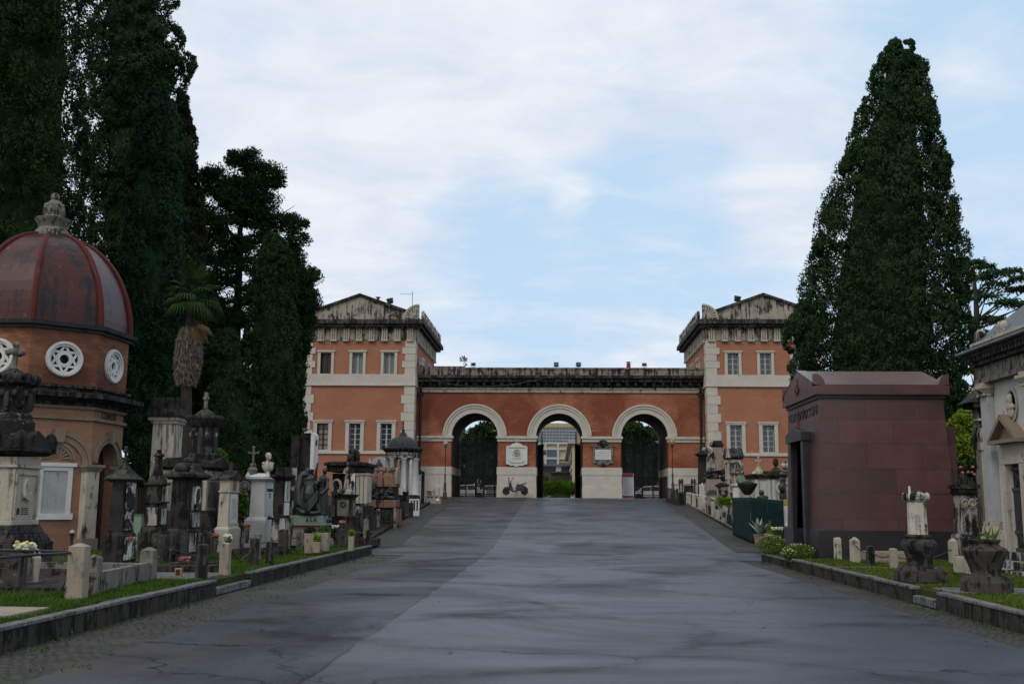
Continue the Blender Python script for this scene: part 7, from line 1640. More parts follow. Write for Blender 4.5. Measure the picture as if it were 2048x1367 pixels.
m = MB(); m.st(P.X(1479), .35, P.H(968), [(P.H(948) - P.H(968), .48, .4), (.06, .5, .46, .6, .58), (.06, .56, .6)]); m.build('block', M['marble_dirty'], P.o, bev=.01)
q = MB(); q.lathe(0, 0, [(.16, 0), (.17, .04), (.13, .045)], 20); q.xf(Matrix.Translation((P.X(1485), .15, P.H(957))) @ Matrix.Rotation(R(90), 4, 'X')); q.build('medallion', M['copper'], P.o, smooth=True)
m = MB(); m.lathe(P.X(1481), .35, [(.1, P.H(944)), (.22, P.H(938)), (.26, P.H(930)), (.2, P.H(925)), (.1, P.H(921))], 16); m.ell((P.X(1473), .3, P.H(935)), (.09, .1, .24), 10, 8, .08, 2); m.ell((P.X(1489), .3, P.H(932)), (.08, .1, .16), 10, 8, .1, 4); m.build('draped_urn', M['marble_dirty'], P.o, smooth=True)
P = Mon('gothic_shrine', 'narrow gothic shrine of slim piers under a dark pitched roof', 'shrine', 1471, 1002, 56.0)
m = MB(); hw = .34
for x in (-hw, 0, hw):
    for y in (0, .7): m.fr(x, y, -.8, P.H(925), .11, .11)
m.box(-hw - .08, hw + .08, -.08, .78, P.H(985), P.H(981)); m.box(-hw - .06, hw + .06, -.07, .77, P.H(958), P.H(954)); m.box(-hw + .06, hw - .06, .5, .6, -.8, P.H(926)); m.box(-hw - .08, hw + .08, -.08, .78, P.H(925), P.H(918)); m.build('piers', M['marble_soft'], P.o, bev=.008)
m = MB(); m.ex([(-.2, P.H(911)), (.35, P.H(896)), (.9, P.H(911)), (.9, P.H(914)), (-.2, P.H(914))], -hw - .14, hw + .14); m.box(-hw - .1, hw + .1, -.12, .8, P.H(918), P.H(914)); m.build('roof', M['dark'], P.o)
m = MB(); m.ey([(-hw - .16, P.H(915)), (-hw + .1, P.H(915)), (-hw - .03, P.H(893))], -.3, -.18); m.build('gable', M['marble_soft'], P.o)
P = Mon('dark_capped_stele', 'tall beige stele with a black carved cap and sculpted rocks at its foot', 'stele', 1439, 1000, 60.0)
m = MB(); m.fr(0, .3, P.H(940), P.H(893), .58, .5, .5, .44); m.build('shaft', M['concrete'], P.o, bev=.012)
m = MB(); m.st(0, .3, P.H(893), [(.08, .56, .5, .66, .6), (P.H(886) - P.H(893) - .08, .64, .58), (P.H(880) - P.H(886), .5, .44, .42, .36)]); m.ring(-.32, P.H(888), .1, .15, .2, .3, 0, 2 * math.pi, 14); m.build('cap', M['darker'], P.o)
q = MB(); r_ = random.Random(12)
for k in range(14): q.ell((P.X(r_.uniform(1418, 1452)), r_.uniform(-.1, .5), P.H(r_.uniform(942, 958))), (r_.uniform(.2, .36), .3, r_.uniform(.12, .24)), 10, 7, .12, k)
q.build('rocks', M['dark'], P.o, smooth=True)
m = MB(); m.st(P.X(1426), .2, -.8, [(.8 + P.H(958), .8, .9, .72, .8)]); m.build('base', M['concrete'], P.o, bev=.015)
q = MB(); q.fr(P.X(1423), .1, P.H(942), P.H(918), .5, .4, .4, .34); q.ell((P.X(1424), .1, P.H(910)), (.22, .18, .26), 12, 9, .1, 3); q.ell((P.X(1420), .05, P.H(900)), (.13, .12, .15), 10, 8); q.tube([(P.X(1420), .0, P.H(912)), (P.X(1429), -.08, P.H(905))], .08, 7); o = q.build('carved_figure', M['marble_dirty'], P.o); remesh(o, .03, 1)
P = Mon('pale_block', 'pale block tomb with black slab below the gothic shrine', 'tomb', 1447, 1008, 54.0)
m = MB(); m.st(0, .3, -.6, [(.6 + P.H(972), .52, .7, .48, .66)]); m.build('body', M['marble_dirty'], P.o, bev=.012); m = MB(); m.st(0, .3, P.H(972), [(.1, .62, .8), (.1, .5, .66, .3, .4)]); m.build('slab', M['darker'], P.o)
P = Mon('black_slab_tomb', 'black polished slab on a pale plinth before the beige stele', 'tomb', 1428, 1012, 57.0)
m = MB(); m.fr(0, .3, -.6, P.H(987), .6, .6); m.build('plinth', M['concrete'], P.o); m = MB(); m.fr(0, .3, P.H(987), P.H(979), .74, .7, .4, .5); m.build('slab', M['granite_dark'], P.o)
P = Mon('black_obelisk', 'tall black tapering pier with a projecting cap in front of the right drainpipe', 'monument', 1408, 993, 67.0)
m = MB(); m.st(0, .35, -.5, [(.5 + P.H(912), .66, .6, .5, .46)]); m.build('shaft', M['darker'], P.o, bev=.015)
m = MB(); m.st(0, .35, P.H(912), [(.1, .56, .5, .84, .74), (.1, .88, .78), (P.H(900) - P.H(912) - .2, .6, .5, .3, .3)]); m.build('cap', M['darker'], P.o)
q = MB(); q.ell((.16, .3, P.H(898)), (.2, .2, .2), 10, 8, .1, 2); q.ell((.28, .25, P.H(905)), (.18, .16, .24), 10, 8, .1, 3); q.ell((.1, .3, P.H(890)), (.1, .1, .13), 10, 8); o = q.build('seated_figure', M['marble_dirty'], P.o); remesh(o, .03, 1)
P = Mon('white_stele', 'small bluish white stele standing left of the pale tombs', 'stele', 1405, 1010, 62.5)
m = MB(); m.fr(0, .1, -.4, P.H(972), .3, .14); m.build('slab', M['marble'], P.o, bev=.01); m = MB(); m.fr(0, .1, P.H(972), P.H(968), .34, .18); m.lathe(.02, .1, [(.06, P.H(968)), (.02, P.H(965))], 8); m.build('cap', M['marble'], P.o)
m = MB()
for k in range(5): m.box(-.1, .1 - .04 * random.random(), .024, .03, P.H(976 + 4 * k), P.H(976 + 4 * k) + .02)
m.build('inscription', M['inkgrey'], P.o)
# black iron enclosure by the right lamp
f = iron_fence('plot_railing', 'black iron plot railing with spear posts beside the right lamp', at(1350, 1003, 70.0), at(1400, 1001, 70.0), 1.25, 14, 0)
for px, py in ((1360, 952), (1365, 951), (1384.5, 951), (1390, 951)):
    q = at(px, 998, 70.2) - f.location; hh = at(px, py, 70.2).z - at(px, 998, 70.2).z; m = MB(); m.lathe(q.x, q.y, [(.1, -.2), (.1, .5), (.13, .55), (.05, .7), (.045, hh - .35), (.09, hh - .3), (.08, hh - .1), (.03, hh)], 10); m.build('spear_post', M['iron'], f, smooth=True)
m = MB(); q = at(1379, 1000, 70.6) - f.location; m.box(q.x - .32, q.x + .3, q.y, q.y + .3, -.2, at(1379, 970, 70.6).z - f.location.z); m.build('iron_box', M['iron'], f)
q0 = at(1345, 1003, 70.5); f2 = iron_fence('plot_railing', 'dense dark railing panel running back towards the right lamp', (q0.x + .1, 68.6, gz(68.6)), (q0.x + .05, 74.5, gz(74.5)), 1.1, 26, 2, post_mat='iron')
# marble posts along the right edge of the ramp
ends = [(1365, 981, 1006, 6), (1377, 984, 1009, 9), (1388, 988, 1017, 7), (1400, 993, 1021, 7), (1413, 1001, 1030, 5), (1426, 1003, 1031, 6), (1435, 1010, 1040, 8), (1448, 1012, 1046, 8), (1455, 1019, 1051, 5), (1469, 1020, 1058, 9)]
lbs = ['cream stub post at the far end of the ramp plots', 'wide cream post, second after the black railing', 'cream post with a small black cross piece', 'square cream post below the white stele', 'slim white post forming the left side of a mossy frame', 'slim white post forming the right side of a mossy frame', 'wide grey marble post after the mossy frame', 'tall grey marble post beside the yellow green bush', 'slim post with a round top beside a dark gate', 'round topped white post next to the netting screen']
def edge_Y(px, py):                # where the sight line meets the sloping verge
    lo, hi = 37.0, 79.0
    for _ in range(40):
        md_ = (lo + hi) / 2; q = at(px, py, md_)
        if q.z < gz(md_) + .08: lo, hi = lo, md_
        else: lo, hi = md_, hi
        if abs(q.z - gz(md_) - .08) < 1e-4: break
    return md_
pos_r = []
for (px, y0, y1, w_), lb in zip(ends, lbs):
    # along the plot edge: solve the depth at which the edge line is seen in column px
    lo, hi = 37., 79.
    for _ in range(40):
        md_ = (lo + hi) / 2; X_ = edge_r(md_) + .12
        if at(px, y1, md_).x > X_: hi = md_
        else: lo = md_
    Y = md_; p = at(px, y1, Y); z_ = gz(Y) + .08; h = at(px, y0, Y).z - z_; s = Y / FPX
    m = MB(); ww = w_ * s; m.fr(0, 0, -.3, h - .06, ww, ww * 1.1); (m.lathe(0, 0, [(ww * .42, h - .07), (ww * .55, h), (ww * .3, h + .08)], 10) if 'round' in lb else m.fr(0, 0, h - .06, h, ww * 1.08, ww * 1.18, ww * .7, ww * .8))
    o = m.build('marble_post', M['marble_soft'] if px < 1430 else M['marble_dirty'], None, bev=.01); o.location = (p.x, Y, z_); tag(o, lb, 'post', 'marble posts along the ramp'); pos_r.append((p.x, Y, z_, h))
for i, j, lb in ((4, 5, 'mossy panel between two slim white posts'), (8, 9, 'dark metal gate panel between two round topped posts')):
    a_, b_ = pos_r[i], pos_r[j]; P0 = Vector(a_[:3]); P1 = Vector(b_[:3]); m = MB(); d = P1 - P0; nv = Vector((-d.y, d.x, 0)).normalized() * .03; zz_ = .75 * min(a_[3], b_[3])
    vs = [P0 - nv, P1 - nv, P1 + nv, P0 + nv]; m.add([v - P0 for v in vs] + [v - P0 + Vector((0, 0, zz_)) for v in vs], [(0, 1, 2, 3), (7, 6, 5, 4), (0, 4, 5, 1), (1, 5, 6, 2), (2, 6, 7, 3), (3, 7, 4, 0)])
    o = m.build('mossy_slab' if i == 4 else 'metal_gate', M['concrete_dark'] if i == 4 else M['net'], None); o.location = P0; tag(o, lb, 'slab' if i == 4 else 'gate')
a_, b_ = pos_r[1], pos_r[6]; rail('pale_rail', 'pale green rail running over the ramp posts', [Vector((a_[0], a_[1], a_[2] + a_[3] * .95)), Vector((b_[0] + .2, b_[1] + 2, b_[2] + b_[3] + .35))], .03, 'marble')
# low kerb under the plots on the ramp
for sgn, nm in ((1, 'right'), (-1, 'left')):
    m = MB(); ys = [37.5, 42, 48, 54, 60, 66, 72, 78]
    for i in range(len(ys) - 1):
        e = edge_r if sgn > 0 else edge_l; a_, b_ = ys[i], ys[i + 1]; xa, xb = e(a_), e(b_); w_ = sgn * .16
        vs = [(xa, a_, gz(a_) - .2), (xa + w_, a_, gz(a_) - .2), (xb + w_, b_, gz(b_) - .2), (xb, b_, gz(b_) - .2), (xa, a_, gz(a_) + .14), (xa + w_, a_, gz(a_) + .14), (xb + w_, b_, gz(b_) + .14), (xb, b_, gz(b_) + .14)]
        m.add(vs, [(3, 2, 1, 0), (4, 5, 6, 7), (0, 1, 5, 4), (1, 2, 6, 5), (2, 3, 7, 6), (3, 0, 4, 7)])
    tag(m.build('kerb', M['concrete_grey'] if sgn > 0 else M['kerbside'], None), kind='structure')
P = Mon('yellow_green_bush', 'two rounded yellow green shrubs in a pot above the ramp posts', 'shrub', 1451, 1022, 49.0); leafball('foliage', M['lime'], (-.15, .2, P.H(1002)), (.24, .24, .24), 700, .09, 5, P.o); leafball('foliage', M['lime'], (.2, .25, P.H(1004)), (.28, .24, .26), 800, .09, 6, P.o); m = MB(); m.lathe(.05, .25, [(.16, -.3), (.22, P.H(1010))], 12); m.build('pot', M['marble_dirty'], P.o, smooth=True)
# ---------------------------------------------------------------- trees
def prof_world(prof, Y):
    zs, cs, rs = [], [], []
    for py, xl, xr in prof:
        a, b = at(xl, py, Y), at(xr, py, Y); zs.append((a.z + b.z) / 2); cs.append((a.x + b.x) / 2); rs.append((b.x - a.x) / 2)
    zs, cs, rs = zs[::-1], cs[::-1], rs[::-1]
    return np.array(zs), np.array(cs), np.array(rs)
def cypress(name, label, Y, prof, mat, nclump=600, nleaf=120, cr=.5, leaf=.15, core=.7, seed=1, inner=(.78, 1.0), tall=1.35, group=None, asp=.42, zbase=None, trunk=True, flat=1.0, inset=.65):
    g = np.random.default_rng(seed); zs, cs, rs = prof_world(prof, Y)
    z0 = gz(Y) if zbase is None else zbase
    x0 = float(np.interp(zs[0], zs, cs)); r = thing(name, label, 'tree', (x0, Y, z0), 0, group)
    # clump centres over the surface of the crown
    zz = np.linspace(zs[0], zs[-1], 400); w_ = np.interp(zz, zs, rs) + .1; cdf = np.cumsum(w_); cdf /= cdf[-1]
    Z = np.interp(g.random(nclump), cdf, zz); A = g.uniform(-math.pi, math.pi, nclump)
    back = (np.sin(A) > .35) & (g.random(nclump) < .55); A[back] = -A[back]
    Rr = np.interp(Z, zs, rs); F = g.uniform(inner[0], inner[1], nclump); k = cr * g.uniform(.6, 1.3, nclump) * np.clip(Rr / 1.6, .35, 1.0)
    Rc = np.maximum(0, Rr * F - k * inset)
    C = np.c_[np.interp(Z, zs, cs) + Rc * np.cos(A), Y + Rc * np.sin(A) * flat, Z]
    keep = []                                                        # spread the clumps so that dark clefts stay between them
    for i in range(nclump):
        if all(((C[i] - C[j]) ** 2 * np.array([1, 1, 1 / tall ** 2])).sum() > (.6 * (k[i] + k[j])) ** 2 * .5 for j in keep): keep.append(i)
    keep = np.array(keep); C, A, k, nclump = C[keep], A[keep], k[keep], len(keep)
    O = np.c_[np.cos(A), np.sin(A), np.full(nclump, .55)]; O /= np.linalg.norm(O, axis=1)[:, None]
    ns = 18; S = g.normal(size=(nclump, ns, 3)); S /= np.linalg.norm(S, axis=2)[:, :, None]          # each clump is a head of smaller tufts
    S[(S * O[:, None]).sum(2) < -.2] *= -1
    S = S[np.arange(nclump)[:, None], g.integers(0, ns, (nclump, nleaf))]
    P = g.normal(size=(nclump, nleaf, 3)); P /= np.linalg.norm(P, axis=2)[:, :, None]; P[(P * S).sum(2) < -.1] *= -1
    kk = k[:, None, None]; pts = C[:, None] + kk * (.68 * S + .36 * P * g.uniform(.75, 1.05, (nclump, nleaf, 1))) * np.array([1, 1, tall]); D = P * .5 + S * .4 + np.array([0, 0, .75])
    ok = pts[:, :, 2] < zs[-1] + .4
    Lc = pts[ok] - np.array([x0, Y, z0]); leaves('crown', M[mat], Lc, D[ok], leaf, g, r, asp, P[ok])
    if core:
        m = MB(); n = 18; H = 30
        vs = []; fs = []
        for i in range(H + 1):
            z = lerp(zs[0], zs[-1] - .3, i / H); c = np.interp(z, zs, cs); q = np.interp(z, zs, rs) * core
            for j in range(n):
                a = 2 * math.pi * j / n; qq = q * (1 + .1 * math.sin(3 * a + z) + .08 * math.sin(5 * a - 1.7 * z)); vs.append((c + qq * math.cos(a) - x0, qq * math.sin(a) * flat, z - z0))
        for i in range(H):
            for j in range(n): fs.append((i * n + j, i * n + (j + 1) % n, (i + 1) * n + (j + 1) % n, (i + 1) * n + j))
        fs.append(tuple((H) * n + j for j in range(n))); m.add(vs, fs); m.build('inner_foliage', M[mat], r, smooth=2)
    if trunk:
        m = MB(); m.tube([(0, 0, -.3), (0, 0, .6), (float(np.interp(lerp(zs[0], zs[-1], .5), zs, cs)) - x0, 0, lerp(zs[0], zs[-1], .5) - z0), (float(cs[-1]) - x0, 0, zs[-1] - z0 - .8)], [.42, .34, .2, .04], 10); m.build('trunk', M['bark'], r, smooth=True)
    return r
cypress('cypress_tree', 'huge dark cypress with rounded clumps rising behind the red mausoleum', 45.0,
        [(92, 1780, 1822), (108, 1762, 1838), (135, 1748, 1850), (200, 1726, 1868), (250, 1706, 1874), (320, 1680, 1890), (400, 1644, 1900), (480, 1624, 1922), (560, 1610, 1930), (620, 1592, 1934), (660, 1574, 1936), (700, 1576, 1932), (760, 1594, 1926), (830, 1612, 1928), (900, 1630, 1915), (980, 1660, 1890)],
        'cyp', 1700, 640, .95, .15, .5, 11, inner=(.88, 1.03), tall=1.15, inset=.8)
cypress('cypress_tree', 'broad fresh green cypress filling the upper left corner behind the dome', 38.0,
        [(-330, -60, 130), (-120, -85, 150), (60, -95, 172), (250, -100, 174), (400, -100, 166), (560, -100, 160), (700, -100, 170), (850, -80, 160), (1000, -60, 150)],
        'cyp_green', 1300, 460, .75, .14, .58, 12, inner=(.72, 1.05), tall=1.8)
cypress('cypress_tree', 'tall ragged cypress with sky gaps, second from the upper left', 50.0,
        [(-260, 235, 300), (-120, 215, 330), (0, 180, 358), (45, 176, 352), (100, 170, 376), (150, 166, 388), (185, 165, 380), (215, 168, 362), (260, 165, 378), (330, 160, 392), (420, 160, 382), (520, 165, 400), (640, 170, 410), (780, 180, 400), (900, 200, 380)],
        'cyp', 900, 600, .95, .17, .5, 13, inner=(.45, 1.04), tall=1.1)
cypress('cypress_tree', 'narrow blue green cypress with a rounded tip in front of the ragged one', 44.0,
        [(178, 306, 330), (200, 290, 342), (250, 272, 352), (330, 258, 358), (450, 250, 362), (600, 242, 366), (720, 240, 364), (840, 246, 356), (950, 262, 340)],
        'cyp_blue', 900, 380, .55, .14, .6, 14, tall=2.0)
cypress('cypress_tree', 'dark brownish cypress between the narrow cypress and the open limbed one', 54.0,
        [(200, 352, 372), (250, 342, 388), (330, 335, 396), (420, 335, 404), (560, 340, 430), (700, 345, 450), (820, 345, 460), (930, 360, 450)],
        'cyp_brown', 700, 360, .8, .2, .6, 15, inner=(.6, 1.05))
cypress('cypress_tree', 'dense dark pointed cypress in front of the open limbed tree', 52.0,
        [(468, 538, 552), (490, 524, 574), (540, 508, 590), (620, 494, 596), (700, 486, 606), (780, 480, 612), (860, 476, 612), (940, 490, 600)],
        'cyp', 800, 360, .58, .15, .58, 16, tall=1.8)
cypress('cypress_tree', 'low dark cypress mass at the foot of the open limbed tree', 50.5,
        [(668, 430, 470), (700, 408, 500), (760, 396, 520), (840, 390, 540), (920, 392, 560), (985, 400, 570)],
        'cyp', 600, 300, .75, .17, .58, 17)
cypress('cypress_tree', 'dark cypress whose sprigs overlap the left edge of the left tower', 66.0,
        [(540, 590, 618), (600, 578, 634), (680, 580, 622), (740, 586, 612), (800, 584, 606), (880, 580, 604), (960, 580, 602)],
        'cyp_blue', 400, 260, .6, .2, .5, 18, inner=(.5, 1.05))
# open limbed cypress: trunk, limbs and separate leaf clumps
def open_tree(name, label, Y, trunk, limbs, clumps, mat, nleaf, leaf, seed, thick=(.34, .06), base=None):
    g = np.random.default_rng(seed); rr = random.Random(seed); b = at(trunk[0][0], trunk[0][1], Y); z0 = gz(Y); r = thing(name, label, 'tree', (b.x, Y, z0)); off = Vector((b.x, Y, z0))
    T = [at(px, py, Y) - off for px, py in trunk]; m = MB(); n = len(T); m.tube([Vector((0, 0, -.3))] + T, [thick[0] * 1.2] + [lerp(thick[0], thick[1], i / (n - 1)) for i in range(n)], 9)
    for (t0, px, py, dy) in limbs:
        k = t0 * (n - 1); i = min(n - 2, int(k)); a = T[i].lerp(T[i + 1], k - i); e = at(px, py, Y + dy) - off; mid = a.lerp(e, .5) + Vector((0, rr.uniform(-.2, .2), -.35)); m.tube([a, mid, e], [.13, .08, .03], 6)
        for q in range(5):
            s_ = mid.lerp(e, rr.random()); m.tube([s_, s_ + Vector((rr.uniform(-.9, .9), rr.uniform(-.9, .9), rr.uniform(.0, .7)))], [.035, .012], 5)
    m.build('trunk', M['bark'], r, smooth=True)
    C = []; K = []
    for (px, py, rx, ry, cnt, cr) in clumps:
        for _ in range(cnt):
            a, t_ = rr.uniform(0, 6.28), math.sqrt(rr.random()); p = at(px + rx * t_ * math.cos(a), py + ry * t_ * math.sin(a), Y + rr.uniform(-1.4, 1.4) * rx / 60) - off; C.append(p); K.append(1.1 * cr * rr.uniform(.6, 1.3))
    C = np.array(C); K = np.array(K); P = g.normal(size=(len(C), nleaf, 3)); P /= np.linalg.norm(P, axis=2)[:, :, None]
    pts = C[:, None] + P * (K[:, None, None] * g.random((len(C), nleaf, 1)) ** .5) * np.array([1.25, 1.1, .85]); D = P + np.array([0, 0, .5])
    leaves('crown', M[mat], pts.reshape(-1, 3), D.reshape(-1, 3), leaf, g, r, .42); return r
open_tree('cypress_tree', 'open limbed cypress with a bare trunk and sky showing through its crown', 57.0,
          [(466, 985), (470, 800), (473, 660), (478, 540), (480, 460), (492, 400), (490, 330)],
          [(.5, 420, 530, 0), (.52, 545, 470, .5), (.6, 410, 440, -.6), (.55, 560, 500, .4), (.7, 560, 430, 0), (.62, 440, 420, .7), (.42, 400, 600, .3), (.4, 600, 560, -.4), (.3, 590, 640, .5), (.78, 540, 370, 0), (.8, 420, 370, .4), (.35, 400, 520, 0), (.86, 500, 320, 0)],
          [(488, 322, 32, 22, 24, .42), (522, 352, 36, 22, 26, .42), (425, 362, 34, 28, 26, .45), (470, 382, 55, 26, 50, .45), (520, 402, 34, 20, 20, .4), (555, 360, 12, 16, 6, .35), (440, 425, 60, 26, 44, .45), (510, 432, 46, 20, 34, .45), (540, 448, 30, 14, 12, .38), (580, 448, 30, 18, 18, .4), (592, 478, 22, 18, 10, .36), (415, 470, 38, 18, 24, .4), (455, 490, 44, 18, 22, .38), (520, 480, 40, 20, 24, .4), (430, 520, 44, 18, 26, .38), (500, 530, 36, 16, 14, .36), (440, 560, 40, 18, 20, .38), (410, 600, 34, 24, 22, .4), (455, 610, 30, 20, 18, .38), (505, 585, 28, 18, 14, .36), (575, 520, 34, 26, 30, .42), (560, 600, 40, 40, 40, .45), (585, 660, 34, 40, 34, .45), (545, 560, 30, 30, 24, .42), (600, 560, 28, 22, 26, .42), (622, 552, 14, 12, 8, .3), (606, 595, 28, 22, 26, .42), (600, 640, 26, 24, 24, .42), (618, 600, 16, 26, 10, .36), (440, 650, 40, 18, 24, .4), (500, 640, 30, 18, 14, .38), (592, 700, 22, 34, 22, .42), (612, 660, 16, 22, 12, .36), (596, 756, 16, 12, 8, .34), (420, 690, 40, 24, 22, .42), (470, 700, 40, 22, 20, .4), (384, 420, 24, 60, 30, .45)],
          'cyp', 190, .16, 21)
# fan palm with a dry skirt
P = Mon('palm_tree', 'fan palm with a shaggy grey skirt of dead leaves in front of the cypresses', 372, 990, 39.0) if False else Mon('palm_tree', 'fan palm with a shaggy grey skirt of dead leaves in front of the cypresses', 'tree', 371, 990, 39.0)
def PZ(px, py): q = at(px, py, 39.0) - P.b; return (q.x, 0, q.z)
m = MB(); m.tube([PZ(371, 1010), PZ(372, 900), PZ(373, 760), PZ(379, 650), PZ(386, 590)], [.26, .22, .2, .17, .12], 10); m.build('trunk', M['bark'], P.o, smooth=True)
g_ = np.random.default_rng(31); n = 5200; tt = g_.random(n); an = g_.uniform(0, 6.28, n)
a0, a1 = np.array(PZ(373, 768)), np.array(PZ(381, 660)); rr_ = (.34 + .16 * np.sin(np.clip(tt, 0, 1) * 3.0)) * g_.uniform(.75, 1.06, n)
C = a0[None] + (a1 - a0)[None] * tt[:, None] + np.c_[rr_ * np.cos(an), rr_ * np.sin(an), np.zeros(n)]
leaves('dead_leaf_skirt', M['thatch'], C, np.c_[.35 * np.cos(an), .35 * np.sin(an), np.full(n, -1.6)], .3, g_, P.o, .13)
def fan(mb, base, az, el, pet, R_, droop, nl=17):
    d = Vector((math.cos(az) * math.cos(el), math.sin(az) * math.cos(el), math.sin(el))); hub = base + d * pet; sd = Vector((-math.sin(az), math.cos(az), 0)); up = sd.cross(d)
    mb.tube([base, base + d * pet * .5 + Vector((0, 0, .03)), hub], [.018, .014, .01], 4)
    for i in range(nl):
        a = lerp(-1.75, 1.75, i / (nl - 1)); v = (d * math.cos(a) + sd * math.sin(a)).normalized(); l = R_ * (.75 + .25 * math.cos(a * .7)); w_ = .022 + .012 * math.cos(a)
        n_ = v.cross(up).normalized() * w_; p1 = hub + v * l * .55 + up * .04; p2 = hub + v * l + Vector((0, 0, -droop * l))
        mb.add([hub, p1 - n_, p1 + n_, p2], [(0, 1, 2), (1, 3, 2)])
r_ = random.Random(6); m = MB(); b_ = Vector(PZ(387, 590))
for k in range(30):
    az = 6.283 * k * .618; el = lerp(1.25, -.55, k / 29); fan(m, b_ + Vector((0, 0, .12 - .3 * k / 29)), az, el + r_.uniform(-.1, .1), r_.uniform(.55, .8), r_.uniform(.55, .72), lerp(.15, .75, k / 29))
m.build('crown', M['palm'], P.o, nrm=False)
m = MB(); q = Vector(PZ(392, 640))
for k, (az, el) in enumerate(((-.3, -.5), (.1, -.9), (-.8, -1.0), (2.8, -1.1), (3.4, -1.2))): fan(m, q, az, el, .4, .5, .6)
m.build('yellowed_leaves', M['drypalm'], P.o, nrm=False)
# shrubs between the tombs on the left
for px, py, Y, rx, rz_, lb, mt, sz in ((432, 925, 33.0, .42, .5, 'loose yellow green shrub behind the drum monument', 'ivy', .11), (425, 1000, 30.5, .35, .75, 'dark large leaved shrub between the drum monument and gabled stele', 'oak', .16), (478, 1012, 31.5, .3, .5, 'green shrub between the gabled stele and the bust pedestal', 'ivy', .12), (549, 1000, 33.0, .25, .55, 'green shrub right of the bust pedestal', 'ivy', .12), (288, 925, 34.0, .5, .9, 'dark shrub right of the octagonal chapel door', 'oak', .16)):
    p = at(px, py, Y); z0 = gz(Y) + .15; g2 = thing('shrub', lb, 'shrub', (p.x, Y, z0), 0, 'shrubs between the tombs on the left'); leafball('foliage', M[mt], (0, 0, p.z - z0), (rx, rx, rz_), 900, sz, px, g2)
    m = MB(); 
    for k in range(4): m.tube([(.05 * k - .08, 0, -.2), (.1 * k - .15, .05, (p.z - z0) * .9)], [.03, .015], 5)
    m.build('stem', M['bark'], g2)
for px, py, Y, lb in ((927, 733, 82.0, 'spindly weed tree growing out of the parapet'),):
    p = at(px, py, Y); g2 = thing('parapet_weed', lb, 'plant', p); m = MB(); m.tube([(0, 0, -.2), (.02, 0, .35), (-.05, 0, .8)], .015, 5); m.tube([(.1, 0, -.2), (.2, 0, .4)], .012, 5); m.build('stem', M['bark'], g2)
    leafball('foliage', M['oak'], (-.02, 0, .62), (.36, .3, .26), 70, .19, 3, g2); leafball('foliage', M['oak'], (.15, 0, .12), (.16, .14, .14), 24, .14, 4, g2)
# cedar on the right
def cedar():
    Y = 62.0; b = at(1957, 1000, Y); z0 = gz(Y); r = thing('cedar_tree', 'spreading cedar with flat tiers of needles right of the huge cypress', 'tree', (b.x, Y, z0)); off = Vector((b.x, Y, z0)); g = np.random.default_rng(41); rr = random.Random(41)
    m = MB(); tr = [(1957, 1000), (1957, 800), (1955, 700), (1953, 620), (1949, 560), (1946, 518)]; T = [at(px, py, Y) - off for px, py in tr]; m.tube(T, [.34, .28, .22, .16, .09, .03], 9)
    P_ = []; D_ = []
    for (px, py, rx, ty, dy) in [(1948, 524, 20, 560, 0), (1972, 532, 16, 565, .6), (1985, 545, 26, 590, -.5), (2018, 542, 24, 590, .4), (1965, 556, 22, 600, 1.0), (2040, 556, 18, 600, -.4), (1992, 568, 24, 620, .8), (2030, 578, 24, 640, .2), (2060, 574, 20, 640, 0), (1972, 592, 20, 650, -1), (1948, 585, 22, 630, .8), (2010, 604, 22, 660, -.6), (2046, 608, 26, 660, .6), (2075, 600, 24, 650, 0), (1975, 636, 18, 690, .3), (1998, 640, 18, 690, -.8), (2030, 648, 20, 690, .2), (1960, 664, 20, 720, .9), (1990, 672, 18, 730, -.4), (2012, 668, 14, 720, .5), (1962, 700, 16, 760, 0), (2050, 640, 24, 690, -.9), (1940, 740, 12, 800, .2), (1962, 770, 16, 820, .3)]:
        c = at(px, py, Y + dy * 2) - off; k = [i for i in range(len(tr) - 1) if tr[i][1] >= ty >= tr[i + 1][1]]; k = k[0] if k else 1; t_ = (tr[k][1] - ty) / max(1, tr[k][1] - tr[k + 1][1]); a = T[k].lerp(T[k + 1], t_)
        md_ = a.lerp(c, .5) + Vector((0, 0, -.05)); m.tube([a, md_, c + Vector((0, 0, -.08))], [.07, .045, .015], 5); R_ = rx * Y / FPX
        for _ in range(330):
            an_, q_ = rr.uniform(0, 6.283), math.sqrt(rr.random()); rag = 1 + .25 * math.sin(5 * an_ + px) + .15 * math.sin(9 * an_)
            P_.append(c + Vector((1.15 * R_ * rag * q_ * math.cos(an_), R_ * rag * q_ * math.sin(an_), rr.gauss(.03, .06) - .3 * q_ ** 3 * rr.random()))); D_.append((math.cos(an_), math.sin(an_), rr.uniform(-1.3, .5)))
    m.build('trunk', M['bark'], r, smooth=True); leaves('crown', M['cedar'], np.array([tuple(p) for p in P_]), np.array(D_), .3, g, r, .3)
cedar()
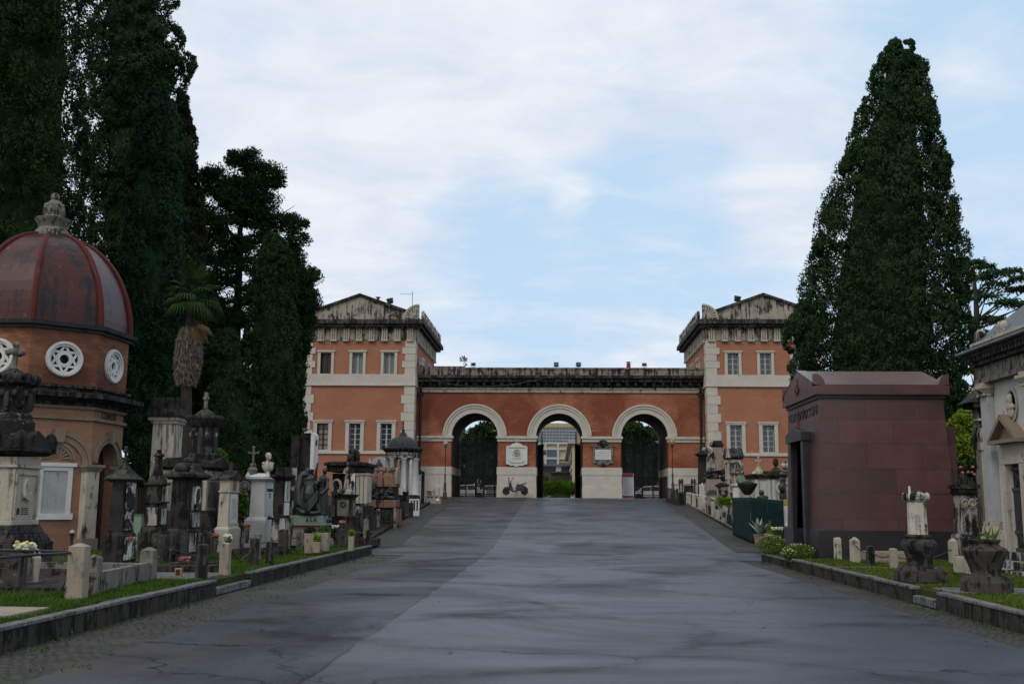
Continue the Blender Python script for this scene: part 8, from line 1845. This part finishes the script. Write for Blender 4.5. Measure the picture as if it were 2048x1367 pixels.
def clump_tree(name, label, Y, px, py_base, blobs, mat, n, leaf, seed, cat='tree', group=None, pet=None):
    b = at(px, py_base, Y); z0 = gz(Y) + .1; r = thing(name, label, cat, (b.x, Y, z0), 0, group); off = Vector((b.x, Y, z0)); g = np.random.default_rng(seed); rr = random.Random(seed)
    C = []; D = []; m = MB(); first = None
    for (x, y, rx, ry) in blobs:
        c = at(x, y, Y) - off; s = Y / FPX; sub = 16
        q = g.normal(size=(sub, 3)); q /= np.linalg.norm(q, axis=1)[:, None]; cc = np.array(c) + q * np.array([rx * s, rx * s * .8, ry * s]) * .72
        k = n // sub; P_ = g.normal(size=(sub, k, 3)); P_ /= np.linalg.norm(P_, axis=2)[:, :, None]
        C.append((cc[:, None] + P_ * (g.random((sub, k, 1)) ** .4) * np.array([rx * s, rx * s, ry * s]) * .45).reshape(-1, 3)); D.append((P_ + np.array([0, 0, .4])).reshape(-1, 3))
        m.tube([(0, 0, -.2), (c.x * .3, c.y, c.z * .5), c], [.16 * s * 40 / 1.4 * .5, .06, .02], 6)
    m.build('trunk', M['bark'], r, smooth=True); leaves('crown', M[mat], np.vstack(C), np.vstack(D), leaf, g, r, .5)
    if pet:
        mb = MB(); allc = np.vstack(C)
        for i in g.integers(0, len(allc), pet[1]): p = allc[i]; mb.ell((p[0], p[1] - .25, p[2]), (.06, .06, .05), 6, 4)
        mb.build('blossoms', M[pet[0]], r, smooth=True)
    return r
clump_tree('lime_green_tree', 'bright lime green tree between the mausoleum and the marble chapel', 40.0, 1932, 1040, [(1930, 838, 22, 18), (1948, 850, 18, 22), (1912, 852, 20, 18), (1922, 885, 30, 24), (1945, 900, 24, 30), (1918, 920, 24, 24)], 'lime', 1500, .13, 51)
clump_tree('oleander_bush', 'dark oleander bush with scattered pink flowers beside the mausoleum wall', 35.0, 1925, 1090, [(1920, 950, 22, 24), (1935, 990, 26, 34), (1912, 1010, 20, 34), (1925, 1050, 24, 34), (1950, 940, 18, 26)], 'oak', 1100, .14, 52, 'bush', None, ('pink', 26))
# house beyond, and a dark gabled chapel behind the marble one
P = Mon('tiled_house', 'cream house with a red tiled roof behind the huge cypress', 'house', 1925, 1000, 75.0)
m = MB(); m.box(P.X(1875), P.X(2050), 0, 8, -.8, P.H(813)); m.build('wall', M['cream'], P.o); m = MB(); m.box(P.X(1865), P.X(2060), -.4, 8.4, P.H(813), P.H(809)); m.build('eaves', M['greyrender'], P.o)
m = MB(); m.add([(P.X(1862), -.6, P.H(809) + .01), (P.X(2060), -.6, P.H(809) + .01), (P.X(2060), 4, P.H(772)), (P.X(1915), 4, P.H(772)), (P.X(1862), 8.6, P.H(809) + .01), (P.X(2060), 8.6, P.H(809) + .01)], [(0, 1, 2, 3), (0, 3, 4), (4, 3, 2, 5)])
for k in range(60):
    x = lerp(P.X(1866), P.X(2055), k / 59); t_ = min(1, max(.02, (x - P.X(1862)) / (P.X(1915) - P.X(1862)))); m.tube([(x, -.6, P.H(809) + .05), (x, lerp(-.6, 4, t_), lerp(P.H(809), P.H(772), t_) + .05)], .07, 5)
m.build('roof', M['tile'], P.o)
P = Mon('gabled_chapel', 'narrow chapel with dark carved gable hidden behind the marble chapel', 'chapel', 1962, 1095, 29.0); P.px -= 17
m = MB(); m.box(P.X(1955), P.X(2080), 0, .4, -.3, P.H(812)); m.build('wall', M['marble_dirty'], P.o, bev=.015)
m = MB(); x0_ = P.X(1930); m.box(P.X(1940), P.X(2085), -.3, .5, P.H(816), P.H(806)); m.add([(x0_, -.35, P.H(806)), (P.X(1966), -.35, P.H(774)), (P.X(1966), -.35, P.H(806)), (x0_, .5, P.H(806)), (P.X(1966), .5, P.H(774)), (P.X(1966), .5, P.H(806))], [(0, 1, 2), (5, 4, 3), (0, 3, 4, 1), (0, 2, 5, 3), (1, 4, 5, 2)]); m.box(P.X(1966), P.X(2080), -.3, .5, P.H(806), P.H(774)); m.build('gable', M['dark'], P.o)
m = MB(); m.fr(P.X(1957), -.12, -.3, P.H(900), .14, .14); m.fr(P.X(1957), -.14, P.H(900), P.H(884), .2, .2); m.ell((P.X(1957), -.14, P.H(870)), (.14, .12, .18), 10, 8, .1, 2); m.fr(P.X(1957), -.14, P.H(842), P.H(838), .3, .3); m.build('carved_pier', M['marble_soft'], P.o)

# ---------------------------------------------------------------- beyond the gate
zf = gz(100) + .02
def bldg(name, label, cat, x, y): return thing(name, label, cat, (x, y, zf))
a = at(1070, 900, 190.0); b = at(1200, 900, 190.0)
gb = bldg('office_building', 'large grey glass office block with a yellow roof band seen through the middle arch', 'building', (a.x + b.x) / 2, 190)
Zg = lambda py: at(1118, py, 190).z - zf
W_ = b.x - a.x + 3
m = MB(); m.box(-W_ / 2, W_ / 2, .3, 18, 0, Zg(846)); m.build('wall', M['greyrender'], gb)
m = MB(); m.box(-W_ / 2, W_ / 2, -.1, .2, Zg(885), Zg(855)); m.build('glazing', plain('office_glazing', (.13, .15, .19), .15, 0, .6, var=.45, sc=.35), gb)
m = MB()
for k in range(26): x = -W_ / 2 + k * W_ / 25; m.box(x - .03, x + .03, -.25, -.1, Zg(885), Zg(855))
for py in (855, 861, 867, 873, 879): m.box(-W_ / 2, W_ / 2, -.3, -.1, Zg(py) - .06, Zg(py) + .05)
m.build('mullions', M['paint'], gb)
m = MB(); m.box(-W_ / 2, W_ / 2, -.4, 18, Zg(855) + .1, Zg(846)); m.build('roof_band', plain('mustard_cladding', (.42, .34, .15), .7), gb)
m = MB(); m.box(-W_ / 2, W_ / 2, -.1, .2, Zg(896), Zg(888)); m.box(-W_ / 2, W_ / 2, -.1, .2, Zg(925), Zg(899)); m.build('ochre_infill', M['ochre'], gb)
m = MB()
for py in (886, 897.5, 916): m.box(-W_ / 2, W_ / 2, -.5, .2, Zg(py) - .18, Zg(py) + .18)
for px in (1078, 1091, 1116, 1142, 1170): x = at(px, 900, 190).x - gb.location.x; m.box(x - .2, x + .2, -.52, .18, 0, Zg(886) + .1)
m.build('frame', M['paint'], gb)
m = MB(); x0_, x1_ = at(1095, 900, 190).x - gb.location.x, at(1114, 900, 190).x - gb.location.x; m.box(x0_, x1_, -.3, -.12, Zg(914), Zg(900)); m.box(x0_, x1_, -.3, -.12, Zg(935), Zg(918)); m.build('dark_windows', M['glass'], gb)
# cream building on the right, running away from the gate
cb_ = bldg('cream_building', 'two storey cream building with long windows right of the hedge, seen through the middle arch', 'building', at(1150, 900, 112).x, 112)
xw = at(1143, 900, 118).x - cb_.location.x
Zc = lambda py, Y=116.0: at(1150, py, Y).z - zf
m = MB(); hh = Zc(893, 118); m.ex([(0, 0), (46, 0), (46, hh), (0, hh)], xw, xw + 14); m.build('wall', M['cream'], cb_)
m = MB(); m.box(xw - .5, xw + 14, -.4, 46.2, hh, hh + .35); m.box(xw - .12, xw, 0, 46, hh * .55, hh * .59); m.build('eaves', M['marble_soft'], cb_)
for k in range(12):
    y0 = 1.2 + k * 3.6; m = MB(); m.box(xw - .04, xw, y0, y0 + 2.6, hh * .66, hh * .88); m.build('window', M['glass'], cb_)
    m = MB(); m.box(xw - .04, xw, y0 + .3, y0 + 1.0, hh * .2, hh * .48); m.build('window', M['glass'], cb_)
m = MB(); m.box(xw + 1.0, xw + 7, 14, 30, hh + .35, hh + 2.4); m.box(xw + 1.6, xw + 5, 10, 15, hh + .35, hh + 4.4); m.build('roof_room', M['ochre'], cb_)
p = at(1100, 935, 140); gc = bldg('grey_annexe', 'low grey flat roofed annexe with pale columns behind the hedge', 'building', p.x, 140)
Za = lambda py: at(1100, py, 140).z - zf
m = MB(); m.box(-5, 3.6, 2, 10, 0, Za(932)); m.build('wall', M['greyrender'], gc); m = MB(); m.box(-6, 3.8, -1, 10.4, Za(932), Za(928)); m.build('roof', M['slate'], gc)
for px in (1115, 1120): m = MB(); x = at(px, 935, 139).x - p.x; m.tube([(x, -.6, 0), (x, -.6, Za(932))], .22, 8); m.build('column', M['paint'], gc)
p = at(1124, 955, 125); h_ = thing('brown_hut', 'dark brown hut below the cream building', 'hut', (p.x, 125, zf)); zh = at(1124, 945, 125).z - zf
m = MB(); m.box(-1.3, 1.0, 0, 2, 0, zh); m.build('wall', M['darkglass'], h_); m = MB(); m.fr(-.1, 1, zh, zh + .15, 2.8, 2.6); m.build('roof', M['iron_grey'], h_)
p = at(1078, 920, 150); h_ = thing('pink_house', 'pale pink rendered house at the left of the middle arch view', 'house', (p.x, 150, zf)); zh = at(1080, 905, 150).z - zf
m = MB(); m.box(-6, .6, 0, 6, 0, zh); m.build('wall', plain('pink_render', (.5, .33, .24), .85, sc=.4, var=.1), h_); m = MB(); m.box(-6.2, 1.0, -.3, 6.2, zh, zh + .4); m.build('roof', M['iron_grey'], h_)
def bush(label, px, pyt, pyb, Y, rx_px, mat, n, leaf, seed, group=None):
    b = at(px, pyb, Y); z1 = at(px, pyt, Y).z - zf; s = Y / FPX; r = thing('bush', label, 'bush', (b.x, Y, zf), 0, group); g = np.random.default_rng(seed); rr = random.Random(seed); C = []; D = []
    for _ in range(26):
        c = np.array([rr.uniform(-.8, .8) * rx_px * s, rr.uniform(-.9, .6), rr.uniform(.25, .8) * z1]); P_ = g.normal(size=(n // 26, 3)); P_ /= np.linalg.norm(P_, axis=1)[:, None]; C.append(c + P_ * np.array([.7, .5, .42]) * (rx_px * s / 1.3) * (g.random((n // 26, 1)) ** .4)); D.append(P_ + np.array([0, 0, .5]))
    C = np.vstack(C); k = C[:, 2] > 0; leaves('foliage', M[mat], C[k], np.vstack(D)[k], leaf, g, r, .5); return r
HB = 'bushes outside the middle arch'
bush('bright green rounded bush filling the foot of the middle arch', 1103, 957, 992, 97.0, 31, 'hedge', 7000, .13, 61, HB)
bush('bright green bush right of the rounded one under the middle arch', 1144, 956, 992, 98.5, 22, 'hedge', 5200, .13, 62, HB)
bush('grey green bush standing behind the left of the bright hedge', 1094, 943, 985, 104.0, 13, 'sage', 3200, .14, 63, HB)
bush('dry reddish grasses behind the bright hedge', 1118, 950, 985, 103.0, 12, 'cyp_brown', 900, .2, 64, HB)
for label, px, Y, blobs, mt, seed in (('broad leafy oak seen through the left gate', 965, 112.0, [(985, 868, 34, 30), (960, 880, 30, 26), (940, 900, 30, 26), (1000, 905, 34, 30), (970, 915, 40, 26), (925, 930, 26, 26), (950, 945, 34, 24), (990, 948, 34, 22), (925, 955, 24, 14)], 'oak', 71), ('thin grey green tree at the left of the left gate view', 922, 120.0, [(925, 880, 12, 26), (930, 905, 14, 18), (918, 905, 10, 20)], 'sage', 72), ('dense dark tree seen through the right gate', 1280, 112.0, [(1268, 870, 36, 30), (1295, 890, 34, 34), (1250, 900, 30, 30), (1280, 925, 40, 30), (1310, 920, 24, 34), (1250, 945, 26, 22), (1305, 945, 26, 22), (1280, 955, 30, 18), (1255, 870, 26, 26)], 'oak', 73)):
    clump_tree('shade_tree', label, Y, px, 985, blobs, mt, 2400 if mt == 'oak' else 420, .42, seed, 'tree', 'trees outside the gates')
# parked cars outside, glimpsed through the gates
def car(label, px, Y, col, seed):
    p = at(px, 985, Y); c = thing('parked_car', label, 'car', (p.x, Y, zf), 0, 'cars parked outside the gates')
    m = MB(); m.ey([(-1.95, .3), (-1.95, .75), (-1.2, .88), (-.7, 1.38), (.75, 1.42), (1.35, .92), (1.95, .82), (1.97, .3)], -.8, .8); m.build('body', col, c, bev=.08)
    m = MB(); m.ey([(-1.05, .9), (-.63, 1.3), (.0, 1.33), (.0, .9)], -.81, .81); m.ey([(.06, .9), (.06, 1.33), (.7, 1.34), (1.15, .92)], -.81, .81); m.build('window', M['glass'], c)
    for x in (-1.25, 1.25):
        for y in (-.78, .78): m = MB(); q = MB(); q.lathe(0, 0, [(.31, -.1), (.31, .1)], 18); q.xf(Matrix.Translation((x, y, .31)) @ Matrix.Rotation(R(90), 4, 'X')); m.join(q); m.build('wheel', M['rubber'], c)
car('white car parked outside, left in the left gate view', 935, 107.0, M['white'], 1); car('pale grey car parked outside the left gate, right of the white one', 985, 108.0, M['steel'], 2); car('white car parked outside the right gate', 1300, 107.0, M['white'], 3); car('dark blue car parked outside the right gate, left of the white one', 1262, 109.0, M['navy'], 4)
lw = thing('low_wall', 'low ochre wall behind the cars outside the left gate', 'wall', (at(950, 980, 121).x, 121, zf)); m = MB(); m.box(-9, 5, 0, .3, 0, 1.9); m.build('wall', M['ochre'], lw); m = MB(); m.box(-9.1, 5.1, -.05, .35, 1.9, 2.05); m.build('coping', M['marble_soft'], lw)
